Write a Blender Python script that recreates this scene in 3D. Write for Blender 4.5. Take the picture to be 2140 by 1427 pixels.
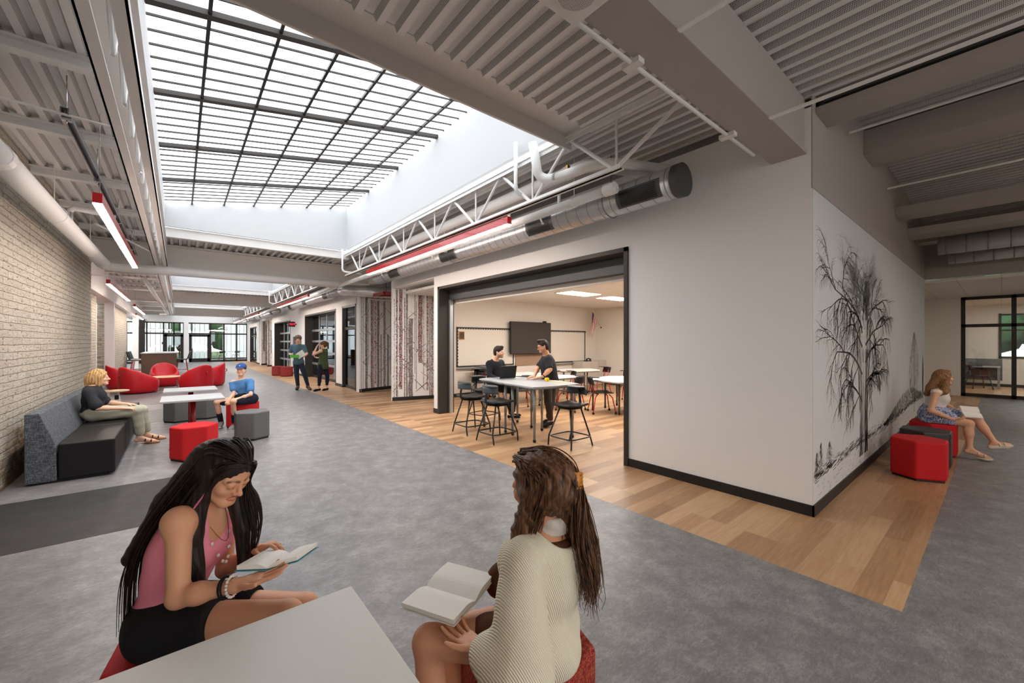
import bpy, bmesh, math, random
import numpy as np
from mathutils import Vector, Matrix, Euler
random.seed(7)
for _o in list(bpy.data.objects):
    bpy.data.objects.remove(_o)
C = bpy.context.scene.collection
SC = bpy.context.scene
PI = math.pi

# ------------------------------------------------------------------ camera, world, exposure
cd = bpy.data.cameras.new('camera')
cam = bpy.data.objects.new('camera', cd)
C.objects.link(cam)
cam.location = (0, 0, 1.58)
cam.rotation_euler = (PI / 2, 0, -math.atan2(696, 843.8))
cd.sensor_width = 36.0
cd.lens = 843.8 / 2140 * 36.0
cd.shift_y = 1.5 / 2140
cd.clip_start = 0.03
cd.clip_end = 400
SC.camera = cam
SC.view_settings.view_transform = 'Standard'
SC.view_settings.look = 'None'
SC.view_settings.gamma = 1
SC.view_settings.use_curve_mapping = False
SC.view_settings.exposure = 1.14
SC.cycles.max_bounces = 10
SC.cycles.diffuse_bounces = 7
SC.cycles.glossy_bounces = 4
SC.cycles.transmission_bounces = 6
SC.cycles.transparent_max_bounces = 12
SC.cycles.caustics_reflective = False
SC.cycles.caustics_refractive = False
SC.cycles.sample_clamp_indirect = 4.0
SC.cycles.use_denoising = True

w = bpy.data.worlds.new('world')
SC.world = w
w.use_nodes = True
wn = w.node_tree.nodes
wn['Background'].inputs[0].default_value = (0.97, 0.98, 1.0, 1)
wn['Background'].inputs[1].default_value = 1.7
SKY_E = 1.9       # brightness of the translucent skylight glazing
LED_E = 32.0       # linear lamps
TROF_E = 14.0      # recessed troffers

# ------------------------------------------------------------------ materials
MATS = {}
def srgb(r, g, b):
    f = lambda c: (c / 255 / 12.92) if c / 255 <= 0.04045 else ((c / 255 + 0.055) / 1.055) ** 2.4
    return (f(r), f(g), f(b), 1)

def mat(name, col, rough=0.6, metal=0.0, spec=0.4, bump=0.0, bscale=60, noise=0.0, nscale=8, coat=0, emit=None, estr=0):
    m = bpy.data.materials.new(name)
    m.use_nodes = True
    n, l = m.node_tree.nodes, m.node_tree.links
    b = n['Principled BSDF']
    c = srgb(*col) if max(col) > 1.001 else (*col, 1)
    b.inputs['Base Color'].default_value = c
    b.inputs['Roughness'].default_value = rough
    b.inputs['Metallic'].default_value = metal
    b.inputs['Specular IOR Level'].default_value = spec
    b.inputs['Coat Weight'].default_value = coat
    if emit:
        b.inputs['Emission Color'].default_value = srgb(*emit)
        b.inputs['Emission Strength'].default_value = estr
    tc = None
    if bump or noise:
        tc = n.new('ShaderNodeTexCoord')
    if noise:
        t = n.new('ShaderNodeTexNoise')
        t.inputs['Scale'].default_value = nscale
        t.inputs['Detail'].default_value = 6
        l.new(tc.outputs['Object'], t.inputs['Vector'])
        mx = n.new('ShaderNodeMix'); mx.data_type = 'RGBA'
        mx.inputs[6].default_value = tuple(x * (1 - noise) for x in c[:3]) + (1,)
        mx.inputs[7].default_value = tuple(min(1, x * (1 + noise)) for x in c[:3]) + (1,)
        l.new(t.outputs['Fac'], mx.inputs[0])
        l.new(mx.outputs[2], b.inputs['Base Color'])
    if bump:
        t = n.new('ShaderNodeTexNoise')
        t.inputs['Scale'].default_value = bscale
        t.inputs['Detail'].default_value = 4
        l.new(tc.outputs['Object'], t.inputs['Vector'])
        bp = n.new('ShaderNodeBump')
        bp.inputs['Strength'].default_value = bump
        bp.inputs['Distance'].default_value = 0.01
        l.new(t.outputs['Fac'], bp.inputs['Height'])
        l.new(bp.outputs['Normal'], b.inputs['Normal'])
    MATS[name] = m
    return m

def nodes_of(m):
    return m.node_tree.nodes, m.node_tree.links, m.node_tree.nodes['Principled BSDF']

def ramp(n, stops):
    r = n.new('ShaderNodeValToRGB')
    e = r.color_ramp.elements
    while len(e) < len(stops): e.new(0.5)
    for k, (p, c) in enumerate(stops):
        e[k].position = p
        e[k].color = srgb(*c)
    return r

def mapping(n, l, scale=(1, 1, 1), rot=(0, 0, 0), out='Object'):
    tc = n.new('ShaderNodeTexCoord')
    mp = n.new('ShaderNodeMapping')
    mp.inputs['Scale'].default_value = scale
    mp.inputs['Rotation'].default_value = rot
    l.new(tc.outputs[out], mp.inputs['Vector'])
    return mp

mat('wall_white', (234, 234, 233), 0.75, spec=0.25, bump=0.03, bscale=90)
mat('wall_cream', (222, 217, 210), 0.8, spec=0.2)
mat('white_paint', (232, 231, 229), 0.5, spec=0.35)
mat('deck_paint', (228, 226, 224), 0.6, spec=0.3)
mat('beam_paint', (222, 219, 215), 0.55, spec=0.35)
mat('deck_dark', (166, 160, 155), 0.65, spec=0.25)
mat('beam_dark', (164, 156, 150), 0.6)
mat('well_white', (200, 202, 204), 0.7, spec=0.2)
mat('dark_frame', (58, 55, 52), 0.45, metal=0.4)
mat('bronze', (44, 40, 37), 0.4, metal=0.3)
mat('black', (20, 20, 21), 0.5)
mat('base_black', (30, 31, 32), 0.45)
mat('galv', (206, 208, 210), 0.34, metal=0.7, noise=0.12, nscale=14)
mat('galv_strut', (130, 134, 138), 0.4, metal=0.8)
mat('alu', (170, 176, 180), 0.35, metal=0.7)
mat('grille', (84, 86, 88), 0.5, metal=0.5)
mat('red_lamp', (190, 22, 28), 0.25, spec=0.5, coat=0.5)
mat('red_fabric', (196, 20, 28), 0.75, bump=0.25, bscale=350)
mat('red_vinyl', (186, 22, 36), 0.42, spec=0.4, bump=0.05, bscale=200)
mat('red_paint', (140, 16, 22), 0.35, coat=0.3)
mat('red_weave', (150, 48, 40), 0.85)
mat('red_tube', (170, 24, 30), 0.35)
mat('gray_vinyl', (96, 97, 98), 0.5, bump=0.08, bscale=260)
mat('charcoal_vinyl', (48, 44, 43), 0.42, spec=0.45, bump=0.1, bscale=220)
mat('black_vinyl', (17, 17, 18), 0.5, spec=0.3, bump=0.08, bscale=220)
mat('table_white', (206, 205, 200), 0.45, spec=0.35)
mat('table_gray', (172, 176, 179), 0.42, spec=0.35, noise=0.03, nscale=30)
mat('edge_gray', (130, 134, 136), 0.5)
mat('leg_gray', (150, 158, 160), 0.35, metal=0.5)
mat('plastic_black', (34, 38, 41), 0.42, spec=0.4)
mat('plastic_gray', (72, 80, 84), 0.45)
mat('tube_black', (22, 22, 23), 0.3, spec=0.5)
mat('chrome', (200, 200, 200), 0.15, metal=1)
mat('wood_top', (206, 172, 130), 0.45, noise=0.08, nscale=10)
mat('whiteboard', (222, 217, 208), 0.25, spec=0.5)
mat('screen', (52, 47, 46), 0.18, spec=0.6)
mat('acoustic', (190, 182, 176), 0.9, bump=0.2, bscale=120)
mat('tan_panel', (158, 132, 112), 0.8)
mat('brass', (150, 110, 60), 0.4, metal=0.9)
mat('yellow', (232, 200, 20), 0.5)
mat('poly_white', (222, 226, 228), 0.5, emit=(232, 240, 246), estr=0.5)
mat('laptop', (34, 36, 40), 0.4, metal=0.3)
mat('flag_red', (178, 40, 48), 0.8)
mat('flag_blue', (40, 46, 96), 0.8)
mat('denim', (38, 44, 60), 0.85)
mat('paper', (232, 230, 224), 0.7)
mat('ink', (60, 60, 62), 0.8)
mat('sign_dark', (48, 46, 46), 0.5)
mat('cabinet', (196, 190, 184), 0.5)
mat('brown_laminate', (96, 72, 58), 0.5, noise=0.12, nscale=4)
mat('concrete', (160, 156, 150), 0.9, bump=0.2, bscale=10)

def emis(name, col, s):
    m = bpy.data.materials.new(name); m.use_nodes = True
    n, l = m.node_tree.nodes, m.node_tree.links
    n.remove(n['Principled BSDF'])
    e = n.new('ShaderNodeEmission')
    e.inputs[0].default_value = srgb(*col); e.inputs[1].default_value = s
    l.new(e.outputs[0], n['Material Output'].inputs[0])
    MATS[name] = m
    return m
emis('skylight', (246, 250, 255), SKY_E)
emis('led', (255, 238, 224), LED_E)
emis('troffer', (255, 246, 236), TROF_E)
emis('red_digits', (255, 20, 40), 3.0)

def glass(name, col, rough=0.0, mixf=0.14):
    m = bpy.data.materials.new(name); m.use_nodes = True
    n, l = m.node_tree.nodes, m.node_tree.links
    n.remove(n['Principled BSDF'])
    t = n.new('ShaderNodeBsdfTransparent'); t.inputs[0].default_value = (*col, 1)
    g = n.new('ShaderNodeBsdfGlossy'); g.inputs['Roughness'].default_value = rough
    g.inputs[0].default_value = (0.9, 0.95, 1, 1)
    fr = n.new('ShaderNodeFresnel'); fr.inputs[0].default_value = 1.5
    ma = n.new('ShaderNodeMath'); ma.operation = 'ADD'; ma.use_clamp = True
    ma.inputs[1].default_value = mixf
    mx = n.new('ShaderNodeMixShader')
    l.new(fr.outputs[0], ma.inputs[0]); l.new(ma.outputs[0], mx.inputs[0])
    l.new(t.outputs[0], mx.inputs[1]); l.new(g.outputs[0], mx.inputs[2])
    l.new(mx.outputs[0], n['Material Output'].inputs[0])
    MATS[name] = m
    return m
glass('glass', (0.86, 0.88, 0.87), 0.0, 0.02)
glass('glass_reflective', (0.55, 0.57, 0.57), 0.02, 0.22)

# grey mottled sheet floor
def floor_mat(name, lo, mid, hi, rough=0.42):
    m = mat(name, mid, rough, spec=0.4)
    n, l, b = nodes_of(m)
    mp = mapping(n, l, (1, 1, 1), (0, 0, 0.65))
    a = n.new('ShaderNodeTexNoise'); a.inputs['Scale'].default_value = 5; a.inputs['Detail'].default_value = 12
    a.inputs['Roughness'].default_value = 0.72
    mp2 = mapping(n, l, (14, 42, 1), (0, 0, 0.65))
    d = n.new('ShaderNodeTexNoise'); d.inputs['Scale'].default_value = 1.5; d.inputs['Detail'].default_value = 9
    d.inputs['Roughness'].default_value = 0.75; d.inputs['Distortion'].default_value = 1.6
    l.new(mp.outputs[0], a.inputs['Vector']); l.new(mp2.outputs[0], d.inputs['Vector'])
    mx = n.new('ShaderNodeMix'); mx.data_type = 'FLOAT'; mx.inputs[0].default_value = 0.5
    l.new(a.outputs['Fac'], mx.inputs[2]); l.new(d.outputs['Fac'], mx.inputs[3])
    r = ramp(n, [(0.36, lo), (0.5, mid), (0.66, hi)])
    l.new(mx.outputs[0], r.inputs[0]); l.new(r.outputs[0], b.inputs['Base Color'])
    return m
floor_mat('floor_gray', (94, 93, 95), (120, 119, 121), (160, 160, 162))
floor_mat('floor_dark', (22, 22, 24), (34, 34, 36), (60, 60, 62), 0.6)
floor_mat('floor_mid', (80, 76, 79), (98, 94, 97), (124, 120, 122))

# vinyl wood planks running along X
def wood_mat(name, c1, c2, c3, roty=0.0, rough=0.4):
    m = mat(name, c2, rough, spec=0.4)
    n, l, b = nodes_of(m)
    mp = mapping(n, l, (1, 1, 1), (0, 0, roty))
    br = n.new('ShaderNodeTexBrick')
    br.inputs['Color1'].default_value = (0, 0, 0, 1); br.inputs['Color2'].default_value = (1, 1, 1, 1)
    br.inputs['Mortar'].default_value = (0.5, 0.5, 0.5, 1)
    br.inputs['Scale'].default_value = 1.0
    br.inputs['Mortar Size'].default_value = 0.0008
    br.inputs['Brick Width'].default_value = 1.22
    br.inputs['Row Height'].default_value = 0.152
    br.offset = 0.37; br.offset_frequency = 3
    l.new(mp.outputs[0], br.inputs['Vector'])
    mp2 = mapping(n, l, (1.6, 26, 1), (0, 0, roty))
    a = n.new('ShaderNodeTexNoise'); a.inputs['Scale'].default_value = 2.2; a.inputs['Detail'].default_value = 8
    a.inputs['Roughness'].default_value = 0.65
    a.noise_dimensions = '4D'
    l.new(mp2.outputs[0], a.inputs['Vector'])
    mu = n.new('ShaderNodeMath'); mu.operation = 'MULTIPLY'; mu.inputs[1].default_value = 9.0
    l.new(br.outputs['Color'], mu.inputs[0]); l.new(mu.outputs[0], a.inputs['W'])
    mx = n.new('ShaderNodeMix'); mx.data_type = 'FLOAT'; mx.inputs[0].default_value = 0.42
    l.new(a.outputs['Fac'], mx.inputs[2]); l.new(br.outputs['Color'], mx.inputs[3])
    r = ramp(n, [(0.2, c1), (0.47, c2), (0.8, c3)])
    l.new(mx.outputs[0], r.inputs[0]); l.new(r.outputs[0], b.inputs['Base Color'])
    return m
wood_mat('floor_wood', (132, 98, 70), (172, 134, 98), (202, 168, 130))

# painted rough brick (Norman rows), plane normal along X
def brick_mat(name, c1, c2, cm):
    m = mat(name, c1, 0.85, spec=0.15)
    n, l, b = nodes_of(m)
    tc = n.new('ShaderNodeTexCoord')
    sp = n.new('ShaderNodeSeparateXYZ'); cb = n.new('ShaderNodeCombineXYZ')
    l.new(tc.outputs['Object'], sp.inputs[0])
    l.new(sp.outputs['Y'], cb.inputs['X']); l.new(sp.outputs['Z'], cb.inputs['Y'])
    nz = n.new('ShaderNodeTexNoise'); nz.inputs['Scale'].default_value = 7; nz.inputs['Detail'].default_value = 3
    l.new(tc.outputs['Object'], nz.inputs['Vector'])
    va = n.new('ShaderNodeVectorMath'); va.operation = 'MULTIPLY_ADD'
    va.inputs[1].default_value = (0.03, 0.022, 0)
    l.new(nz.outputs['Color'], va.inputs[0]); l.new(cb.outputs[0], va.inputs[2])
    br = n.new('ShaderNodeTexBrick')
    br.inputs['Scale'].default_value = 1
    br.inputs['Color1'].default_value = srgb(*c1); br.inputs['Color2'].default_value = srgb(*c2)
    br.inputs['Mortar'].default_value = srgb(*cm)
    br.inputs['Mortar Size'].default_value = 0.007
    br.inputs['Mortar Smooth'].default_value = 0.6
    br.inputs['Brick Width'].default_value = 0.34; br.inputs['Row Height'].default_value = 0.082
    l.new(va.outputs[0], br.inputs['Vector'])
    mp = mapping(n, l, (1, 3, 9))
    n2 = n.new('ShaderNodeTexNoise'); n2.inputs['Scale'].default_value = 4; n2.inputs['Detail'].default_value = 8
    n2.inputs['Roughness'].default_value = 0.7
    l.new(mp.outputs[0], n2.inputs['Vector'])
    r = ramp(n, [(0.36, (110, 96, 80)), (0.43, (255, 255, 255)), (1, (255, 255, 255))])
    l.new(n2.outputs['Fac'], r.inputs[0])
    mx = n.new('ShaderNodeMix'); mx.data_type = 'RGBA'; mx.blend_type = 'MULTIPLY'; mx.inputs[0].default_value = 0.8
    l.new(br.outputs['Color'], mx.inputs[6]); l.new(r.outputs[0], mx.inputs[7])
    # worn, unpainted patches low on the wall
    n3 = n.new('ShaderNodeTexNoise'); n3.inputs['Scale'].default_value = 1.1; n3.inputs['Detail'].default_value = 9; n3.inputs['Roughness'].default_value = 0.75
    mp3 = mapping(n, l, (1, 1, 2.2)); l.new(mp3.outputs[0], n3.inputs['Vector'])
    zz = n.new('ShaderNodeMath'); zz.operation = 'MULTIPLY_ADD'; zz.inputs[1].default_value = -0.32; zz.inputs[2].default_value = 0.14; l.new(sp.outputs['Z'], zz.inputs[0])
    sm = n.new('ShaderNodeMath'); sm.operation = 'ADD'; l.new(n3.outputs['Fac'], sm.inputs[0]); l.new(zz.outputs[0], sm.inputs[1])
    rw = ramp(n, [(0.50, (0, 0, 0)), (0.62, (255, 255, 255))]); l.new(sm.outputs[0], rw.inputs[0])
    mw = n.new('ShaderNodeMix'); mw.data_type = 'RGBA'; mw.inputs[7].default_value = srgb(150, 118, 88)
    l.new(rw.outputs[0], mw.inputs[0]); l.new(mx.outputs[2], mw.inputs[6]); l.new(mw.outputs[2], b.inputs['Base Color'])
    ad = n.new('ShaderNodeMath'); ad.operation = 'MULTIPLY_ADD'
    ad.inputs[1].default_value = -1.0
    l.new(br.outputs['Fac'], ad.inputs[0]); l.new(n2.outputs['Fac'], ad.inputs[2])
    bp = n.new('ShaderNodeBump'); bp.inputs['Strength'].default_value = 1.0; bp.inputs['Distance'].default_value = 0.055
    l.new(ad.outputs[0], bp.inputs['Height']); l.new(bp.outputs[0], b.inputs['Normal'])
    return m
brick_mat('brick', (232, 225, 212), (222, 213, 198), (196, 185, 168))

# perforated strip (side faces of the deck ribs)
def perf_mat():
    m = mat('perforated', (176, 174, 172), 0.6)
    n, l, b = nodes_of(m)
    tc = n.new('ShaderNodeTexCoord')
    sp = n.new('ShaderNodeSeparateXYZ'); l.new(tc.outputs['Object'], sp.inputs[0])
    def tri(sock, s, off=0.0):
        a = n.new('ShaderNodeMath'); a.operation = 'MULTIPLY_ADD'; a.inputs[1].default_value = s; a.inputs[2].default_value = off
        l.new(sock, a.inputs[0])
        p = n.new('ShaderNodeMath'); p.operation = 'PINGPONG'; p.inputs[1].default_value = 1.0
        l.new(a.outputs[0], p.inputs[0])
        q = n.new('ShaderNodeMath'); q.operation = 'SUBTRACT'; q.inputs[1].default_value = 0.5; l.new(p.outputs[0], q.inputs[0])
        q2 = n.new('ShaderNodeMath'); q2.operation = 'MULTIPLY'; l.new(q.outputs[0], q2.inputs[0]); l.new(q.outputs[0], q2.inputs[1])
        return q2
    a = tri(sp.outputs['Y'], 110); c = tri(sp.outputs['Z'], 110)
    s = n.new('ShaderNodeMath'); s.operation = 'ADD'; l.new(a.outputs[0], s.inputs[0]); l.new(c.outputs[0], s.inputs[1])
    t = n.new('ShaderNodeMath'); t.operation = 'GREATER_THAN'; t.inputs[1].default_value = 0.19; l.new(s.outputs[0], t.inputs[0])
    mx = n.new('ShaderNodeMix'); mx.data_type = 'RGBA'
    mx.inputs[6].default_value = srgb(226, 224, 222); mx.inputs[7].default_value = srgb(70, 68, 66)
    l.new(t.outputs[0], mx.inputs[0]); l.new(mx.outputs[2], b.inputs['Base Color'])
perf_mat()

# ceiling tiles
def tile_mat():
    m = mat('ceiling_tile', (196, 192, 186), 0.9)
    n, l, b = nodes_of(m)
    mp = mapping(n, l)
    br = n.new('ShaderNodeTexBrick'); br.offset = 0
    br.inputs['Scale'].default_value = 1
    br.inputs['Color1'].default_value = srgb(226, 222, 217); br.inputs['Color2'].default_value = srgb(221, 217, 212)
    br.inputs['Mortar'].default_value = srgb(196, 190, 184)
    br.inputs['Mortar Size'].default_value = 0.008
    br.inputs['Brick Width'].default_value = 1.22; br.inputs['Row Height'].default_value = 0.61
    l.new(mp.outputs[0], br.inputs['Vector']); l.new(br.outputs['Color'], b.inputs['Base Color'])
tile_mat()

# woven fabrics
def weave_mat(name, c1, c2, c3, s=90):
    m = mat(name, c2, 0.9, spec=0.15)
    n, l, b = nodes_of(m)
    outs = []
    for k, sc in enumerate(((s * 0.12, s * 0.12, s), (s, s, s * 0.1))):
        mp = mapping(n, l, sc)
        a = n.new('ShaderNodeTexNoise'); a.inputs['Scale'].default_value = 1.6; a.inputs['Detail'].default_value = 3
        l.new(mp.outputs[0], a.inputs['Vector']); outs.append(a.outputs['Fac'])
    mx = n.new('ShaderNodeMix'); mx.data_type = 'FLOAT'; mx.inputs[0].default_value = 0.5
    l.new(outs[0], mx.inputs[2]); l.new(outs[1], mx.inputs[3])
    r = ramp(n, [(0.38, c1), (0.5, c2), (0.62, c3)])
    l.new(mx.outputs[0], r.inputs[0]); l.new(r.outputs[0], b.inputs['Base Color'])
    bp = n.new('ShaderNodeBump'); bp.inputs['Strength'].default_value = 0.3; bp.inputs['Distance'].default_value = 0.004
    l.new(mx.outputs[0], bp.inputs['Height']); l.new(bp.outputs[0], b.inputs['Normal'])
    return m
weave_mat('gray_tweed', (54, 58, 64), (88, 93, 100), (128, 133, 140), 160)
weave_mat('red_weave', (92, 26, 26), (142, 50, 42), (190, 110, 80), 260)
weave_mat('red_weave_plain', (120, 40, 40), (140, 54, 52), (158, 72, 68), 120)

# birch / speckle print
def speckle(name, cols, s=16):
    m = mat(name, cols[1], 0.8)
    n, l, b = nodes_of(m)
    mp = mapping(n, l, (1, 1, 1.3))
    v = n.new('ShaderNodeTexNoise'); v.inputs['Scale'].default_value = s; v.inputs['Detail'].default_value = 4
    l.new(mp.outputs[0], v.inputs['Vector'])
    r = ramp(n, [(0.0, cols[0]), (0.40, cols[1]), (0.49, cols[2]), (0.58, cols[3])])
    r.color_ramp.interpolation = 'CONSTANT'
    l.new(v.outputs['Fac'], r.inputs[0]); l.new(r.outputs[0], b.inputs['Base Color'])
speckle('birch_bark', [(150, 64, 66), (124, 119, 118), (172, 168, 166), (206, 202, 200)], 26)
speckle('birch_red', [(140, 34, 40), (96, 84, 84), (196, 190, 188), (130, 40, 44)], 30)
speckle('birch_gray', [(92, 88, 88), (140, 135, 134), (112, 106, 106), (180, 176, 174)], 22)
mat('tan_block', (214, 194, 166), 0.85)
mat('mural_gray', (200, 201, 201), 0.8, noise=0.03, nscale=3)
mat('mural_ink', (92, 87, 82), 0.9, noise=0.5, nscale=30)
mat('mural_ink_light', (126, 120, 112), 0.9, noise=0.4, nscale=30)
mat('foliage', (60, 92, 58), 0.8, noise=0.6, nscale=3)
mat('grass', (60, 92, 44), 0.9)
mat('asphalt', (150, 150, 152), 0.9)

# ------------------------------------------------------------------ mesh helpers
ORG = {}
class MB:
    def __init__(s): s.v = []; s.f = []; s.m = []; s.mi = 0
    def add(s, vs, fs):
        k = len(s.v); s.v += [tuple(p) for p in vs]
        for f in fs: s.f.append([i + k for i in f]); s.m.append(s.mi)
        return s
    def box(s, x0, x1, y0, y1, z0, z1):
        if x0 > x1: x0, x1 = x1, x0
        if y0 > y1: y0, y1 = y1, y0
        if z0 > z1: z0, z1 = z1, z0
        return s.add([(x0, y0, z0), (x1, y0, z0), (x1, y1, z0), (x0, y1, z0), (x0, y0, z1), (x1, y0, z1), (x1, y1, z1), (x0, y1, z1)],
                     [(0, 3, 2, 1), (4, 5, 6, 7), (0, 1, 5, 4), (1, 2, 6, 5), (2, 3, 7, 6), (3, 0, 4, 7)])
    def obox(s, c, size, R=None):
        R = R or Matrix.Identity(3); hx, hy, hz = (q / 2 for q in size); c = Vector(c)
        vs = [c + R @ Vector((a * hx, b * hy, d * hz)) for d in (-1, 1) for a, b in ((-1, -1), (1, -1), (1, 1), (-1, 1))]
        return s.add(vs, [(0, 3, 2, 1), (4, 5, 6, 7), (0, 1, 5, 4), (1, 2, 6, 5), (2, 3, 7, 6), (3, 0, 4, 7)])
    def bar(s, a, b, wx, wz=None, up=(0, 0, 1)):
        a, b = Vector(a), Vector(b); d = (b - a); L = d.length; d.normalize()
        up = Vector(up)
        if abs(d.dot(up)) > 0.99: up = Vector((1, 0, 0))
        x = d.cross(up).normalized(); z = x.cross(d).normalized()
        R = Matrix((x, d, z)).transposed()
        return s.obox((a + b) / 2, (wx, L, wz or wx), R)
    def prism(s, poly, z0, z1):
        n = len(poly)
        vs = [(x, y, z0) for x, y in poly] + [(x, y, z1) for x, y in poly]
        fs = [tuple(range(n))[::-1], tuple(range(n, 2 * n))] + [(i, (i + 1) % n, n + (i + 1) % n, n + i) for i in range(n)]
        return s.add(vs, fs)
    def tube(s, pts, r, seg=10, cap=True):
        pts = [Vector(p) for p in pts]; rs = r if isinstance(r, (list, tuple)) else [r] * len(pts)
        n = len(pts); vs = []; prev = None
        for i, p in enumerate(pts):
            d = (pts[min(i + 1, n - 1)] - pts[max(i - 1, 0)]).normalized()
            if prev is None:
                u = d.cross(Vector((0, 0, 1)))
                if u.length < 1e-3: u = d.cross(Vector((1, 0, 0)))
                u.normalize()
            else:
                u = prev - d * prev.dot(d)
                u.normalize()
            prev = u; v = d.cross(u)
            for k in range(seg):
                a = 2 * PI * k / seg
                vs.append(p + (u * math.cos(a) + v * math.sin(a)) * rs[i])
        fs = [(i * seg + k, i * seg + (k + 1) % seg, (i + 1) * seg + (k + 1) % seg, (i + 1) * seg + k) for i in range(n - 1) for k in range(seg)]
        if cap: fs += [tuple(range(seg))[::-1], tuple(range((n - 1) * seg, n * seg))]
        return s.add(vs, fs)
    def lathe(s, prof, c=(0, 0, 0), seg=24):
        vs = []; fs = []; n = len(prof)
        for i, (r, z) in enumerate(prof):
            for k in range(seg):
                a = 2 * PI * k / seg; vs.append((c[0] + r * math.cos(a), c[1] + r * math.sin(a), c[2] + z))
        for i in range(n - 1):
            for k in range(seg): fs.append((i * seg + k, i * seg + (k + 1) % seg, (i + 1) * seg + (k + 1) % seg, (i + 1) * seg + k))
        fs += [tuple(range(seg))[::-1], tuple(range((n - 1) * seg, n * seg))]
        return s.add(vs, fs)
    def ball(s, c, r, seg=12):
        rx, ry, rz = r if isinstance(r, (tuple, list)) else (r, r, r)
        vs = [(c[0], c[1], c[2] - rz)]; h = seg // 2
        for i in range(1, h):
            t = PI * i / h - PI / 2
            for k in range(seg):
                a = 2 * PI * k / seg; vs.append((c[0] + rx * math.cos(t) * math.cos(a), c[1] + ry * math.cos(t) * math.sin(a), c[2] + rz * math.sin(t)))
        vs.append((c[0], c[1], c[2] + rz)); fs = []
        for k in range(seg): fs.append((0, 1 + (k + 1) % seg, 1 + k))
        for i in range(h - 2):
            for k in range(seg): fs.append((1 + i * seg + k, 1 + i * seg + (k + 1) % seg, 1 + (i + 1) * seg + (k + 1) % seg, 1 + (i + 1) * seg + k))
        for k in range(seg): fs.append((len(vs) - 1, 1 + (h - 2) * seg + k, 1 + (h - 2) * seg + (k + 1) % seg))
        return s.add(vs, fs)
    def grid(s, fn, nu, nv, closed_u=False):
        vs = [fn(i / nu, j / nv) for j in range(nv + 1) for i in range(nu + (0 if closed_u else 1))]
        W = nu + (0 if closed_u else 1)
        fs = [(j * W + i, j * W + (i + 1) % W, (j + 1) * W + (i + 1) % W, (j + 1) * W + i) for j in range(nv) for i in range(nu)]
        return s.add(vs, fs)
    def xf(s, M):
        s.v = [tuple(M @ Vector(p)) for p in s.v]; return s
    def build(s, name, m, parent=None, smooth=False, bevel=0, seg=2, subsurf=0, solid=0):
        L = ORG.get(parent.name, (0, 0, 0)) if parent else (0, 0, 0)
        me = bpy.data.meshes.new(name)
        me.from_pydata([(a - L[0], b - L[1], c - L[2]) for a, b, c in s.v], [], s.f)
        for q in (m if isinstance(m, (list, tuple)) else [m]):
            me.materials.append(MATS[q] if isinstance(q, str) else q)
        if isinstance(m, (list, tuple)):
            me.polygons.foreach_set('material_index', s.m)
        if smooth: me.polygons.foreach_set('use_smooth', [True] * len(me.polygons))
        me.update()
        o = bpy.data.objects.new(name, me); C.objects.link(o)
        if parent: o.parent = parent; ORG[o.name] = L
        if solid:
            q = o.modifiers.new('s', 'SOLIDIFY'); q.thickness = solid; q.offset = 0
        if bevel:
            q = o.modifiers.new('b', 'BEVEL'); q.width = bevel; q.segments = seg; q.limit_method = 'ANGLE'; q.angle_limit = 0.6
            me.polygons.foreach_set('use_smooth', [True] * len(me.polygons))
            q = o.modifiers.new('w', 'WEIGHTED_NORMAL'); q.keep_sharp = True
        if subsurf:
            q = o.modifiers.new('ss', 'SUBSURF'); q.levels = subsurf; q.render_levels = subsurf
        return o

def tag(o, label=None, cat=None, group=None, kind=None):
    if label: o['label'] = label
    if cat: o['category'] = cat
    if group: o['group'] = group
    if kind: o['kind'] = kind
    return o
def thing(name, label, cat, loc=(0, 0, 0), rz=None, group=None, kind=None):
    o = bpy.data.objects.new(name, None); C.objects.link(o)
    o.location = loc; o.rotation_euler = (0, 0, rz or 0)
    ORG[o.name] = tuple(loc) if rz is None else (0, 0, 0)
    o.empty_display_size = 0.1
    return tag(o, label, cat, group, kind)
def struct(o):
    o['kind'] = 'structure'; return o
def copy_tree(o, parent=None):
    c = o.copy(); C.objects.link(c)
    if parent: c.parent = parent
    for ch in list(o.children):
        copy_tree(ch, c)
    return c
def place(o, loc, rz=0, label=None, group=None):
    o.location = loc; o.rotation_euler = (0, 0, rz)
    if label: o['label'] = label
    if group: o['group'] = group
    return o
ORD = ['first', 'second', 'third', 'fourth', 'fifth', 'sixth', 'seventh', 'eighth', 'ninth', 'tenth', 'eleventh', 'twelfth', 'thirteenth', 'fourteenth', 'fifteenth', 'sixteenth', 'seventeenth', 'eighteenth', 'nineteenth', 'twentieth', 'twenty-first', 'twenty-second']
# ------------------------------------------------------------------ floors
WX = 4.43          # corridor face of the classroom wall
def slab(name, x0, x1, y0, y1, z0, z1, m): return struct(MB().box(x0, x1, y0, y1, z0, z1).build(name, m))
slab('floor', -6, 3.27, -11, 44, -0.1, 0, 'floor_gray')
slab('floor', 3.27, 17.6, -11, 0.37, -0.1, 0, 'floor_gray')
slab('floor', 3.27, 22.5, 0.37, 10.6, -0.1, 0.0, 'floor_wood')
slab('floor', 3.27, 12, 10.6, 41, -0.1, 0.0, 'floor_wood')
slab('floor', 17.6, 22.5, -4.5, 0.37, -0.1, 0, 'floor_wood')
slab('floor', -1.5, 0.0, 4.7, 6.18, 0, 0.0015, 'floor_dark')
slab('floor', -2.2, 0.02, 10.62, 12.6, 0, 0.0015, 'floor_mid')
slab('floor', -2.2, 0.3, 13.7, 17.0, 0, 0.0015, 'floor_mid')

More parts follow.
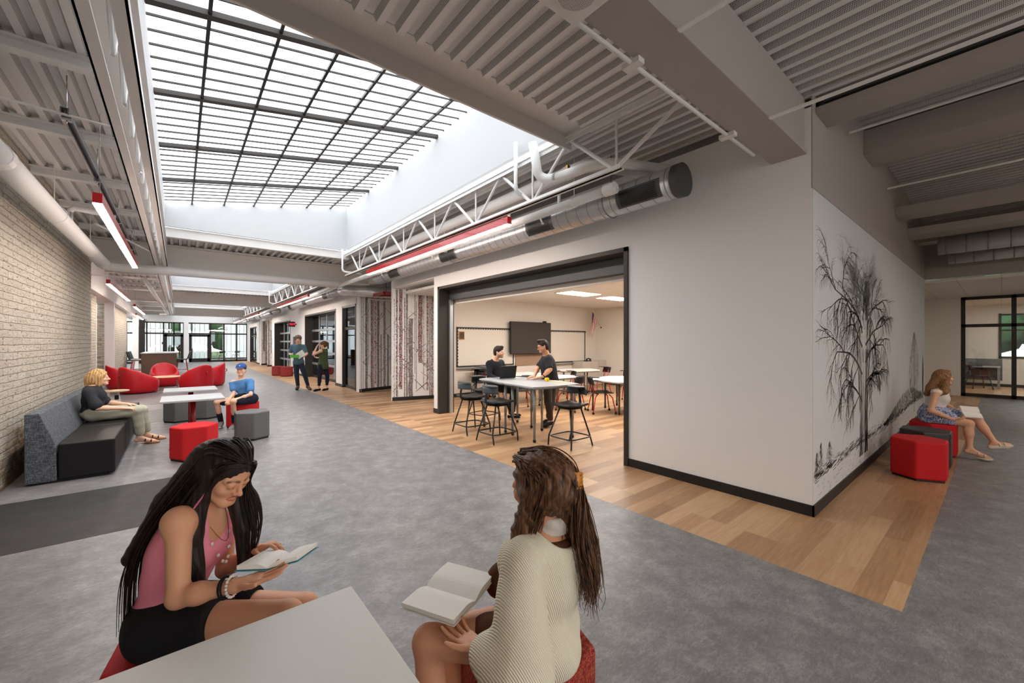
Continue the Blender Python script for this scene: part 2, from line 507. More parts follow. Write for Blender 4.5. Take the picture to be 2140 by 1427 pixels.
# ------------------------------------------------------------------ left brick wall and what follows it
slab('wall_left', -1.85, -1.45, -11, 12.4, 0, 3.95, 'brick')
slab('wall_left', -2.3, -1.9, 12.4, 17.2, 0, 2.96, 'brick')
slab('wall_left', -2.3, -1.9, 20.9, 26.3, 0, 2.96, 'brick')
slab('wall_left', -3.0, -2.7, 17.2, 20.9, 0, 2.96, 'tan_panel')
slab('wall_left', -2.9, -2.3, 17.1, 17.25, 0, 2.96, 'bronze')
slab('wall_left', -2.3, -1.75, 12.4, 34, 2.97, 3.86, 'white_paint')
slab('wall_left', -6, -5.8, 26, 41, 0, 3.9, 'wall_cream')
slab('wall_left', -6, -2.3, 26.3, 26.5, 0, 3.9, 'wall_cream')
for y, lb in ((19.6, 'white square column between the two brick panels, left side'), (30.5, 'white square column beside the bar height table, far left')):
    tag(MB().box(-1.98, -1.74, y, y + 0.24, 0, 2.97).build('steel_column', 'white_paint', bevel=0.008), lb, 'column')

# ------------------------------------------------------------------ right side: classroom wall
def wall_x(name, y0, y1, z0, z1, t=0.2, m='wall_white'): return slab(name, WX, WX + t, y0, y1, z0, z1, m)
wall_x('wall_right', 1.09, 3.07, 0, 2.98)
wall_x('wall_right', 1.10, 3.07, 2.98, 3.72)
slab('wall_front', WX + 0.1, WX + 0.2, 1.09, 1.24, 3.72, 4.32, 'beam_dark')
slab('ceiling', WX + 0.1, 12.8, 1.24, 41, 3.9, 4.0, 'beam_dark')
wall_x('wall_right', 3.07, 7.9, 2.78, 3.72)
wall_x('wall_right', 7.9, 8.13, 0, 3.72)
wall_x('wall_right', 8.13, 10.4, 3.03, 3.72)
wall_x('wall_right', 10.4, 13.0, 3.34, 3.72)
wall_x('wall_right', 13.0, 15.5, 2.83, 3.72)
wall_x('wall_right', 14.75, 15.5, 0, 2.83)
wall_x('wall_right', 15.5, 20.2, 2.8, 3.72)
wall_x('wall_right', 20.2, 23.3, 0, 3.72)
wall_x('wall_right', 23.3, 27.8, 2.75, 3.72)
wall_x('wall_right', 27.8, 28.6, 0, 3.72)
wall_x('wall_right', 28.6, 33.6, 3.03, 3.72)
wall_x('wall_right', 33.6, 35.0, 0, 3.72)
wall_x('wall_right', 35.0, 38.6, 2.75, 3.72)
wall_x('wall_right', 38.6, 40.6, 0, 3.72)
slab('wall_right', WX + 0.2, 6.4, 8.13, 10.4, 3.03, 3.06, 'wall_white')
slab('wall_right', 6.0, 6.1, 10.2, 15, 0, 3.8, 'wall_white')
def diag_wall(name, a, b, t, z0, z1, m):
    a, b = Vector((*a, 0)), Vector((*b, 0)); d = (b - a).normalized(); n = Vector((-d.y, d.x, 0)) * t
    return struct(MB().prism([(a.x, a.y), (b.x, b.y), (b.x + n.x, b.y + n.y), (a.x + n.x, a.y + n.y)], z0, z1).build(name, m))
diag_wall('wall_right', (4.66, 8.13), (5.97, 10.15), 0.06, 0, 2.95, 'wall_cream')
# mural side of the block
slab('wall_front', WX + 0.2, 12.79, 1.09, 1.24, 0, 2.98, 'wall_white')
slab('wall_front', WX, WX + 0.2, 1.09, 1.10, 2.98, 4.32, 'beam_dark')
slab('wall_front', WX + 0.2, 12.79, 1.09, 1.24, 2.98, 4.32, 'beam_dark')
slab('wall_front', 12.6, 12.79, 1.24, 6, 0, 4.3, 'wall_cream')
slab('wall_front', 12.79, 18.1, 1.62, 1.8, 0, 3.1, 'wall_cream')
slab('wall_front', 12.8, 12.95, -4.5, 1.62, 2.97, 4.35, 'beam_dark')
slab('wall_light_block', 4.9, 22.6, -4.65, -4.5, 0, 4.35, 'wall_cream')  # unseen wall, added to keep sky light off the mural side
# classroom interior
slab('wall_back', 5.7, 12.6, 10.0, 10.14, 0, 2.95, 'wall_cream')
slab('wall_side', 12.45, 12.6, 6.0, 10.0, 0, 2.95, 'wall_cream')
slab('wall_side', 12.45, 12.6, 1.24, 6.0, 0, 2.95, 'wall_cream')
slab('wall_front', WX + 0.2, 12.45, 1.24, 1.3, 0, 2.95, 'wall_cream')
slab('ceiling', WX + 0.2, 12.6, 1.24, 10.15, 2.87, 2.93, 'ceiling_tile')
slab('ceiling', 12.95, 22.5, -4.5, 1.62, 2.9, 2.96, 'ceiling_tile')
slab('ceiling', 18.0, 22.5, 1.62, 5, 2.9, 2.96, 'ceiling_tile')
# baseboards
def basebd(name, x0, x1, y0, y1): return slab(name, x0, x1, y0, y1, 0, 0.1, 'base_black')
basebd('baseboard_right', WX - 0.012, WX, 1.075, 3.07)
basebd('baseboard_front', WX - 0.012, 12.79, 1.075, 1.09)
basebd('baseboard_right', WX - 0.012, WX, 7.9, 8.14)
basebd('baseboard_right', WX - 0.012, WX, 14.75, 15.5)
basebd('baseboard_right', WX - 0.012, WX, 20.2, 23.3)
basebd('baseboard_right', WX - 0.012, WX, 27.8, 28.6)
basebd('baseboard_right', WX - 0.012, WX, 33.6, 35.0)
basebd('baseboard_back', 5.98, 12.45, 9.985, 10.0)
basebd('baseboard_side', 12.44, 12.45, 1.3, 10.0)
basebd('baseboard_front', 12.79, 17.7, 1.605, 1.62)
# opening frame, classroom
f = MB()
for y0, y1 in ((3.03, 3.09), (7.86, 7.93)): f.box(WX - 0.025, WX + 0.36, y0, y1, 0, 2.80)
f.box(WX - 0.025, WX + 0.36, 3.03, 7.93, 2.74, 2.80)
struct(f.build('trim_2', 'dark_frame', bevel=0.004))
struct(MB().box(WX + 0.24, WX + 0.36, 3.09, 7.86, 2.52, 2.74).build('trim_3', 'grille', bevel=0.006))
struct(MB().box(WX + 0.36, WX + 0.40, 3.09, 7.86, 2.44, 2.87).build('trim_4', 'wall_cream'))
f = MB(); f.box(WX + 0.22, WX + 0.30, 7.80, 7.86, 0, 2.52); f.box(WX + 0.22, WX + 0.30, 3.09, 3.14, 0, 2.52)
struct(f.build('trim_5', 'alu', bevel=0.004))

# birch-printed angled walls
def birch_wall(a, b, t, z1, label, seed, ret=0.12):
    A, B = Vector((*a, 0)), Vector((*b, 0)); d = (B - A); L = d.length; d.normalize(); n = Vector((d.y, -d.x, 0))
    if n.y > 0: n = -n
    diag_wall('wall_right', (A.x, A.y), (B.x, B.y), t, 0, z1, 'wall_white')
    diag_wall('baseboard_right', (A - d * 0.01 - n * -0.012).to_2d(), (B - n * -0.012).to_2d(), 0.012 if n.y < 0 else -0.012, 0, 0.1, 'base_black')
    rnd = random.Random(seed)
    root = thing('birch_mural', label, 'mural', (A.x, A.y, 0))
    mbs = {k: MB() for k in ('birch_bark', 'birch_red', 'birch_gray')}
    def P(u, z, e=0.002): q = A + d * u + n * e; return (q.x, q.y, z)
    u = 0.03; k = 0
    rnd = random.Random(seed + 40)
    while u < L - 0.04:
        w = rnd.choice((0.018, 0.03, 0.045, 0.06, 0.09, 0.12))
        z0 = 0.1 if rnd.random() < 0.6 else rnd.uniform(0.2, 1.2); zt = z1 - 0.01 if rnd.random() < 0.65 else rnd.uniform(1.3, z1 - 0.2)
        mm = mbs[rnd.choice(('birch_bark', 'birch_bark', 'birch_bark', 'birch_red', 'birch_gray', 'birch_gray'))]
        seg = 14; vs = []; e = 0.002 + 0.0006 * (k % 3)
        for i in range(seg + 1):
            z = z0 + (zt - z0) * i / seg; j = rnd.uniform(-0.08, 0.08) * w
            vs += [P(max(0, u + j), z, e), P(min(L, u + w + j), z, e)]
        mm.add(vs, [(2 * i, 2 * i + 1, 2 * i + 3, 2 * i + 2) for i in range(seg)])
        for q in range(rnd.choice((1, 2, 3, 3))):   # side branches
            zz = rnd.uniform(0.3, z1 - 0.5); le = rnd.uniform(0.1, 0.38); s = rnd.choice((-1, 1)); bw = rnd.uniform(0.008, 0.022)
            u2 = min(max(u + s * le, 0.0), L); z2 = min(zz + abs(u2 - u) * rnd.uniform(0.7, 1.1) * rnd.choice((1, 1, -1)), z1 - 0.02); z2 = max(z2, 0.12)
            mbs['birch_gray' if rnd.random() < 0.6 else 'birch_red'].add([P(u, zz, 0.0045), P(u, zz + bw * 2, 0.0045), P(u2, z2 + bw, 0.0045), P(u2, z2, 0.0045)], [(0, 1, 2, 3)])
        u += w + rnd.choice((0.02, 0.03, 0.045, 0.07)); k += 1
    for k_, nm in (('birch_bark', 'speckled_trunks'), ('birch_red', 'red_trunks'), ('birch_gray', 'gray_trunks')):
        if mbs[k_].v: mbs[k_].build(nm, k_, root)
birch_wall((4.43, 10.41), (5.75, 10.06), 0.14, 3.02, 'birch trunk mural on the angled wall nearest the classroom opening', 3)
birch_wall((4.40, 12.9), (5.75, 13.3), 0.14, 3.28, 'birch trunk mural on the angled wall beyond the red canopy', 5)
birch_wall((4.43, 30.4), (5.5, 30.1), 0.14, 3.03, 'smaller birch mural far down the corridor, nearer of the far pair', 8)
birch_wall((4.40, 32.6), (5.5, 33.0), 0.14, 3.2, 'smaller birch mural far down the corridor, farther of the far pair', 9)
birch = MB().box(4.43, 4.45, 12.9, 13.3, 0.0, 3.0).build('wall_right', 'wall_white'); struct(birch)
slab('wall_right', WX + 0.02, WX + 0.18, 10.42, 10.55, 0, 3.3, 'wall_white')

# red louvre canopy in the recess
r = thing('red_canopy', 'red slatted canopy hanging between the two near birch walls', 'canopy', (5.2, 11.9, 3.0))
r_ = MB()
for i in range(3): r_.bar((4.6, 11.5 + i * 0.62, 3.02), (5.95, 10.9 + i * 0.62, 3.02), 0.07, 0.08)
r_.build('slat', 'red_paint', r)
MB().bar((4.62, 11.44, 3.02), (4.62, 12.78, 3.02), 0.06, 0.08).build('frame', 'red_paint', r)
g = MB()
for i in range(2): g.tube([(4.9 + i * 0.5, 12, 3.05), (4.9 + i * 0.5, 12, 3.75)], 0.008, 6)
g.build('hanger', 'red_paint', r)
slab('wall_right', 5.95, 6.05, 10.0, 13.6, 0, 3.8, 'wall_cream')

# ------------------------------------------------------------------ storefronts on the right wall
def storefront(n, y0, y1, ztop, recess, sections, rails, transom=None, mg='glass_reflective'):
    """aluminium-framed glass set in the corridor wall between y0 and y1"""
    root = thing('window_%d' % n, None, None, (WX, (y0 + y1) / 2, 0)); struct(root)
    x = WX + recess
    f = MB()
    f.box(WX - 0.01, x + 0.08, y0, y0 + 0.06, 0, ztop); f.box(WX - 0.01, x + 0.08, y1 - 0.06, y1, 0, ztop); f.box(WX - 0.01, x + 0.08, y0, y1, ztop - 0.07, ztop)
    f.box(x, x + 0.06, y0, y1, 0, 0.1)
    f.build('frame', 'dark_frame', root)
    b = MB()
    for i in range(1, sections):
        y = y0 + (y1 - y0) * i / sections; b.box(x, x + 0.05, y - 0.03, y + 0.03, 0, ztop)
    for z in rails: b.box(x - 0.015, x + 0.05, y0 + 0.06, y1 - 0.06, z - 0.045, z + 0.045)
    if b.v: b.build('rail', 'alu' if rails and len(rails) > 2 else 'dark_frame', root)
    MB().box(x + 0.02, x + 0.028, y0 + 0.05, y1 - 0.05, 0.08, ztop - 0.06).build('pane', mg, root)
    return root
storefront(1, 13.32, 14.75, 2.83, 0.06, 1, (2.05,), mg='glass')
slab('wall_right', WX + 0.2, 8.6, 15.4, 15.46, 0, 3.0, 'tan_block')
storefront(2, 15.5, 20.2, 2.8, 0.3, 4, (0.62, 1.12, 1.62, 2.1))
storefront(3, 23.3, 27.8, 2.75, 0.3, 4, (0.62, 1.12, 1.62, 2.1))
storefront(4, 35.0, 38.6, 2.75, 0.1, 4, (2.05,))
# rooms behind
slab('wall_right', 8.6, 8.75, 13.3, 41, 0, 3.3, 'wall_cream')
slab('ceiling', WX + 0.2, 8.75, 13.0, 41, 2.95, 3.0, 'ceiling_tile')
slab('wall_right', WX + 0.2, 8.7, 13.62, 13.7, 0, 3.0, 'wall_cream')
slab('wall_right', WX + 0.2, 8.7, 20.3, 20.4, 0, 3.0, 'wall_cream')
slab('wall_right', WX + 0.2, 8.7, 29.2, 29.3, 0, 3.0, 'wall_cream')
for i, (x, y) in enumerate(((6.4, 17.2), (6.6, 25.2), (5.6, 14.5))):
    t = thing('ceiling_light', ('recessed square light inside the room behind the folding glass wall', 'recessed square light inside the farther glass fronted room', 'recessed square light just inside the narrow window')[i], 'light', (x, y, 2.94))
    MB().box(x - 0.6, x + 0.6, y - 0.3, y + 0.3, 2.925, 2.951).build('frame', 'white_paint', t)
    MB().box(x - 0.56, x + 0.56, y - 0.26, y + 0.26, 2.92, 2.926).build('diffuser', 'troffer', t)

# ------------------------------------------------------------------ far end wall
FY = 40.5
root = thing('window_5', None, None, (1, FY, 0)); struct(root)
b = MB()
xs = [-5.8, -4.4, -3.65, -2.95, -1.85, -0.9, -0.3, 0.28, 1.95, 2.85, 3.7, 4.42]
for x in xs: b.box(x - 0.045, x + 0.045, FY, FY + 0.12, 0, 3.12)
b.box(-2.35, -1.95, FY - 0.15, FY + 0.25, 0, 3.3)
for z in (2.26, 3.08): b.box(-5.8, 4.43, FY, FY + 0.12, z - 0.045, z + 0.045)
b.box(-5.8, -0.9, FY, FY + 0.12, 0, 0.14); b.box(1.95, 4.43, FY, FY + 0.12, 0, 0.14)
b.build('frame', 'bronze', root)
MB().box(-5.8, 4.43, FY + 0.05, FY + 0.058, 0.1, 3.06).build('pane', 'glass', root)
struct(MB().box(0.28, 0.58, FY - 0.04, FY + 0.2, 0, 3.12).build('trim_6', 'white_paint'))
for n, (x0, x1, hs) in enumerate(((-0.87, 0.26, -1), (0.6, 1.92, 1))):
    d = thing('door_%d' % (n + 1), None, None, (x0, FY, 0)); struct(d)
    q = MB(); s = 0.17
    q.box(x0, x0 + s, FY - 0.02, FY + 0.05, 0.01, 2.2); q.box(x1 - s, x1, FY - 0.02, FY + 0.05, 0.01, 2.2)
    q.box(x0, x1, FY - 0.02, FY + 0.05, 0.01, 0.3); q.box(x0, x1, FY - 0.02, FY + 0.05, 2.02, 2.2)
    q.build('door_stile', 'bronze', d)
    MB().box(x0 + s, x1 - s, FY + 0.0, FY + 0.008, 0.3, 2.02).build('door_pane', 'glass', d)
    xh = x0 + 0.1 if hs < 0 else x1 - 0.1
    MB().tube([(xh, FY - 0.03, 1.02), (xh, FY - 0.08, 1.02), (xh - hs * 0.12, FY - 0.08, 1.02)], 0.012, 8).build('door_handle', 'chrome', d)
slab('wall_far', -6, 4.6, FY, FY + 0.2, 3.12, 3.95, 'white_paint')
tag(MB().box(2.07, 2.3, FY - 0.015, FY, 1.42, 1.62).build('room_sign', 'sign_dark'), 'small dark room sign on the glass right of the far doors', 'sign')
tag(MB().box(-1.0, -0.75, FY - 0.015, FY, 1.42, 1.6).build('room_sign', 'sign_dark'), 'small dark room sign left of the far left door', 'sign')
# outer room and its translucent facade
slab('wall_far', -6, 6.5, 47.0, 47.2, 3.3, 3.9, 'wall_cream')
slab('ceiling', -6, 6.5, FY + 0.2, 47.2, 3.3, 3.4, 'ceiling_tile')
slab('floor', -6, 8, 44, 47.4, -0.1, 0.0, 'floor_gray')
root = thing('window_6', None, None, (0, 47, 0)); struct(root)
b = MB(); pn = MB(); green = [(-0.62, -0.02), (2.36, 3.2)]
x = -6.0; i = 0
while x < 6.4:
    wd = 0.34
    if not any(g0 - 0.05 < x + wd / 2 < g1 + 0.05 for g0, g1 in green): pn.box(x + 0.015, x + wd - 0.015, 47.0, 47.04, 0.1, 3.3)
    x += wd; i += 1
for x in (-5.6, -4.6, -4.1, -2.6, -0.68, 0.03, 0.9, 2.3, 3.26, 4.3, 5.2): b.box(x - 0.05, x + 0.05, 46.94, 47.06, 0, 3.3)
for z in (0.05, 2.35): b.box(-6, 6.4, 46.96, 47.06, z - 0.05, z + 0.05)
pn.build('polycarbonate_panel', 'poly_white', root); b.build('frame', 'bronze', root)
slab('wall_side', 6.4, 6.5, FY + 0.2, 47.1, 0, 3.3, 'wall_cream')
# outside ground and trees
tag(MB().box(-40, 40, 47.5, 90, -0.25, -0.15).build('lawn', 'grass'), 'green lawn outside beyond the far translucent facade', 'lawn', kind='stuff')
def tree(x, y, h, r, seed, label):
    rnd = random.Random(seed); t = thing('tree', label, 'tree', (x, y, -0.15))
    m = MB(); nblob = 26
    for i in range(nblob):
        a = rnd.uniform(0, 2 * PI); rr = r * rnd.uniform(0, 0.8); zz = rnd.uniform(0.1, 1) * h
        m.ball((x + rr * math.cos(a), y + rr * math.sin(a), zz), r * rnd.uniform(0.25, 0.45), 8)
    m.build('foliage', 'foliage', t, smooth=True); MB().tube([(x, y, -0.15), (x, y, h * 0.6)], 0.16, 8).build('trunk', 'bronze', t)
tree(-1.5, 60, 6, 3.0, 1, 'green tree outside seen behind the far left door')
tree(4.6, 62, 6, 3.2, 2, 'green tree outside seen right of the far right door')

# ------------------------------------------------------------------ roof decks
def deck(x0, x1, y0, y1, z, pitch=0.1524, low=0.05, dep=0.05, name='ceiling', ph=0.0, m0='deck_paint'):
    m = MB(); x = x0; sl = 0.022; hi = pitch - low - 2 * sl
    prof = [(x0, z + dep)]
    x = math.floor((x0 - ph) / pitch) * pitch + ph
    xs = []
    while x < x1:
        for dx, dz in ((0, 0), (low, 0), (low + sl, dep), (pitch - sl, dep)):
            xs.append((x + dx, z + dz))
        x += pitch
    xs = [(min(max(a, x0), x1), c) for a, c in xs]
    for i in range(len(xs) - 1):
        (a, za), (b_, zb) = xs[i], xs[i + 1]
        if b_ - a < 1e-4: continue
        m.mi = 1 if abs(za - zb) > 0.01 else 0
        m.add([(a, y0, za), (b_, y0, zb), (b_, y1, zb), (a, y1, za)], [(0, 1, 2, 3)])
    m.mi = 0; m.box(x0, x1, y0, y1, z + dep + 0.02, z + dep + 0.06)
    o = m.build(name, [m0, 'perforated']); return struct(o)
DZ = 3.82
BAY = 10.8
deck(-1.45, -0.33, -11, 12.4, DZ)
deck(-2.3, -0.33, 12.4, 41, DZ)
deck(3.46, WX + 0.1, 1.5, 41, DZ)
deck(-0.33, 3.46, -6.3, 2.79, DZ)
deck(3.46, WX + 0.1, -11, 1.5, DZ)
for k in range(1, 4): deck(-0.33, 3.46, BAY * k + 0.22, BAY * k + 2.79, DZ)
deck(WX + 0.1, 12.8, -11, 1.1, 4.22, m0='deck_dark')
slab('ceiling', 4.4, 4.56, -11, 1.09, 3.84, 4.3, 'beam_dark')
slab('ceiling', 4.53, 6.3, 8.0, 14, 3.75, 3.8, 'deck_paint')

# ------------------------------------------------------------------ skylights
def skylight(k):
    y0, y1 = 2.87 + BAY * k, 10.8 + BAY * k
    if k == 3: y1 = 40.3
    if k < 0: y0, y1 = -10.9, -6.4  # extra skylight behind the camera, added to fill the foreground with light
    XL, XR, ZL, ZR = -0.22, 3.35, 4.42, 5.06
    zx = lambda x: ZL + (x - XL) * (ZR - ZL) / (XR - XL)
    # shaft walls
    s = MB()
    s.box(XL - 0.06, XL, y0 - 0.06, y1 + 0.06, 3.92, ZL + 0.1)
    s.box(XR, XR + 0.06, y0 - 0.06, y1 + 0.06, 3.98, ZR + 0.1)
    s.box(XL, XR, y1, y1 + 0.06, 3.945, ZR + 0.1)
    s.box(XL, XR, y0 - 0.06, y0, 3.945, ZR + 0.1)
    struct(s.build('wall_skylight', 'well_white'))
    root = thing('window_%d' % (10 + k), None, None, (XL, y0, ZL)); struct(root)
    g = MB(); g.add([(XL, y0, ZL), (XR, y0, ZR), (XR, y1, ZR), (XL, y1, ZL)], [(0, 3, 2, 1)])
    g.build('glazing', 'skylight', root)
    t = MB(); bl = MB(); tm = MB()
    nb = 5; L = (y1 - y0) / nb if k < 3 else 1.586
    def xbar(m, y, w, h): m.bar((XL, y, ZL - h / 2), (XR, y, ZR - h / 2), w, h)
    j = 0
    while y0 + j * L < y1 - 0.05:
        if j: xbar(bl, y0 + j * L, 0.075, 0.05)
        for i in range(1, 7):
            if y0 + j * L + i * L / 7 < y1: xbar(t, y0 + j * L + i * L / 7, 0.016, 0.02)
        j += 1
    x = 0.21
    while x < XR - 0.1:
        tm.bar((x, y0, zx(x) - 0.02), (x, y1, zx(x) - 0.02), 0.03, 0.04); x += 0.548
    t.build('thin_bar', 'dark_frame', root); bl.build('rafter_bar', 'dark_frame', root); tm.build('long_bar', 'bronze', root)
for k in range(-1, 4): skylight(k)

# headers at the skylight ends
for k in range(4):
    y = 10.85 + BAY * k
    if k < 3:
        tag(MB().box(-0.3, 3.44, y + 0.02, y + 0.16, 3.74, 3.94).build('skylight_header', 'white_paint', bevel=0.01), 'white header beam across the far end of the %s skylight' % ('nearest', 'second', 'third')[k], 'beam')
    y = 3.1 + BAY * k
    m = MB(); m.box(-0.3, 3.44, y, y + 0.03, 3.75, 3.943); m.box(-0.3, 3.44, y - 0.26, y + 0.03, 3.91, 3.943); m.box(-0.3, 3.44, y - 0.30, y - 0.26, 3.87, 3.943)
    tag(m.build('skylight_header', 'beam_paint', bevel=0.006), 'white header beam across the near end of the %s skylight' % ('nearest', 'second', 'third', 'farthest')[k], 'beam')

# main cross beams (I sections) along X
def ibeam_x(x0, x1, y, w, z0, z1, name, label, m='beam_paint'):
    q = MB(); q.box(x0, x1, y, y + w, z0, z0 + 0.03); q.box(x0, x1, y, y + w, z1 - 0.03, z1); q.box(x0, x1, y + w / 2 - 0.012, y + w / 2 + 0.012, z0 + 0.03, z1 - 0.03)
    return tag(q.build(name, m, bevel=0.004), label, 'beam')
q = MB(); q.box(-1.45, WX, 1.13, 1.42, 3.3, 3.33); q.box(-1.45, WX, 1.15, 1.40, 3.33, 3.82)
tag(q.build('steel_beam', 'beam_dark', bevel=0.004), 'deep painted beam meeting the corner above the mural wall, nearest overhead', 'beam')
for k, lb in ((1, 'deep white cross beam behind the first skylight, fat pipe under it'), (2, 'deep white cross beam behind the second skylight'), (3, 'deep white cross beam behind the third skylight')):
    ibeam_x(-1.8 if k > 1 else -1.45, WX, 12.1 + BAY * (k - 1), 0.3, 3.3, 3.81, 'steel_beam', lb)

# left girders (double channels) and joists
def left_girder(y0, y1, label):
    t = thing('edge_girder', label, 'girder', (-0.3, y0, 3.3))
    for x in (-0.42, -0.27):
        q = MB(); q.box(x, x + 0.07, y0, y1, 3.30, 3.315); q.box(x if x > -0.3 else x, x + 0.012, y0, y1, 3.30, 3.38) if x < -0.3 else q.box(x + 0.058, x + 0.07, y0, y1, 3.30, 3.38)
        q.box(x, x + 0.07, y0, y1, 3.72, 3.735); q.build('chord', 'white_paint', t)
    q = MB(); y = y0 + 0.1; i = 0
    while y < y1 - 0.7:
        q.tube([(-0.31, y, 3.33), (-0.31, y + 0.32, 3.72), (-0.31, y + 0.64, 3.33)], 0.014, 6); y += 0.64
    q.build('web', 'white_paint', t)
    y = y0 + 1.1
    while y < y1: MB().ball((-0.31, y, 3.34), (0.018, 0.04, 0.018), 8).build('splice', 'galv', t); y += 1.6
left_girder(1.42, 12.08, 'double steel girder along the left edge of the nearest skylight')
left_girder(12.45, 22.85, 'double steel girder along the left edge of the second skylight')
left_girder(23.25, 33.6, 'double steel girder along the left edge of the third skylight')
for k in range(20):
    y = 1.36 + 1.6 * k
    if y > 33: break
    if abs((y - 12.2) % BAY) < 0.5 or abs((y - 12.2) % BAY - BAY) < 0.3: continue
    x0 = -1.45 if y < 12.4 else -1.78
    m = MB(); m.box(x0, -0.42, y, y + 0.11, 3.72, 3.735); m.box(x0, -0.42, y + 0.045, y + 0.065, 3.735, 3.81); m.box(x0, -0.42, y, y + 0.11, 3.80, 3.818)
    nj = globals().get('nj', 0) + 1; tag(m.build('roof_joist', 'white_paint'), ORD[nj - 1] + ' short white roof joist over the left side, counted from the camera', 'joist', 'roof joists over the left side')

# trusses along the right of the skylights
def truss(k):
    o = BAY * k; x = 3.38
    t = thing('roof_truss', 'white tubular roof truss along the right edge of the %s skylight' % ('nearest', 'second', 'third', 'farthest')[k], 'truss', (x, 1.5 + o, 3.3))
    ye = 10.95 + o if k < 3 else 40.2; yt = min(12.08 + o, 40.3)
    for dx in (-0.05, 0.012):
        q = MB(); q.box(x + dx, x + dx + 0.038, 2.4 + o, ye, 3.30, 3.312); q.box(x + (dx if dx > 0 else dx + 0.03), x + (dx if dx > 0 else dx + 0.03) + 0.008, 2.4 + o, ye, 3.30, 3.35); q.build('bottom_chord', 'white_paint', t)
    q = MB(); q.box(x - 0.06, x + 0.06, 1.42 + o, yt, 3.85, 3.865); q.box(x - 0.045, x - 0.035, 1.42 + o, yt, 3.80, 3.86); q.box(x + 0.035, x + 0.045, 1.42 + o, yt, 3.80, 3.86); q.build('top_chord', 'white_paint', t)
    n = 8
    for i in range(n):
        yb = 2.46 + 1.245 * i + o
        if yb > ye: break
        q = MB()
        if i == 0: q.tube([(x, yb, 3.32), (x, 1.5 + o, 3.83)], 0.02, 8)
        else: q.tube([(x, yb - 0.02, 3.32), (x, yb - 0.60, 3.83)], 0.018, 8)
        if yb + 0.6 < yt: q.tube([(x, yb + 0.02, 3.32), (x, yb + 0.60, 3.83)], 0.022, 8)
        q.build('diagonal', 'white_paint', t)
        if yb < yt - 0.3: MB().tube([(x + 0.01, yb + 0.0, 3.32), (x + 0.01, yb - 0.0, 3.84)], 0.013, 8).build('vertical', 'white_paint', t)
for k in range(4): truss(k)

# ------------------------------------------------------------------ linear lamps
def linear_lamp(x, y0, y1, z, label, hang=0.4, group=None):
    t = thing('linear_lamp', label, 'lamp', (x, y0, z), group=group)
    MB().box(x - 0.035, x + 0.035, y0, y1, z + 0.006, z + 0.105).build('housing', 'red_lamp', t, bevel=0.003)
    MB().box(x - 0.033, x + 0.033, y0 + 0.004, y1 - 0.004, z - 0.004, z + 0.006).build('diffuser', 'led', t)
    for y in (y0 + 0.15, y1 - 0.15): MB().tube([(x, y, z + 0.1), (x, y, z + 0.1 + hang)], 0.003, 5).build('hanger', 'chrome', t)
linear_lamp(3.38, 4.15, 9.35, 3.14, 'red linear lamp under the truss, nearest on the right side', 0.07)
linear_lamp(3.38, 14.9, 20.3, 3.10, 'red linear lamp under the second truss', 0.1)
linear_lamp(3.38, 25.9, 30.8, 3.10, 'red linear lamp under the third truss', 0.1)
linear_lamp(3.38, 34.5, 38.9, 3.10, 'red linear lamp under the farthest truss', 0.1)
linear_lamp(-0.60, 5.48, 9.78, 2.90, 'red linear lamp hanging nearest the brick wall end, left side', 0.85)
linear_lamp(-1.24, 12.9, 17.8, 2.90, 'second red linear lamp along the left side', 0.85)
linear_lamp(-1.28, 20.6, 26.0, 2.90, 'third red linear lamp along the left side', 0.85)
linear_lamp(-1.63, 27.1, 32.0, 2.90, 'farthest red linear lamp on the left side by the column', 0.85)

# ------------------------------------------------------------------ spiral ducts with grilles
def duct(pts, r, label, vents=(), cap0=True, m='galv'):
    t = thing('spiral_duct', label, 'duct', pts[0])
    MB().tube(pts, r, 32).build('duct_body', m, t, smooth=True)
    q = MB(); a = Vector(pts[0]); b_ = Vector(pts[1]); d = (b_ - a); L = d.length; d.normalize()
    s = 0.12
    while s < L:
        c = a + d * s; q.tube([c - d * 0.004, c + d * 0.004], r + 0.0035, 32, cap=False); s += 0.17
    q.build('seam', 'galv_strut', t)
    if cap0: MB().tube([a - d * 0.01, a + d * 0.07], r + 0.006, 32).build('end_cap', 'grille', t)
    for hy_ in ([a.y + 0.9, (a.y + b_.y) / 2 + 0.35, b_.y - 0.6] if abs(d.y) > 0.9 and b_.y > a.y else []):
        hq = MB(); hq.tube([(a.x + (r + .012) * math.cos(k_), hy_, a.z + (r + .012) * math.sin(k_)) for k_ in [2 * PI * i / 24 for i in range(25)]], 0.006, 5); hq.tube([(a.x, hy_, a.z + r), (a.x, hy_, 3.86)], 0.006, 6); hq.build('hanger', 'galv_strut', t)
    for v0, v1 in vents:
        g = MB(); fr = MB()
        # curved grille patch on the corridor-facing lower side
        def pt(y, ang, rr): return (a.x + rr * math.cos(ang), y, a.z + rr * math.sin(ang))
        A0, A1 = PI * 0.97, PI * 1.28
        fr.grid(lambda u, w_: pt(v0 - 0.05 + u * (v1 - v0 + 0.1), A0 - 0.12 + w_ * (A1 - A0 + 0.24), r + 0.006), 2, 10)
        fr.build('vent_frame', 'grille', t, smooth=True)
        for i in range(8):
            an = A0 + (A1 - A0) * (i + 0.5) / 8
            g.grid(lambda u, w_: pt(v0 + u * (v1 - v0), an - 0.045 + 0.09 * w_, r + 0.009), 12, 1)
        g.build('vent_slot', 'black', t)
duct([(4.0, 2.08, 3.25), (4.0, 10.3, 3.25)], 0.165, 'galvanized spiral duct above the classroom opening, nearest', ((2.3, 2.75), (3.88, 4.3), (6.35, 6.8), (8.8, 9.25)))
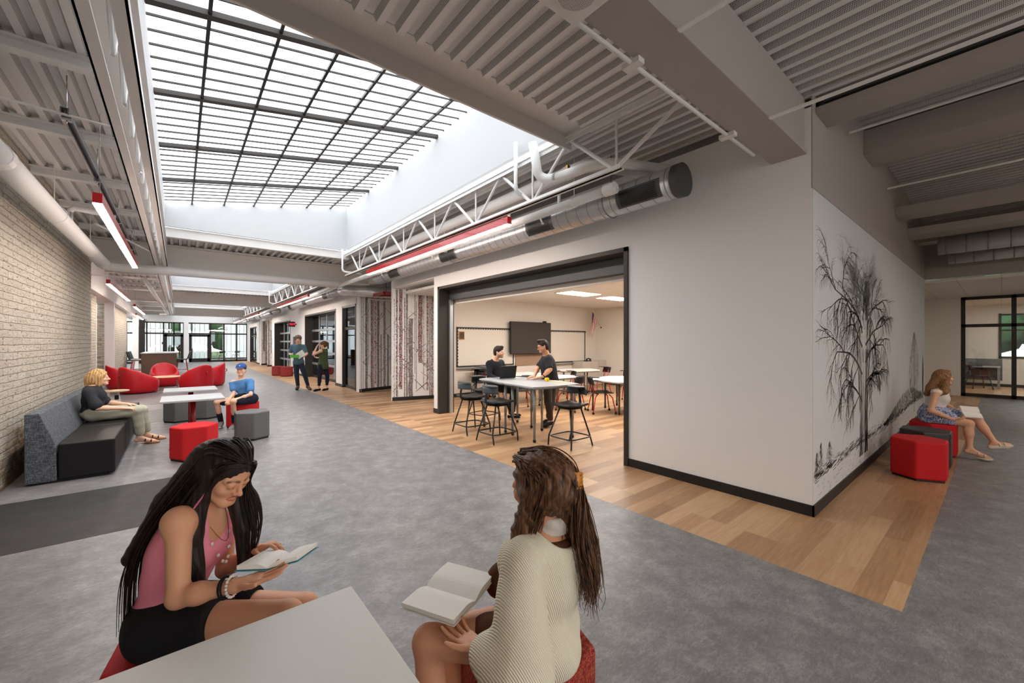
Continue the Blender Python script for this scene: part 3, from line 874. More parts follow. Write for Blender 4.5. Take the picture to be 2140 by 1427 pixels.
duct([(4.0, 13.3, 3.22), (4.0, 21.3, 3.22)], 0.165, 'galvanized spiral duct above the second stretch of the right wall', ((14.6, 15.0), (17.6, 18.0), (20.3, 20.7)), False)
tag(MB().tube([(4.0, 13.3, 3.22), (4.02, 13.0, 3.20), (4.12, 12.72, 3.17), (4.35, 12.5, 3.14), (4.7, 12.35, 3.12), (5.6, 12.3, 3.12)], 0.165, 28).build('duct_elbow', 'galv', smooth=True), 'galvanized duct elbow turning into the recess above the canopy', 'duct')
duct([(4.0, 24.2, 3.22), (4.0, 31.0, 3.22)], 0.165, 'galvanized spiral duct farther down the right wall', ((25, 25.4), (29.0, 29.4)), False)
duct([(4.0, 33.0, 3.22), (4.0, 38.0, 3.22)], 0.165, 'farthest galvanized spiral duct near the end wall', ((35, 35.4),), False)
# ------------------------------------------------------------------ pipes
def pipe(name, label, pts, r, cat='pipe', m='white_paint', rings=(), hangers=()):
    t = thing(name, label, cat, pts[0])
    MB().tube(pts, r, 20).build('pipe_run', m, t, smooth=True)
    for y0, y1, c in rings: MB().tube([(c[0], y0, c[1]), (c[0], y1, c[1])], r + 0.010, 16).build('collar', m, t)
    for (x, y, z) in hangers:
        h = MB()
        h.tube([(x + (r + 0.01) * math.cos(a), y, z + (r + 0.01) * math.sin(a)) for a in [2 * PI * i / 16 for i in range(17)]], 0.004, 5)
        h.tube([(x, y, z + r), (x, y, 3.8)], 0.005, 6); h.build('hanger', 'white_paint', t)
    return t
def elbow(a, c, b, n=6):
    a, c, b = Vector(a), Vector(c), Vector(b)
    return [tuple(a * (1 - t) ** 2 + c * 2 * t * (1 - t) + b * t * t) for t in [i / n for i in range(n + 1)]]
pipe('roof_drain_pipe', 'fat white pipe along the brick wall bending under the cross beam',
     [(-1.18, 3.0, 3.14), (-1.18, 11.55, 3.17)] + elbow((-1.18, 11.6, 3.17), (-1.18, 11.88, 3.17), (-0.9, 11.88, 3.17)) + [(3.45, 11.88, 3.2)], 0.1,
     rings=((5.3, 5.42, (-1.18, 3.15)), (11.35, 11.45, (-1.18, 3.17))), hangers=((-1.18, 7.4, 3.16), (-1.18, 10.0, 3.17)))
pipe('branch_pipe', 'thin white pipe with elbows above the fat pipe, left wall', [(-1.18, 8.3, 3.2), (-1.18, 8.3, 3.4)] + elbow((-1.18, 8.3, 3.4), (-1.18, 8.3, 3.46), (-1.1, 8.3, 3.46)) + [(-0.72, 8.35, 3.44)], 0.035)
pipe('sprinkler_main', 'long white sprinkler pipe running beside the spiral ducts', [(3.70, 2.7, 3.28), (3.70, 24.0, 3.26), (3.70, 39, 3.26)], 0.055,
     rings=((2.7, 2.84, (3.70, 3.28)), (9.0, 9.1, (3.70, 3.27)), (16, 16.1, (3.7, 3.27))), hangers=((3.7, 3.3, 3.28), (3.7, 6.4, 3.27), (3.7, 9.6, 3.27), (3.7, 14, 3.27)))
q = MB()
for y in (3.55, 4.55): q.tube([(3.70, y, 3.3), (3.70, y, 3.46)], 0.022, 8)
for y in (3.9, 6.9, 9.4): q.tube([(3.70, y, 3.24), (3.74, y, 3.17)], 0.012, 8); q.ball((3.75, y, 3.165), (0.02, 0.02, 0.012), 8)
tag(q.build('sprinkler_fittings', 'white_paint', smooth=True), 'white tees and sprinkler heads on the long sprinkler pipe', 'sprinkler')
pipe('insulated_pipe', 'thick white insulated pipe above the truss with elbow, nearest', [(4.3, 2.75, 3.62), (3.85, 2.95, 3.64)] + elbow((3.8, 2.98, 3.64), (3.66, 3.04, 3.64), (3.66, 3.25, 3.64)) + [(3.66, 11.9, 3.64)], 0.075, rings=((3.3, 3.4, (3.66, 3.64)),))
pipe('insulated_pipe', 'second insulated pipe dropping through a u bend beside the truss', [(4.35, 2.35, 3.52), (3.75, 2.62, 3.53), (3.62, 2.72, 3.53)] + elbow((3.6, 2.75, 3.53), (3.5, 2.85, 3.53), (3.44, 3.0, 3.5)) + [(3.4, 3.3, 3.5)] + elbow((3.4, 3.3, 3.5), (3.36, 3.5, 3.5), (3.3, 3.52, 3.6)) + [(3.25, 3.55, 3.95)], 0.055)
tag(MB().ball((3.42, 3.16, 3.51), (0.03, 0.035, 0.04), 10).box(3.41, 3.45, 3.14, 3.17, 3.5, 3.6).build('brass_valve', 'brass'), 'small brass valve on the white u bend pipe', 'valve')
pipe('drain_pipe', 'thin white vertical pipe dropping beside the nearest truss', [(3.28, 3.9, 4.1), (3.28, 3.9, 3.55)] + elbow((3.28, 3.9, 3.55), (3.28, 3.9, 3.47), (3.36, 3.9, 3.46)) + [(3.62, 3.9, 3.42)], 0.026)
for k in (1, 2):
    o = BAY * k
    pipe('drain_pipe', 'thin white looped pipe at the far end of the %s truss' % ('nearest', 'second')[k - 1], [(3.22, o - 0.1, 3.95), (3.22, o - 0.1, 3.45)] + elbow((3.22, o - 0.1, 3.45), (3.22, o - 0.1, 3.38), (3.32, o - 0.1, 3.38)) + [(3.7, o - 0.1, 3.38)], 0.026)
pipe('sprinkler_pipe', 'white pipe crossing the left ceiling beyond the first beam', [(-0.62, 12.6, 3.05), (-0.45, 27.5, 3.05), (-0.75, 28.0, 3.05)], 0.05, hangers=((-0.58, 15.8, 3.05), (-0.54, 19.5, 3.05)))
# unistrut channel and flat braces on the left
t = thing('strut_channel', 'galvanized strut channel hanging along the left ceiling', 'channel', (-0.72, 5.1, 3.5))
q = MB(); q.box(-0.745, -0.737, 4.85, 12.0, 3.45, 3.49); q.box(-0.703, -0.695, 4.85, 12.0, 3.45, 3.49); q.box(-0.745, -0.695, 4.85, 12.0, 3.485, 3.492)
q.build('channel_body', 'galv_strut', t)
for y in (4.95, 6.6, 8.7, 11.0): MB().tube([(-0.72, y, 3.4), (-0.72, y, 3.8)], 0.005, 6).box(-0.75, -0.69, y - 0.02, y + 0.02, 3.42, 3.45).build('threaded_rod', 'chrome', t)
for (a, b, lb) in (((-1.45, 4.75, 3.42), (-0.42, 4.95, 3.46), 'nearest flat white brace across the left ceiling'), ((-1.05, 9.3, 3.5), (-0.42, 10.6, 3.34), 'slanted flat white brace beyond the red lamp')):
    tag(MB().bar(a, b, 0.035, 0.008).build('flat_brace', 'white_paint'), lb, 'brace')
for y in (14.2, 17.4, 25.0, 28.2):
    tag(MB().box(-1.7, -0.42, y, y + 0.05, 3.22, 3.26).build('cross_rail', 'white_paint'), {14.2: 'nearest', 17.4: 'second', 25.0: 'third', 28.2: 'farthest'}[y] + ' thin white rail crossing the left ceiling beyond the first cross beam', 'rail', 'thin rails over the far left side')
# beam A details: surface conduit
t = thing('surface_conduit', 'round conduit with clamps along the edge of the nearest beam', 'conduit', (2.8, 1.48, 3.3))
MB().tube([(1.35, 1.44, 3.285), (4.05, 1.44, 3.285)], 0.014, 10).build('pipe_run', 'beam_paint', t, smooth=True)
for x in (2.15, 3.5): MB().box(x - 0.03, x + 0.03, 1.38, 1.5, 3.268, 3.3).build('clamp', 'beam_paint', t)
for x0, x1, y0, y1, z, lb in ((2.10, 2.135, -3.0, 1.128, 3.285, 'slim flat bar running from the nearest beam, left of two'), (3.46, 3.50, -3.0, 1.128, 3.285, 'slim flat bar running from the nearest beam, right of two')):
    tag(MB().box(x0, x1, y0, y1, z, z + 0.01).build('flat_bar', 'white_paint'), lb, 'bar')
# speaker plate
t = thing('ceiling_speaker', 'round perforated ceiling speaker in a square plate, top of picture', 'speaker', (1.5, 1.75, 3.25))
MB().box(1.33, 1.63, 1.15, 1.45, 3.26, 3.298).build('plate', 'beam_paint', t, bevel=0.004)
MB().lathe([(0, 0), (0.098, 0), (0.1, 0.006), (0, 0.007)], (1.48, 1.30, 3.253), 32).build('grille_disc', 'beam_paint', t, smooth=True)
q = MB()
for ring in range(1, 13):
    n = ring * 6
    for k in range(n):
        a = 2 * PI * k / n; rr = ring * 0.0076; c = (1.48 + rr * math.cos(a), 1.30 + rr * math.sin(a))
        q.add([(c[0] + 0.0024 * math.cos(b), c[1] + 0.0024 * math.sin(b), 3.2525) for b in [PI / 3 * j for j in range(6)]], [tuple(range(6))])
q.build('perforation', 'black', t)

# ------------------------------------------------------------------ right-hand ceiling over the mural side
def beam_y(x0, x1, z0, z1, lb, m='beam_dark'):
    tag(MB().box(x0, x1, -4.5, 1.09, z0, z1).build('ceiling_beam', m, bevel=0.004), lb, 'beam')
beam_y(4.52, 4.9, 3.68, 3.74, 'flat pale beam flange right beside the corner, right ceiling')
beam_y(6.55, 7.1, 3.9, 4.2, 'second pale beam crossing the right ceiling')
beam_y(8.9, 9.3, 3.6, 3.75, 'third pale beam crossing the right ceiling')
beam_y(10.2, 10.7, 3.5, 3.64, 'fourth pale beam in the right ceiling above the first duct')
beam_y(11.4, 11.8, 3.56, 3.7, 'fifth pale beam in the right ceiling before the bulkhead')
tag(MB().box(4.6, 4.85, -4.5, 1.05, 3.80, 3.90).build('shade_box', 'grille', bevel=0.006), 'grey housing lying in the gap beside the corner beam, right ceiling', 'housing')
for x, z, lb in ((5.6, 3.85, 'thin conduit nearest the corner across the right ceiling'), (7.9, 3.8, 'thin dark conduit between the second and third right beams')):
    tag(MB().tube([(x, 1.05, z), (x, -0.1, z), (x + 0.1, -0.5, z + 0.03), (x, -0.9, z), (x, -4.4, z)], 0.016, 8).build('conduit', 'beam_paint'), lb, 'conduit')
for (x, z, y1, lb) in ((10.9, 3.36, 0.75, 'spiral duct high on the right, nearer of the pair'), (12.3, 3.35, 0.7, 'spiral duct high on the right, farther of the pair')):
    t = thing('spiral_duct', lb, 'duct', (x, y1, z)); MB().tube([(x, y1, z), (x, -4.4, z)], 0.16, 28).build('duct_body', 'galv', t, smooth=True)
    q = MB(); y = y1 - 0.1
    while y > -3: q.tube([(x, y - 0.006, z), (x, y + 0.006, z)], 0.1635, 28, cap=False); y -= 0.25
    q.build('seam', 'galv_strut', t)

# ------------------------------------------------------------------ tree mural on the front wall (printed line drawing)
def branch_mesh(mb, x, z, ang, ln, wd, depth, rnd, droop, yoff, lim):
    """recursive flat strokes on the plane Y = const"""
    n = 5; px, pz = x, z
    pts = [(x, z)]
    for i in range(n):
        ang += rnd.uniform(-0.22, 0.22) - droop * math.copysign(1, math.cos(ang)) * 0.16 * (1 if abs(math.cos(ang)) > 0.15 else 0)
        px += math.cos(ang) * ln / n; pz += math.sin(ang) * ln / n
        pts.append((px, pz))
    vs = []; 
    for i, (a, b) in enumerate(pts):
        w_ = wd * (1 - 0.65 * i / n) / 2
        j = min(i, n - 1); dx, dz = pts[j + 1][0] - pts[j][0], pts[j + 1][1] - pts[j][1]; L = math.hypot(dx, dz) or 1
        nx, nz = -dz / L * w_, dx / L * w_
        vs += [(a + nx, yoff, b + nz), (a - nx, yoff, b - nz)]
    mb.add(vs, [(2 * i, 2 * i + 1, 2 * i + 3, 2 * i + 2) for i in range(n)])
    if depth <= 0: return
    for i in range(1, n + 1):
        for _ in range(1 if rnd.random() < 0.75 else 2):
            s = rnd.choice((-1, 1))
            branch_mesh(mb, pts[i][0], pts[i][1], ang + s * rnd.uniform(0.3, 0.9), ln * rnd.uniform(0.4, 0.62), wd * 0.5, depth - 1, rnd, droop, yoff, lim)
t = thing('tree_mural', 'large grey line drawing of a bare tree covering the front wall', 'mural', (5.3, 1.09, 0.1))
rnd = random.Random(11)
YM = 1.0865
MB().box(WX + 0.001, 12.785, 1.0875, 1.0899, 0.1, 2.98).build('printed_panel', 'mural_gray', t)
struct(MB().box(WX + 0.001, 12.78, 1.086, 1.0899, 2.975, 2.985).build('trim_8', 'edge_gray'))
tr = MB(); 
# trunk: a bundle of vertical strokes, tapering
cx = 6.06
for i in range(30):
    o = rnd.uniform(-0.11, 0.11); vs = []; wv = rnd.uniform(0.004, 0.010)
    for j in range(12):
        f = j / 11; z = 0.42 + f * (rnd.uniform(1.6, 2.2) - 0.42 if j > 8 else 1.6) * rnd.uniform(0.97, 1.0)
        sp_ = 0.8 - 0.2 * f if f < .3 else 0.74 + (f - .3) * 1.6
        x = cx + o * sp_ + rnd.uniform(-0.008, 0.008)
        ww = wv * (1 - 0.7 * f)
        vs += [(x - ww / 2, YM, z), (x + ww / 2, YM, z)]
    tr.add(vs, [(2 * j, 2 * j + 1, 2 * j + 3, 2 * j + 2) for j in range(11)])
STR = lambda mb: setattr(mb, 'v', [(6.55 + (x - 6.06) * 2.75, y, min(2.76, 0.2 + (z - 0.42) * 1.122)) for x, y, z in mb.v])
STR(tr); tr.build('trunk', 'mural_ink', t)
br = MB()
for z, s, L, a in ((1.0, -1, 0.55, .9), (1.12, 1, 0.5, .95), (1.3, -1, 0.75, .75), (1.42, 1, 0.62, .8), (1.6, -1, 0.8, .7), (1.62, 1, 0.6, .9), (1.8, -1, 0.8, .8), (1.9, 1, 0.6, .9), (1.75, -1, .5, 1.1), (1.2, 1, .4, .6)):
    branch_mesh(br, cx + s * 0.05, z, PI / 2 - s * (PI / 2 - a), L, 0.034, 3, rnd, 0.9, YM + 0.0005, None)
br.v = [(max(4.5, 6.55 + (x - 6.06) * (1.75 if x < 6.06 else 2.1)), y, 0.2 + (z - 0.42) * 1.122) for x, y, z in br.v]; br.build('lower_branches', 'mural_ink', t)
tw = MB()
for i in range(12):
    x = cx + rnd.uniform(-0.38, 0.42); z = rnd.uniform(1.5, 2.1)
    branch_mesh(tw, cx + (x - cx) * 0.4, z, PI / 2 - (x - cx) * 0.5 + rnd.uniform(-.1, .1), rnd.uniform(0.32, 0.5), 0.012, 3, rnd, 0.0, YM + 0.001, None)
STR(tw); tw.build('upper_twigs', 'mural_ink', t)
# hatched crown: many short slanted strokes inside the crown outline
h = MB()
for i in range(2600):
    z = rnd.uniform(1.35, 2.66); f = max(0, (z - 1.5) / 1.22)
    hw = 0.50 * (1 - 0.5 * f ** 1.6) * (0.85 + 0.15 * math.sin(z * 23))
    x = cx + 0.02 + rnd.uniform(-1, 1) * hw
    if abs(x - cx + 0.12) < 0.07 and z > 2.3: continue
    l_ = rnd.uniform(0.03, 0.11); an = rnd.choice((1.25, 1.5, 0.7, 1.7)) + rnd.uniform(-.2, .2); wv = rnd.uniform(0.0015, 0.0042)
    dx, dz = math.cos(an) * l_, math.sin(an) * l_
    h.add([(x, YM + 0.0015, z), (x + wv, YM + 0.0015, z), (x + dx + wv, YM + 0.0015, z + dz), (x + dx, YM + 0.0015, z + dz)], [(0, 1, 2, 3)])
STR(h); h.build('crown_hatching', 'mural_ink', t)
# ground line, distant trees and hill
g = MB()
def ground(x): return 0.33 + 0.02 * math.sin(x * 1.3) + (x - 4.5) * 0.012
for i in range(900):
    x = 4.45 + rnd.random() ** 1.0 * 8.0; z = ground(x) + rnd.gauss(0, 0.03); l_ = rnd.uniform(0.03, 0.16)
    g.add([(x, YM, z), (x + l_, YM, z + 0.012), (x + l_, YM, z + 0.018), (x, YM, z + 0.006)], [(0, 1, 2, 3)])
for i in range(160):
    x = 4.5 + rnd.random() * 6; z = ground(x) - rnd.uniform(0.08, 0.26); l_ = rnd.uniform(0.02, 0.1)
    g.add([(x, YM, z), (x + l_, YM, z + 0.01), (x + l_, YM, z + 0.014), (x, YM, z + 0.004)], [(0, 1, 2, 3)])
for i in range(1300):
    x = rnd.uniform(7.9, 12.2); top = 0.30 * math.sin(min(1, (x - 7.9) / 2.6) * PI * 0.5) * (1 if x < 10.6 else max(0.35, 1 - (x - 10.6) * .5))
    z = ground(x) + rnd.uniform(0, 1) * top; l_ = rnd.uniform(0.01, 0.05)
    g.add([(x, YM, z), (x + 0.012, YM, z), (x + 0.016, YM, z + l_), (x + 0.004, YM, z + l_)], [(0, 1, 2, 3)])
for cx2, hh, ww in ((4.55, 0.22, 0.05), (4.68, 0.28, 0.06), (4.98, 0.24, 0.09)):
    for i in range(170):
        f = rnd.random(); z = ground(cx2) + f * hh; x = cx2 + rnd.gauss(0, 1) * ww * (1 - f * 0.8) ; l_ = 0.03
        g.add([(x, YM, z), (x + 0.006, YM, z), (x + rnd.uniform(-.02, .02), YM, z + l_)], [(0, 1, 2)])
g.build('ground_and_hedges', 'mural_ink', t)
s = MB()
for cx2, z0, z1, ww in ((11.1, 0.6, 1.75, 0.8), (12.45, 0.6, 1.25, 0.14)):
    s.add([(cx2 - .03, YM, 0.22), (cx2 + .03, YM, 0.22), (cx2 + .01, YM, z1 - .2), (cx2 - .01, YM, z1 - .2)], [(0, 1, 2, 3)])
    for i in range(800):
        f = rnd.random(); z = z0 - 0.2 + f * (z1 - z0 + 0.2); hw = ww * math.sin(max(0.02, min(1, f * 1.0)) * PI) ** 0.7 * (1 - f * 0.3)
        x = cx2 + rnd.uniform(-1, 1) * hw; l_ = rnd.uniform(0.03, 0.08)
        s.add([(x, YM, z), (x + 0.014, YM, z), (x + 0.02, YM, z + l_)], [(0, 1, 2)])
s.build('distant_trees', 'mural_ink_light', t)

# ------------------------------------------------------------------ far right glazed room
root = thing('window_7', None, None, (17.8, 0, 0)); struct(root)
b = MB(); X7 = 17.8
for y in (0.72, -0.22, -1.2, -2.2, -3.2): b.box(X7, X7 + 0.1, y - 0.045, y + 0.045, 0, 2.9)
for z in (0.05, 2.06, 2.86): b.box(X7, X7 + 0.1, -4.5, 0.76, z - 0.045, z + 0.045)
b.build('frame', 'bronze', root)
MB().box(X7 + 0.04, X7 + 0.05, -4.4, 0.7, 0.08, 2.82).build('pane', 'glass', root)
slab('wall_side', 17.8, 18.0, 0.76, 1.7, 0, 2.95, 'wall_cream')
slab('wall_side', 22.5, 22.6, 0.05, 5, 0, 3.0, 'wall_cream')
slab('wall_side', 22.5, 22.6, -4.5, 0.05, 0, 1.05, 'wall_cream')
slab('wall_side', 22.5, 22.6, -4.5, 0.05, 2.55, 3.0, 'wall_cream')
slab('wall_side', 18.0, 22.6, 2.6, 2.7, 0, 3.0, 'wall_cream')
basebd('baseboard_side', 22.48, 22.5, -4.5, 2.6)
root = thing('window_8', None, None, (22.5, -1, 1)); struct(root)
b = MB()
for y in (0.03, -0.9, -1.2, -2.2): b.box(22.46, 22.56, y - 0.03, y + 0.03, 1.0, 2.6)
for z in (1.05, 2.0, 2.55): b.box(22.46, 22.56, -4.5, 0.06, z - 0.03, z + 0.03)
b.build('frame', 'bronze', root); MB().box(22.5, 22.51, -4.4, 0.02, 1.06, 2.54).build('pane', 'glass', root)
tag(MB().box(24, 60, -40, 30, -0.3, -0.1).build('car_park', 'asphalt'), 'grey paved ground outside the far right window', 'ground', kind='stuff')
m = MB()
rr = random.Random(4)
for i in range(420): m.ball((rr.uniform(42, 48), rr.uniform(-30, 12), rr.uniform(.5, 9)), rr.uniform(.6, 1.5), 8)
tag(m.build('hedge', 'foliage', smooth=True), 'green trees outside the far right window', 'trees', kind='stuff')

# ------------------------------------------------------------------ wall clock with red digits
t = thing('digital_clock', 'small red digital wall clock on the right corridor wall', 'clock', (WX - 0.1, 22.0, 2.45))
MB().box(WX - 0.34, WX - 0.06, 21.9, 21.96, 2.33, 2.58).build('case', 'black', t, bevel=0.01)
MB().box(WX - 0.08, WX, 21.91, 21.95, 2.42, 2.48).build('bracket', 'black', t)
fc = bpy.data.curves.new('digits', 'FONT'); fc.body = '12:19'; fc.size = 0.115; fc.extrude = 0.002; fc.align_x = 'CENTER'; fc.align_y = 'CENTER'
fc.materials.append(MATS['red_digits'])
fo = bpy.data.objects.new('digit_curve', fc); C.objects.link(fo); bpy.context.view_layer.update(); me = bpy.data.meshes.new_from_object(fo); bpy.data.objects.remove(fo); me.name = 'digits'
fo = bpy.data.objects.new('digits', me); C.objects.link(fo); fo.parent = t; fo.rotation_euler = (PI / 2, 0, 0); fo.location = (WX - 0.2 - (WX - 0.1), -0.103, 0.005)
t = thing('notice_board', 'collage poster on the wall behind the curly haired man', 'poster', (WX, 22.2, 1.5))
MB().box(WX - 0.02, WX - 0.004, 20.9, 22.6, 1.15, 1.85).build('board', 'sign_dark', t)
q = MB(); rr = random.Random(3)
for i in range(14):
    y = 21 + rr.random() * 1.3; z = 1.2 + rr.random() * .5; q.box(WX - 0.024, WX - 0.02, y, y + .2, z, z + .12)
q.build('photo', 'birch_red', t)
# sign and notice by the narrow window
tag(MB().box(5.0, 5.22, 15.38, 15.40, 1.27, 1.49).build('room_sign', 'sign_dark'), 'dark room sign behind the narrow storefront glass', 'sign')
tag(MB().box(4.98, 5.22, 15.38, 15.40, 1.1, 1.25).build('paper_notice', 'paper'), 'white paper notice under the dark room sign', 'notice')

linear_lamp(9.4, -3.6, -0.9, 3.2, 'red linear lamp hanging over the mural side, out to the right', 0.9)
linear_lamp(6.4, -3.6, -1.2, 3.2, 'red linear lamp nearest over the mural side, out to the right', 0.9)

for (x, y, lb) in ((15.2, -2.3, 'added fill light in the tile ceiling before the far glazed room'), (20.3, -0.9, 'added fill light inside the far right glazed room'), (20.3, -3.0, 'second added fill light deeper in the far right glazed room')):  # ceiling lights added out of view to brighten the right end
    t = thing('recessed_light', lb, 'light', (x, y, 2.89))
    MB().box(x - .61, x + .61, y - .31, y + .31, 2.887, 2.9).build('frame', 'white_paint', t); MB().box(x - .56, x + .56, y - .27, y + .27, 2.88, 2.888).build('diffuser', 'troffer', t)

linear_lamp(3.38, -6.4, -1.3, 3.14, 'added red linear fill lamp behind the viewpoint, truss side', 0.6)  # pair of unseen lamps added behind the camera to brighten the foreground
linear_lamp(-0.60, -6.3, -1.6, 2.90, 'added red linear fill lamp behind the viewpoint, brick side', 0.85)
# ------------------------------------------------------------------ hexagonal ottomans
def ottoman(label, m, x, y, rz, h=0.45, R=0.27, group=None):
    t = thing('ottoman', label, 'ottoman', (x, y, 0), rz, group)
    hexa = [(R * math.cos(PI / 3 * i), R * math.sin(PI / 3 * i)) for i in range(6)]
    MB().prism(hexa, 0.02, h).build('body', m, t, bevel=0.022, seg=4)
    MB().prism([(a * 0.93, b * 0.93) for a, b in hexa], 0, 0.03).build('plinth', 'black', t)
    return t
ottoman('red ottoman in front of the near white table, by the black bench', 'red_fabric', 0.165, 7.06, 0.0)
ottoman('grey ottoman nearest the boy in the blue shirt', 'gray_vinyl', 0.93, 7.88, 0.52)
ottoman('red ottoman the boy in the blue shirt sits on', 'red_fabric', 0.93, 9.08, 0.1)
ottoman('grey ottoman half hidden behind the two tables, left', 'gray_vinyl', 0.02, 10.5, 0.2)
ottoman('grey ottoman half hidden behind the two tables, right', 'gray_vinyl', 0.42, 10.6, 0.6)
ottoman('nearest red ottoman of the row along the tree mural', 'red_fabric', 6.73, 0.62, 0.0)
ottoman('black ottoman between the two red ones along the tree mural', 'charcoal_vinyl', 7.5, 0.63, 0.0)
ottoman('red ottoman under the girl with the book by the tree mural', 'red_fabric', 8.3, 0.62, 0.0)
ottoman('bright red ottoman under the long haired girl in the foreground', 'red_fabric', 0.04, 2.03, 0.35)
ottoman('patterned red woven ottoman under the girl in the cream sweater', 'red_weave', 1.02, 1.16, 0.2)
ottoman('dark red ottoman by the corridor wall, left of the pair', 'red_weave_plain', 3.62, 21.9, 0.3)
ottoman('dark red ottoman by the corridor wall, right of the pair', 'red_weave_plain', 3.86, 21.1, 0.0)

# ------------------------------------------------------------------ white top tables with red pedestals
def ped_table(label, x0, x1, y0, y1, z=0.74, base='red_paint', top='table_gray'):
    cx, cy = (x0 + x1) / 2, (y0 + y1) / 2
    t = thing('pedestal_table', label, 'table', (cx, cy, 0))
    MB().box(x0, x1, y0, y1, z - 0.028, z).build('tabletop', top, t, bevel=0.004)
    MB().tube([(cx, cy, 0.05), (cx, cy, z - 0.04)], 0.038, 20).build('pedestal', base, t, smooth=True)
    MB().box(cx - 0.16, cx + 0.16, cy - 0.16, cy + 0.16, z - 0.045, z - 0.028).build('top_plate', 'dark_frame', t)
    for i in range(4):
        a = PI / 4 + i * PI / 2; d = Vector((math.cos(a), math.sin(a), 0)); n = Vector((-d.y, d.x, 0)) * 0.035
        p0 = Vector((cx, cy, 0)) + d * 0.02; p1 = Vector((cx, cy, 0)) + d * 0.36
        q = MB(); q.add([p0 + n + Vector((0, 0, .02)), p0 - n + Vector((0, 0, .02)), p1 - n + Vector((0, 0, .01)), p1 + n + Vector((0, 0, .01)),
                         p0 + n + Vector((0, 0, .13)), p0 - n + Vector((0, 0, .13)), p1 - n + Vector((0, 0, .04)), p1 + n + Vector((0, 0, .04))],
                        [(0, 1, 2, 3), (7, 6, 5, 4), (0, 4, 5, 1), (1, 5, 6, 2), (2, 6, 7, 3), (3, 7, 4, 0)])
        q.build('foot', base, t, bevel=0.006)
    return t
ped_table('square white table with red pedestal, nearer of the two beside the bench', -0.21, 0.54, 7.5, 8.27)
ped_table('square white table with red pedestal, farther of the two beside the bench', -0.21, 0.54, 8.97, 9.68)
ped_table('large pale tabletop in the foreground between the two girls', -0.30, 0.46, 0.67, 1.43, top='table_white')

# ------------------------------------------------------------------ modular bench sofa
def bench(label, y0, y1):
    t = thing('bench_sofa', label, 'sofa', (-0.95, (y0 + y1) / 2, 0))
    def prof(p, a, b, m, nm, bev):
        q = MB(); n = len(p)
        q.add([(x, a, z) for x, z in p] + [(x, b, z) for x, z in p], [tuple(range(n)), tuple(range(n, 2 * n))[::-1]] + [(i, n + i, n + (i + 1) % n, (i + 1) % n) for i in range(n)])
        return q.build(nm, m, t, bevel=bev, seg=3)
    prof([(-1.30, 0.02), (-1.06, 0.02), (-1.07, 0.43), (-1.19, 0.79), (-1.30, 0.79)], y0, y1, 'gray_tweed', 'backrest', 0.012)
    q = MB().box(-1.055, -0.59, y0, y1, 0.025, 0.43); q.build('seat', 'black_vinyl', t, bevel=0.02, seg=4)
    MB().box(-1.24, -0.65, y0 + 0.05, y1 - 0.05, 0, 0.03).build('foot_rail', 'black', t)
bench('grey backed black bench module nearest the camera', 6.76, 7.965)
bench('grey backed black bench module the blonde woman sits on', 7.985, 9.20)
bench('grey backed black bench module beyond the blonde woman', 9.22, 10.6)

# ------------------------------------------------------------------ small power side table
t = thing('side_table', 'small round side table with power sockets at the end of the bench', 'table', (-1.0, 11.35, 0))
MB().lathe([(0, 0), (0.22, 0), (0.225, 0.012), (0.22, 0.024), (0, 0.024)], (-1.0, 11.35, 0.586), 32).build('tabletop', 'wood_top', t, smooth=True)
MB().add([(-1.09, 11.27, 0), (-0.85, 11.27, 0), (-0.85, 11.43, 0), (-1.09, 11.43, 0), (-1.06, 11.29, .586), (-0.94, 11.29, .586), (-0.94, 11.41, .586), (-1.06, 11.41, .586)],
         [(0, 3, 2, 1), (4, 5, 6, 7), (0, 1, 5, 4), (1, 2, 6, 5), (2, 3, 7, 6), (3, 0, 4, 7)]).build('column', 'white_paint', t, bevel=0.01)
for z in (0.44, 0.28): MB().box(-0.99, -0.93, 11.266, 11.284, z, z + 0.08).build('socket', 'black', t)

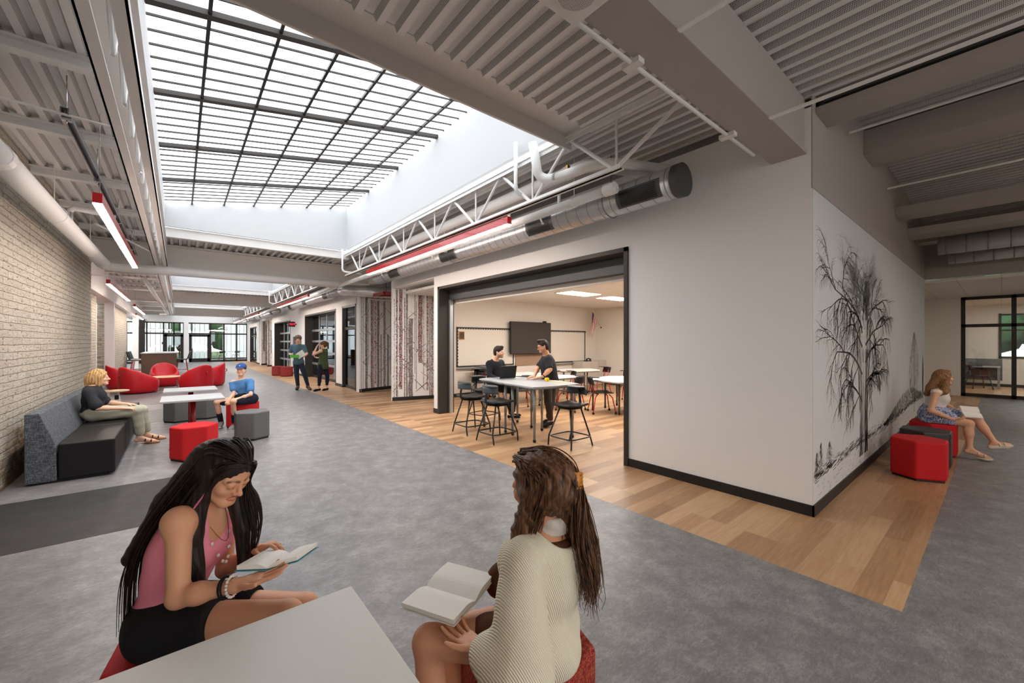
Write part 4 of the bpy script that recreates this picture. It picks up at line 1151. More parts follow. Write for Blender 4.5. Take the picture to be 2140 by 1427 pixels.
# ------------------------------------------------------------------ red lounge chairs
def lounge_proto():
    t = thing('lounge_chair', 'red lounge chair', 'lounge chair')
    nu = 48
    def foot(a):                        # front = +y
        k = 0.44 if True else 0
        x, y = math.cos(a), math.sin(a)
        e = (abs(x) ** 2.6 + abs(y) ** 2.6) ** (-1 / 2.6)
        return x * e * 0.43, y * e * 0.45
    def rim(a):
        b = max(0.0, -math.sin(a)); b2 = 0.5 + 0.5 * math.cos(min(PI, abs(((a + PI / 2 + PI) % (2 * PI)) - PI) / 0.62 * 0.5))
        return 0.40 + 0.44 * b2 ** 1.9
    rows = [(0.82, 0.0, 0), (0.93, 0.04, 0), (1.0, 0.16, 0), (1.0, 0.30, 0), ('r', .90, 0), ('r', 1.0, 0), ('r', 0.985, .06), ('i', .5, .0), ('i', .0, .0)]
    vs = []; fs = []
    R = []
    for j in range(12):
        ring = []
        for i in range(nu):
            a = 2 * PI * i / nu; fx, fy = foot(a); h = rim(a)
            back = (h - 0.40) / 0.44
            if j == 0: p = (fx * 0.84, fy * 0.84, 0.0)
            elif j == 1: p = (fx * 0.94, fy * 0.94, 0.03)
            elif j == 2: p = (fx * 1.0, fy * 1.0, 0.12)
            elif j == 3: p = (fx * 1.01, fy * 1.01, 0.26)
            elif j == 4: p = (fx * (0.99 - 0.03 * back), fy * (0.99 + 0.04 * back), 0.26 + (h - 0.26) * 0.5)
            elif j == 5: p = (fx * (0.96 - 0.12 * back), fy * (0.96 + 0.08 * back), 0.26 + (h - 0.26) * 0.86)
            elif j == 6: p = (fx * (0.90 - 0.14 * back), fy * (0.90 + 0.13 * back), h)
            elif j == 7: p = (fx * (0.82 - 0.12 * back), fy * (0.82 + 0.10 * back), h - 0.012)
            elif j == 8: p = (fx * (0.78 - 0.10 * back), fy * (0.78 - 0.06 * back), 0.40 + (h - 0.40) * 0.72)
            elif j == 9: p = (fx * 0.66, fy * (0.66 - 0.12 * back), 0.40 + (h - 0.40) * 0.25)
            elif j == 10: p = (fx * 0.5, fy * (0.5 - 0.1 * back), 0.395)
            else: p = (fx * 0.2, fy * 0.2, 0.39)
            ring.append(p)
        vs += ring
    for j in range(11):
        for i in range(nu): fs.append((j * nu + i, j * nu + (i + 1) % nu, (j + 1) * nu + (i + 1) % nu, (j + 1) * nu + i))
    fs.append(tuple(range(nu))[::-1]); fs.append(tuple(range(11 * nu, 12 * nu)))
    MB().add(vs, fs).build('shell', 'red_vinyl', t, smooth=True, subsurf=1)
    MB().tube([(0, -0.485, 0.60), (0, -0.515, 0.59), (0, -0.52, 0.54), (0, -0.485, 0.50)], 0.014, 8).build('pull_strap', 'red_vinyl', t, smooth=True)
    MB().tube([(0, -0.455, 0.06), (0, -0.462, 0.2), (0, -0.468, 0.35), (0, -0.484, 0.48)], 0.0035, 5).build('seam', 'red_paint', t)
    return t
LC = lounge_proto()
G = 'red lounge chairs around the low round table'
spots = [((-0.97, 17.12), -0.95, 'red lounge chair seen from behind, nearest on the left of the low table'),
         ((-1.42, 18.9), -1.45, 'red lounge chair by the brick wall, leftmost behind the near one'),
         ((-0.40, 19.25), PI + 0.1, 'red lounge chair facing the camera beyond the low table'),
         ((0.46, 17.3), 0.55, 'red lounge chair seen from behind, right of the low table'),
         ((0.86, 18.35), 1.35, 'red lounge chair seen from the side, rightmost of the group')]
for i, ((x, y), rz, lb) in enumerate(spots): place(LC if i == 0 else copy_tree(LC), (x, y, 0), rz, lb, G)
t = thing('coffee_table', 'low round wooden table between the red lounge chairs', 'table', (-0.4, 18.0, 0))
MB().lathe([(0, 0), (0.50, 0), (0.505, 0.012), (0.50, 0.024), (0, 0.024)], (-0.4, 18.0, 0.40), 40).build('tabletop', 'wood_top', t, smooth=True)
for i in range(3):
    a = 0.2 + i * 2 * PI / 3; MB().tube([(-0.4 + 0.38 * math.cos(a), 18 + 0.38 * math.sin(a), 0), (-0.4 + 0.32 * math.cos(a), 18 + 0.32 * math.sin(a), 0.40)], 0.014, 8).build('leg', 'alu', t)

# ------------------------------------------------------------------ bar table and tall chairs
t = thing('bar_table', 'tall brown laminate table with white top behind the red chairs', 'table', (-0.7, 25, 0))
MB().box(-1.33, -0.09, 25.0, 25.06, 0, 1.05).build('end_panel', 'brown_laminate', t)
MB().box(-1.33, -0.09, 28.4, 28.46, 0, 1.05).build('end_panel', 'brown_laminate', t)
MB().box(-1.36, -0.06, 24.96, 28.5, 1.05, 1.085).build('tabletop', 'table_gray', t)
MB().box(-0.74, -0.70, 25.06, 28.4, 0.2, 1.05).build('spine_panel', 'brown_laminate', t)
def tall_chair_proto():
    t = thing('bar_chair', 'tall chair', 'chair')
    MB().grid(lambda u, v: ((u - .5) * .42, (v - .5) * .42, .74 + .03 * (2 * u - 1) ** 2 - 0.02 * math.cos((v - .5) * 3)), 8, 8).build('seat', 'plastic_black', t, smooth=True, solid=0.02)
    MB().grid(lambda u, v: ((u - .5) * .42 * (1 - .25 * v), -.2 - .1 * v - .06 * (1 - (2 * u - 1) ** 2), .78 + .36 * v), 8, 8).build('backrest', 'plastic_gray', t, smooth=True, solid=0.015)
    for sx in (-1, 1):
        for sy in (-1, 1): MB().tube([(sx * .24, sy * .24, 0), (sx * .16, sy * .15, .72)], 0.012, 8).build('leg', 'red_tube', t)
    MB().tube([(-.21, -.21, .25), (.21, -.21, .25), (.21, .21, .25), (-.21, .21, .25), (-.21, -.21, .25)], 0.01, 8).build('foot_ring', 'red_tube', t)
    return t
TC = tall_chair_proto(); G = 'tall chairs at the brown bar table'
for i, (x, y, rz, lb) in enumerate(((-1.52, 25.5, -1.5, 'nearest tall red legged chair on the left of the bar table'), (-1.52, 26.3, -1.6, 'second tall red legged chair on the left of the bar table'),
                                    (-1.52, 27.2, -1.5, 'farthest tall red legged chair on the left of the bar table'), (0.12, 25.6, 1.5, 'tall red legged chair on the right of the bar table'))):
    place(TC if i == 0 else copy_tree(TC), (x, y, 0), rz, lb, G)
# dark credenza and monitor seen at the far left
t = thing('media_console', 'dark media console with screen at the far left', 'console', (-3.3, 34, 0))
MB().box(-4.4, -2.6, 33.8, 34.3, 0, 0.9).build('cabinet', 'dark_frame', t)
MB().box(-4.0, -3.0, 33.78, 33.83, 1.3, 2.1).build('screen', 'black', t); MB().box(-3.6, -3.4, 33.9, 34, 0.9, 1.5).build('stand', 'alu', t)
# furniture in the far outer room
def cafe_table(x, y, lb):
    t = thing('cafe_table', lb, 'table', (x, y, 0)); MB().box(x - .6, x + .6, y - .35, y + .35, .72, .75).build('tabletop', 'table_gray', t)
    MB().tube([(x, y, 0.02), (x, y, .72)], 0.03, 10).build('pedestal', 'alu', t); MB().box(x - .3, x + .3, y - .05, y + .05, 0, .03).build('foot', 'alu', t)
cafe_table(2.6, 44, 'grey table behind the far glass, left of two'); cafe_table(4.0, 44.2, 'grey table behind the far glass, right of two')
def desk_chair_proto(nm, lb, fr):
    t = thing(nm, lb, 'chair')
    MB().grid(lambda u, v: ((u - .5) * .44, (v - .5) * .42, .45 + .02 * (2 * u - 1) ** 2), 6, 6).build('seat', 'plastic_black', t, smooth=True, solid=0.02)
    MB().grid(lambda u, v: ((u - .5) * .42, -.22 - .05 * v - .05 * (1 - (2 * u - 1) ** 2), .64 + .17 * v), 8, 4).build('backrest', 'plastic_black', t, smooth=True, solid=0.015)
    for sx in (-1, 1):
        MB().tube([(sx * .12, -.1, .43), (sx * .12, -.2, .5), (sx * .10, -.25, .72)], 0.013, 8).build('back_post', fr, t, smooth=True)
        for sy in (-1, 1):
            l = MB().tube([(sx * .14, sy * .13, .43), (sx * .19, sy * .19, .36), (sx * .235, sy * .24, .08), (sx * .24, sy * .25, .06)], 0.012, 8).build('leg', fr, t, smooth=True)
            MB().ball((sx * .24, sy * .25, .03), (0.022, 0.03, 0.03), 10).build('caster', 'black', l)
    # side arm tablet
    MB().prism([(-.02, -.28), (.26, -.26), (.27, -.12), (.0, -.10)], .80, .815).build('arm_shelf', 'plastic_black', t, bevel=.004)
    return t
SCH = desk_chair_proto('student_chair', 'student chair', 'red_tube'); BCH = desk_chair_proto('task_chair', 'task chair', 'tube_black')
for i, (x, y, rz, lb) in enumerate(((2.9, 43.2, 0, 'dark chair behind the far glass, left of two'), (3.9, 43.3, .4, 'dark chair behind the far glass, right of two'), (20.95, 0.5, 2.0, 'black chair tucked under the grey desk, far right room'), (20.6, 1.4, 1.2, 'second black chair half hidden by the frame, far right room'))):
    place(BCH if i == 0 else copy_tree(BCH), (x, y, 0), rz, lb)
# ring pendants far away
for x, y, lb in ((-1.2, 43.0, 'round ring pendant lamp in the far room, left'), (2.6, 43.5, 'round ring pendant lamp in the far room, right')):
    t = thing('ring_pendant', lb, 'lamp', (x, y, 2.6))
    MB().tube([(x + .7 * math.cos(a), y + .7 * math.sin(a), 2.62) for a in [2 * PI * i / 32 for i in range(33)]], 0.03, 8).build('housing', 'dark_frame', t)
    MB().tube([(x + .7 * math.cos(a), y + .7 * math.sin(a), 2.59) for a in [2 * PI * i / 32 for i in range(33)]], 0.02, 6).build('diffuser', 'led', t)
    MB().tube([(x, y + .7, 2.62), (x, y, 3.3), (x, y - .7, 2.62)], 0.004, 5).build('hanger', 'chrome', t)
# far right room desk
t = thing('workstation', 'grey desk with privacy screen in the far right glazed room', 'desk', (21.4, 0.8, 0))
MB().box(21.2, 21.9, 0.02, 2.2, 0.72, 0.75).build('desktop', 'table_gray', t)
MB().box(21.9, 21.95, -0.02, 2.2, 0.25, 1.0).build('privacy_screen', 'gray_vinyl', t)
for x, y in ((21.25, 0.06), (21.85, 0.06), (21.25, 2.1)): MB().box(x - .03, x + .03, y - .03, y + .03, 0, .72).build('leg', 'leg_gray', t)

# ------------------------------------------------------------------ classroom
def whiteboard(label, x0, x1, z0, z1):
    t = thing('whiteboard', label, 'whiteboard', (x0, 10, z0)); y = 9.985
    MB().box(x0, x1, y - 0.01, y + 0.01, z0, z1).build('panel', 'whiteboard', t)
    q = MB(); w_ = 0.035
    q.box(x0, x1, y - 0.02, y, z1 - w_, z1); q.box(x0, x0 + w_, y - 0.02, y, z0, z1); q.box(x1 - w_, x1, y - 0.02, y, z0, z1); q.box(x0, x1, y - 0.02, y, z0, z0 + w_)
    q.build('frame', 'ink', t)
    q = MB(); x = x0
    while x < x1 - 0.02:
        q.ball((x + 0.04, y - 0.02, z1 - w_), (0.035, 0.004, 0.03), 6); x += 0.09
    z = z0
    while z < z1 - 0.05:
        q.ball((x0 + w_, y - 0.02, z + 0.04), (0.02, 0.004, 0.035), 6); q.ball((x1 - w_, y - 0.02, z + 0.04), (0.02, 0.004, 0.035), 6); z += 0.09
    q.build('scalloped_border', 'ink', t)
    MB().box(x0, x1, y - 0.08, y, z0 - 0.06, z0 - 0.03).build('tray', 'alu', t)
whiteboard('left whiteboard with black scalloped border in the classroom', 6.16, 8.3, 0.86, 2.02)
whiteboard('right whiteboard with black scalloped border in the classroom', 9.6, 11.8, 0.86, 2.0)
tag(MB().box(8.38, 9.58, 9.97, 9.995, 0.82, 1.5).build('pin_panel', 'tan_panel'), 'tan pin panel under the wall screen', 'panel')
t = thing('wall_screen', 'large dark flat screen on the classroom wall', 'television', (9, 9.9, 1.7))
MB().box(8.05, 9.83, 9.82, 9.88, 1.2, 2.24).build('bezel', 'black', t, bevel=0.006)
MB().box(8.07, 9.81, 9.816, 9.822, 1.22, 2.22).build('display', 'screen', t)
MB().box(8.7, 9.2, 9.88, 10.0, 1.5, 1.9).build('bracket', 'black', t); MB().box(9.5, 9.62, 9.82, 9.88, 2.24, 2.29).build('webcam', 'black', t)
t = thing('plaque', 'small black and gold plaque hanging on the left whiteboard', 'plaque', (6.32, 9.96, 1.78))
MB().box(6.24, 6.41, 9.945, 9.96, 1.66, 1.89).build('frame', 'brass', t); MB().box(6.262, 6.388, 9.94, 9.946, 1.685, 1.865).build('panel', 'black', t)
q = MB()
for i, w_ in enumerate((.03, .015, .035, .04)): q.box(6.325 - w_, 6.325 + w_, 9.938, 9.941, 1.83 - i * .04, 1.84 - i * .04)
q.build('lettering', 'brass', t)
# flag
t = thing('flag', 'american flag hanging on an angled pole in the classroom corner', 'flag', (12.4, 9.72, 2.16))
MB().tube([(12.42, 9.73, 2.14), (11.72, 9.6, 2.72)], 0.009, 8).build('pole', 'wood_top', t); MB().ball((12.43, 9.73, 2.14), 0.03, 8).build('socket', 'black', t)
def flagp(u, v, e=0):   # u along the pole, v down
    a = Vector((11.76, 9.605, 2.69)); b = Vector((12.12, 9.68, 2.39)); p = a.lerp(b, u)
    return (p.x - 0.02 * v - 0.10 * v * u - 0.10 * v, p.y - 0.03 * math.sin(u * 9 + v * 2) - e, p.z - v * 0.62)
for i in range(13):
    m = MB(); u0 = i / 13
    m.grid(lambda u, v: flagp((i + u) / 13, v), 2, 12); m.build('stripe', 'flag_red' if i % 2 == 0 else 'paper', t, smooth=True)
MB().grid(lambda u, v: flagp(u * 7 / 13, v * .42, .004), 6, 6).build('canton', 'flag_blue', t, smooth=True)
q = MB()
for i in range(5):
    for j in range(5):
        p = flagp((.05 + i * .105) , .03 + j * .08, .007); q.add([(p[0] + .006 * math.cos(a), p[1], p[2] + .006 * math.sin(a)) for a in [PI / 3 * k for k in range(6)]], [tuple(range(6))])
q.build('stars', 'paper', t)
# cabinet and phone
t = thing('cabinet', 'low white cabinet in the classroom corner', 'cabinet', (11.9, 9.7, 0))
MB().box(11.1, 12.44, 9.5, 9.98, 0.02, 0.88).build('body', 'cabinet', t, bevel=0.004)
for i in range(3):
    d = MB().box(11.12 + i * .44, 11.54 + i * .44, 9.485, 9.5, 0.06, 0.86).build('door', 'cabinet', t, bevel=.003)
    MB().box(11.5 + i * .44, 11.515 + i * .44, 9.475, 9.485, .5, .62).build('handle', 'alu', d)
tag(MB().box(11.5, 11.72, 9.6, 9.8, 0.88, 0.91).tube([(11.48, 9.66, .95), (11.6, 9.66, .985), (11.74, 9.66, .95)], 0.022, 8).box(11.5, 11.53, 9.64, 9.68, .9, .96).box(11.69, 11.72, 9.64, 9.68, .9, .96).build('telephone', 'black'), 'black desk telephone on the white cabinet', 'telephone')
# troffers
for (cx, cy, lb) in ((8.15, 7.1, 'recessed ceiling light in the classroom, largest in view'), (9.9, 7.2, 'recessed classroom light cut by the opening frame, right'), (6.35, 7.05, 'recessed classroom light at the left behind the lintel'), (6.45, 4.95, 'recessed classroom light near the opening, top right'), (8.2, 4.0, 'recessed classroom light above the trapezoid tables'), (10.4, 4.2, 'recessed classroom light farthest to the right')):
    t = thing('recessed_light', lb, 'light', (cx, cy, 2.86), group='recessed lights in the classroom ceiling')
    MB().box(cx - .61, cx + .61, cy - .31, cy + .31, 2.857, 2.872).build('frame', 'white_paint', t); MB().box(cx - .56, cx + .56, cy - .27, cy + .27, 2.851, 2.858).build('diffuser', 'troffer', t)
tag(MB().lathe([(0, 0), (.09, 0), (.1, .02), (0, .03)], (9.4, 5.6, 2.85), 20).build('ceiling_sensor', 'white_paint'), 'small round sensor on the classroom ceiling', 'sensor')
# trapezoid tables
def leg(mbz, x, y, z1, parent, m='leg_gray', r=0.02, caster=True):
    l = MB().tube([(x, y, 0.05), (x, y, z1)], r, 12).tube([(x, y, 0.3), (x, y, z1)], r + 0.004, 12).build('leg', m, parent, smooth=True)
    (MB().ball((x, y, 0.03), (0.025, 0.032, 0.03), 10) if caster else MB().tube([(x, y, 0), (x, y, .06)], 0.024, 10)).build('caster' if caster else 'foot', 'black', l, smooth=True)
def shaped_table(label, poly, legs, z, legm='leg_gray', top='table_gray', caster=True):
    c = (sum(p[0] for p in poly) / len(poly), sum(p[1] for p in poly) / len(poly))
    t = thing('classroom_table', label, 'table', (c[0], c[1], 0))
    # smooth outline through the points
    n = len(poly); out = []
    for i in range(n):
        p0, p1, p2, p3 = poly[i - 1], poly[i], poly[(i + 1) % n], poly[(i + 2) % n]
        for s in range(5):
            u = s / 5
            f = lambda a, b, c_, d: 0.5 * ((2 * b) + (-a + c_) * u + (2 * a - 5 * b + 4 * c_ - d) * u * u + (-a + 3 * b - 3 * c_ + d) * u ** 3)
            lin = lambda b, c_: b + (c_ - b) * u
            k = 0.35
            out.append(((1 - k) * lin(p1[0], p2[0]) + k * f(p0[0], p1[0], p2[0], p3[0]), (1 - k) * lin(p1[1], p2[1]) + k * f(p0[1], p1[1], p2[1], p3[1])))
    MB().prism(out, z - 0.028, z).build('tabletop', top, t, bevel=0.004)
    MB().prism([(c[0] + (a - c[0]) * .93, c[1] + (b - c[1]) * .93) for a, b in out], z - 0.05, z - 0.028).build('underframe', 'edge_gray', t)
    for x, y in legs: leg(None, x, y, z - 0.03, t, legm, caster=caster)
    return t
shaped_table('tall pale table in the classroom opening, nearer half with wavy edge', [(4.14, 4.52), (4.6, 4.42), (5.08, 4.42), (5.2, 5.0), (5.12, 5.35), (4.7, 5.34), (4.22, 5.36), (4.18, 5.0)], [(4.30, 4.66), (5.0, 4.5), (4.98, 5.2), (4.36, 5.27)], 0.9)
shaped_table('tall pale table in the classroom opening, farther half with the laptop', [(4.22, 5.37), (4.7, 5.355), (5.12, 5.36), (5.2, 5.8), (5.12, 6.2), (4.7, 6.28), (4.32, 6.2), (4.30, 5.8)], [(4.39, 5.5), (4.4, 6.15), (5.12, 6.04), (5.0, 5.5)], 0.9)
shaped_table('white classroom table at the right edge of the opening', [(7.1, 5.1), (7.25, 6.0), (8.2, 6.25), (8.6, 5.9), (8.4, 5.0), (7.7, 4.9)], [(7.43, 6.05), (7.4, 5.3), (7.9, 6.06), (8.42, 6.1), (8.2, 5.2)], 0.74, 'plastic_gray', 'table_white', False)
shaped_table('pale classroom table behind the standing teacher', [(8.7, 8.6), (8.8, 7.85), (9.8, 7.7), (10.2, 8.4), (9.6, 8.8)], [(8.95, 8.4), (8.98, 7.95), (9.8, 8.2), (9.9, 8.4)], 0.74, 'leg_gray', 'table_white')
shaped_table('pale classroom table directly right of the standing teacher', [(6.7, 7.3), (6.6, 6.6), (7.6, 6.6), (7.75, 7.1), (7.3, 7.5)], [(6.8, 6.8), (7.45, 7.2), (7.6, 6.75), (6.9, 7.3)], 0.74, 'leg_gray', 'table_white')
shaped_table('pale classroom table between the two men', [(6.2, 8.4), (6.2, 7.6), (7.6, 7.7), (7.7, 8.6), (6.9, 8.9)], [(6.35, 7.75), (7.45, 7.85), (7.5, 8.45), (6.4, 8.3)], 0.74, 'leg_gray', 'table_white')
shaped_table('pale classroom table far at the right edge', [(10.2, 7.2), (10.1, 6.4), (11.2, 6.4), (11.3, 7.2)], [(10.3, 7.05), (10.3, 6.5), (11.0, 6.55), (11.1, 7.05)], 0.74, 'leg_gray', 'table_white')
G = 'red framed student chairs in the classroom'
for i, (x, y, rz, lb) in enumerate(((7.3, 5.7, -2.2, 'red framed chair tucked at the table by the right frame'), (8.05, 7.9, -1.4, 'red framed chair between the far pale tables'), (10.1, 7.95, 1.2, 'red framed chair right of the far pale table'),
                                    (6.2, 7.2, -.5, 'red framed chair left behind the seated man'), (7.0, 6.35, .2, 'red framed chair just right of the standing teacher legs'), (7.9, 7.4, 1.0, 'red framed chair behind the standing teacher'),
                                    (9.2, 6.3, 1.9, 'red framed chair right of the white table'), (6.7, 9.0, 3.0, 'red framed chair in front of the left whiteboard'))):
    place(SCH if i == 0 else copy_tree(SCH), (x, y, 0), rz, lb, G)
place(copy_tree(BCH), (6.55, 9.35, 0), 2.4, 'dark office chair at the left end of the whiteboard')
t = thing('standing_desk', 'small grey standing desk on one column by the whiteboard', 'desk', (6.95, 9.5, 0))
MB().box(6.6, 7.3, 9.25, 9.75, .86, .885).build('desktop', 'plastic_gray', t); MB().box(6.92, 6.98, 9.47, 9.53, .05, .86).build('column', 'leg_gray', t)
MB().box(6.7, 7.2, 9.47, 9.53, 0.0, .05).box(6.92, 6.98, 9.25, 9.75, 0, .05).build('base', 'leg_gray', t)
# tall stools
def stool_proto():
    t = thing('tall_stool', 'stool', 'stool')
    MB().grid(lambda u, v: ((u - .5) * .40 * (1 - .1 * (v - .5) ** 2), (v - .5) * .40 + .01, .625 + .018 * (2 * u - 1) ** 2 - .012 * math.cos((v - .5) * 4)), 10, 10).build('seat', 'plastic_black', t, smooth=True, solid=0.03, bevel=0)
    MB().box(-.14, .14, -.13, .14, .57, .605).build('seat_pan', 'black', t, bevel=.02)
    for sx in (-1, 1):
        for sy in (-1, 1):
            l = MB().tube([(sx * .10, sy * .10, .59), (sx * .235, sy * .235, 0.02)] if False else [(sx * .11, sy * .11, .59), (sx * .19 if sy < 0 else sx * .23, sy * .23, .16), (sx * .235, sy * .24, 0.01)], 0.0125, 10).build('leg', 'tube_black', t, smooth=True)
            MB().tube([(sx * .235, sy * .24, 0), (sx * .235, sy * .24, .018)], 0.013, 8).build('glide', 'chrome', l)
    r = []
    for i in range(33):
        a = 2 * PI * i / 32; x, y = math.cos(a), math.sin(a); e = (abs(x) ** 6 + abs(y) ** 6) ** (-1 / 6); r.append((x * e * .235, y * e * .24, .155))
    MB().tube(r, 0.011, 8, cap=False).build('foot_ring', 'tube_black', t, smooth=True)
    MB().tube([(0, -.12, .585), (0, -.19, .60), (0, -.225, .65), (0, -.215, .74), (0, -.19, .86)], [.02, .02, .02, .018, .018], 10).build('back_post', 'plastic_black', t, smooth=True)
    MB().grid(lambda u, v: (-.20 + .40 * u, -.235 + .10 * (2 * u - 1) ** 2, .775 + .10 * v), 14, 4).build('backrest', 'plastic_gray', t, smooth=True, solid=0.012)
    q = []
    for i in range(20):
        a = 2 * PI * i / 20; q.append((.03 + .17 * math.cos(a), -.17 + .105 * math.sin(a) * (1.0 if math.sin(a) > 0 else .7)))
    MB().prism(q, .882, .9).build('arm_shelf', 'plastic_gray', t, bevel=.005)
    return t
ST = stool_proto(); G = 'tall black stools at the classroom table'
for i, (x, y, rz, lb) in enumerate(((3.96, 5.92, -PI / 2, 'black tall stool left of the tall table, farther of two'), (3.93, 5.14, -PI / 2, 'black tall stool left of the tall table, nearer of two'),
                                    (4.60, 4.18, PI / 2, 'black tall stool at the near right end of the tall table'), (4.72, 6.62, PI + 0.15, 'black tall stool under the seated bearded man'))):
    place(ST if i == 0 else copy_tree(ST), (x, y, 0), rz, lb, G)
# laptop
t = thing('laptop', 'dark laptop open on the tall table in front of the seated man', 'laptop', (4.75, 5.95, .9))
ca, sa = math.cos(0.12), math.sin(0.12)
MB().box(-.17, .17, -.12, .12, 0, .016).xf(Matrix.Translation((4.72, 5.98, .9)) @ Matrix.Rotation(-.05, 4, 'Z')).build('base', 'alu', t, bevel=.003)
MB().box(-.18, .18, -.006, .006, 0, .235).xf(Matrix.Translation((4.72, 5.85, .912)) @ Matrix.Rotation(-.05, 4, 'Z') @ Matrix.Rotation(0.2, 4, 'X')).build('lid', 'laptop', t, bevel=.003)
t = thing('tape_measure', 'yellow tape measure on the tall table under the teachers hand', 'tape measure', (4.86, 5.1, .9))
MB().box(4.93, 4.99, 5.02, 5.09, .9, .96).build('case', 'yellow', t, bevel=.012); MB().box(4.97, 5.0, 4.55, 5.02, .9, .905).build('blade', 'yellow', t)
# ------------------------------------------------------------------ signed-distance figure modelling
def RC(a, b, ra, rb, k=0.02, g=0): return ('c', np.array(a, float), np.array(b, float), ra, rb, k, g)
def EL(c, r, F=None, k=0.02, g=0): return ('e', np.array(c, float), np.array(r, float), np.eye(3) if F is None else np.array(F, float), 0, k, g)
def sub(p): return ('-' + p[0],) + p[1:]
def prim_bound(p):
    if p[0][-1] == 'c': c = (p[1] + p[2]) / 2; return c, np.linalg.norm(p[2] - p[1]) / 2 + max(p[3], p[4])
    return p[1], float(max(p[2]))
def prim_d(p, P):
    if p[0][-1] == 'c':
        ba = p[2] - p[1]; L2 = float(ba @ ba) + 1e-12
        pa = P - p[1]; t = np.clip((pa @ ba) / L2, 0, 1)
        return np.linalg.norm(pa - t[:, None] * ba, axis=1) - (p[3] + (p[4] - p[3]) * t)
    q = (P - p[1]) @ p[3]
    k0 = np.linalg.norm(q / p[2], axis=1); k1 = np.linalg.norm(q / (p[2] ** 2), axis=1) + 1e-9
    return k0 * (k0 - 1) / k1
def sdf_eval(prims, P, disp=None, cuts=()):
    d = np.full(len(P), 1.0)
    for p in prims:
        e = prim_d(p, P); k = p[5]
        if p[0][0] == '-':
            h = np.clip(0.5 - 0.5 * (d + e) / k, 0, 1); d = d * (1 - h) - e * h + k * h * (1 - h)
        else:
            h = np.clip(0.5 + 0.5 * (d - e) / k, 0, 1); d = d * (1 - h) + e * h - k * h * (1 - h)
    if disp is not None: d = d + disp(P)
    for c0, n in cuts: d = np.maximum(d, (P - np.array(c0)) @ np.array(n))
    return d
def sdf_mesh(prims, res, disp=None, cuts=(), pad=0.02):
    B = [prim_bound(p) for p in prims if p[0][0] != '-']
    lo = np.min([c - r for c, r in B], axis=0) - pad; hi = np.max([c + r for c, r in B], axis=0) + pad
    N = np.ceil((hi - lo) / res).astype(int) + 2
    Fd = np.full(N, 1.0, np.float32); bs = 16
    AB = [prim_bound(p) for p in prims]
    br = bs * res * 0.87
    for i in range(0, N[0], bs):
        for j in range(0, N[1], bs):
            for k in range(0, N[2], bs):
                c = lo + (np.array([i, j, k]) + bs / 2) * res
                act = [p for p, (pc, pr) in zip(prims, AB) if np.linalg.norm(pc - c) < pr + br + 0.035]
                if not any(p[0][0] != '-' for p in act): continue
                n = [min(bs, N[q] - o) for q, o in enumerate((i, j, k))]
                g = np.stack(np.meshgrid(*[np.arange(o, o + m) for o, m in zip((i, j, k), n)], indexing='ij'), -1).reshape(-1, 3)
                Fd[i:i + n[0], j:j + n[1], k:k + n[2]] = sdf_eval(act, lo + g * res, disp, cuts).reshape(n)
    S = Fd < 0
    A = S[:-1, :-1, :-1]; cnt = np.zeros(A.shape, np.uint8)
    off = [(a, b, c) for a in (0, 1) for b in (0, 1) for c in (0, 1)]
    sh = lambda M, o: M[o[0]:M.shape[0] - 1 + o[0], o[1]:M.shape[1] - 1 + o[1], o[2]:M.shape[2] - 1 + o[2]]
    for o in off: cnt += sh(S, o)
    act = np.argwhere((cnt > 0) & (cnt < 8))
    idx = np.full(A.shape, -1, np.int32); idx[tuple(act.T)] = np.arange(len(act))
    val = {o: Fd[act[:, 0] + o[0], act[:, 1] + o[1], act[:, 2] + o[2]] for o in off}
    acc = np.zeros((len(act), 3)); w_ = np.zeros(len(act))
    for a in off:
        for ax in range(3):
            if a[ax]: continue
            b = list(a); b[ax] = 1; b = tuple(b)
            va, vb = val[a], val[b]; m = (va < 0) != (vb < 0)
            t = np.where(m, va / np.where(m, va - vb, 1), 0)
            pnt = np.array(a, float)[None].repeat(len(act), 0); pnt[:, ax] += t
            acc += pnt * m[:, None]; w_ += m
    V = lo + (act + acc / w_[:, None]) * res
    Fs = []
    for ax in range(3):
        sl0 = [slice(None)] * 3; sl1 = [slice(None)] * 3; sl0[ax] = slice(0, -1); sl1[ax] = slice(1, None)
        s0, s1 = S[tuple(sl0)], S[tuple(sl1)]
        for sgn in (0, 1):
            e = np.argwhere((s0 & ~s1) if sgn == 0 else (~s0 & s1))
            u, v = (ax + 1) % 3, (ax + 2) % 3
            ok = (e[:, u] > 0) & (e[:, v] > 0) & (e[:, u] < A.shape[u]) & (e[:, v] < A.shape[v]); e = e[ok]
            q = []
            for du, dv in ((0, 0), (-1, 0), (-1, -1), (0, -1)):
                f = e.copy(); f[:, u] += du; f[:, v] += dv; q.append(idx[tuple(f.T)])
            q = np.stack(q, 1)
            if sgn: q = q[:, ::-1]
            Fs.append(q)
    Fq = np.concatenate(Fs); Fq = Fq[(Fq >= 0).all(1)]
    return V, Fq
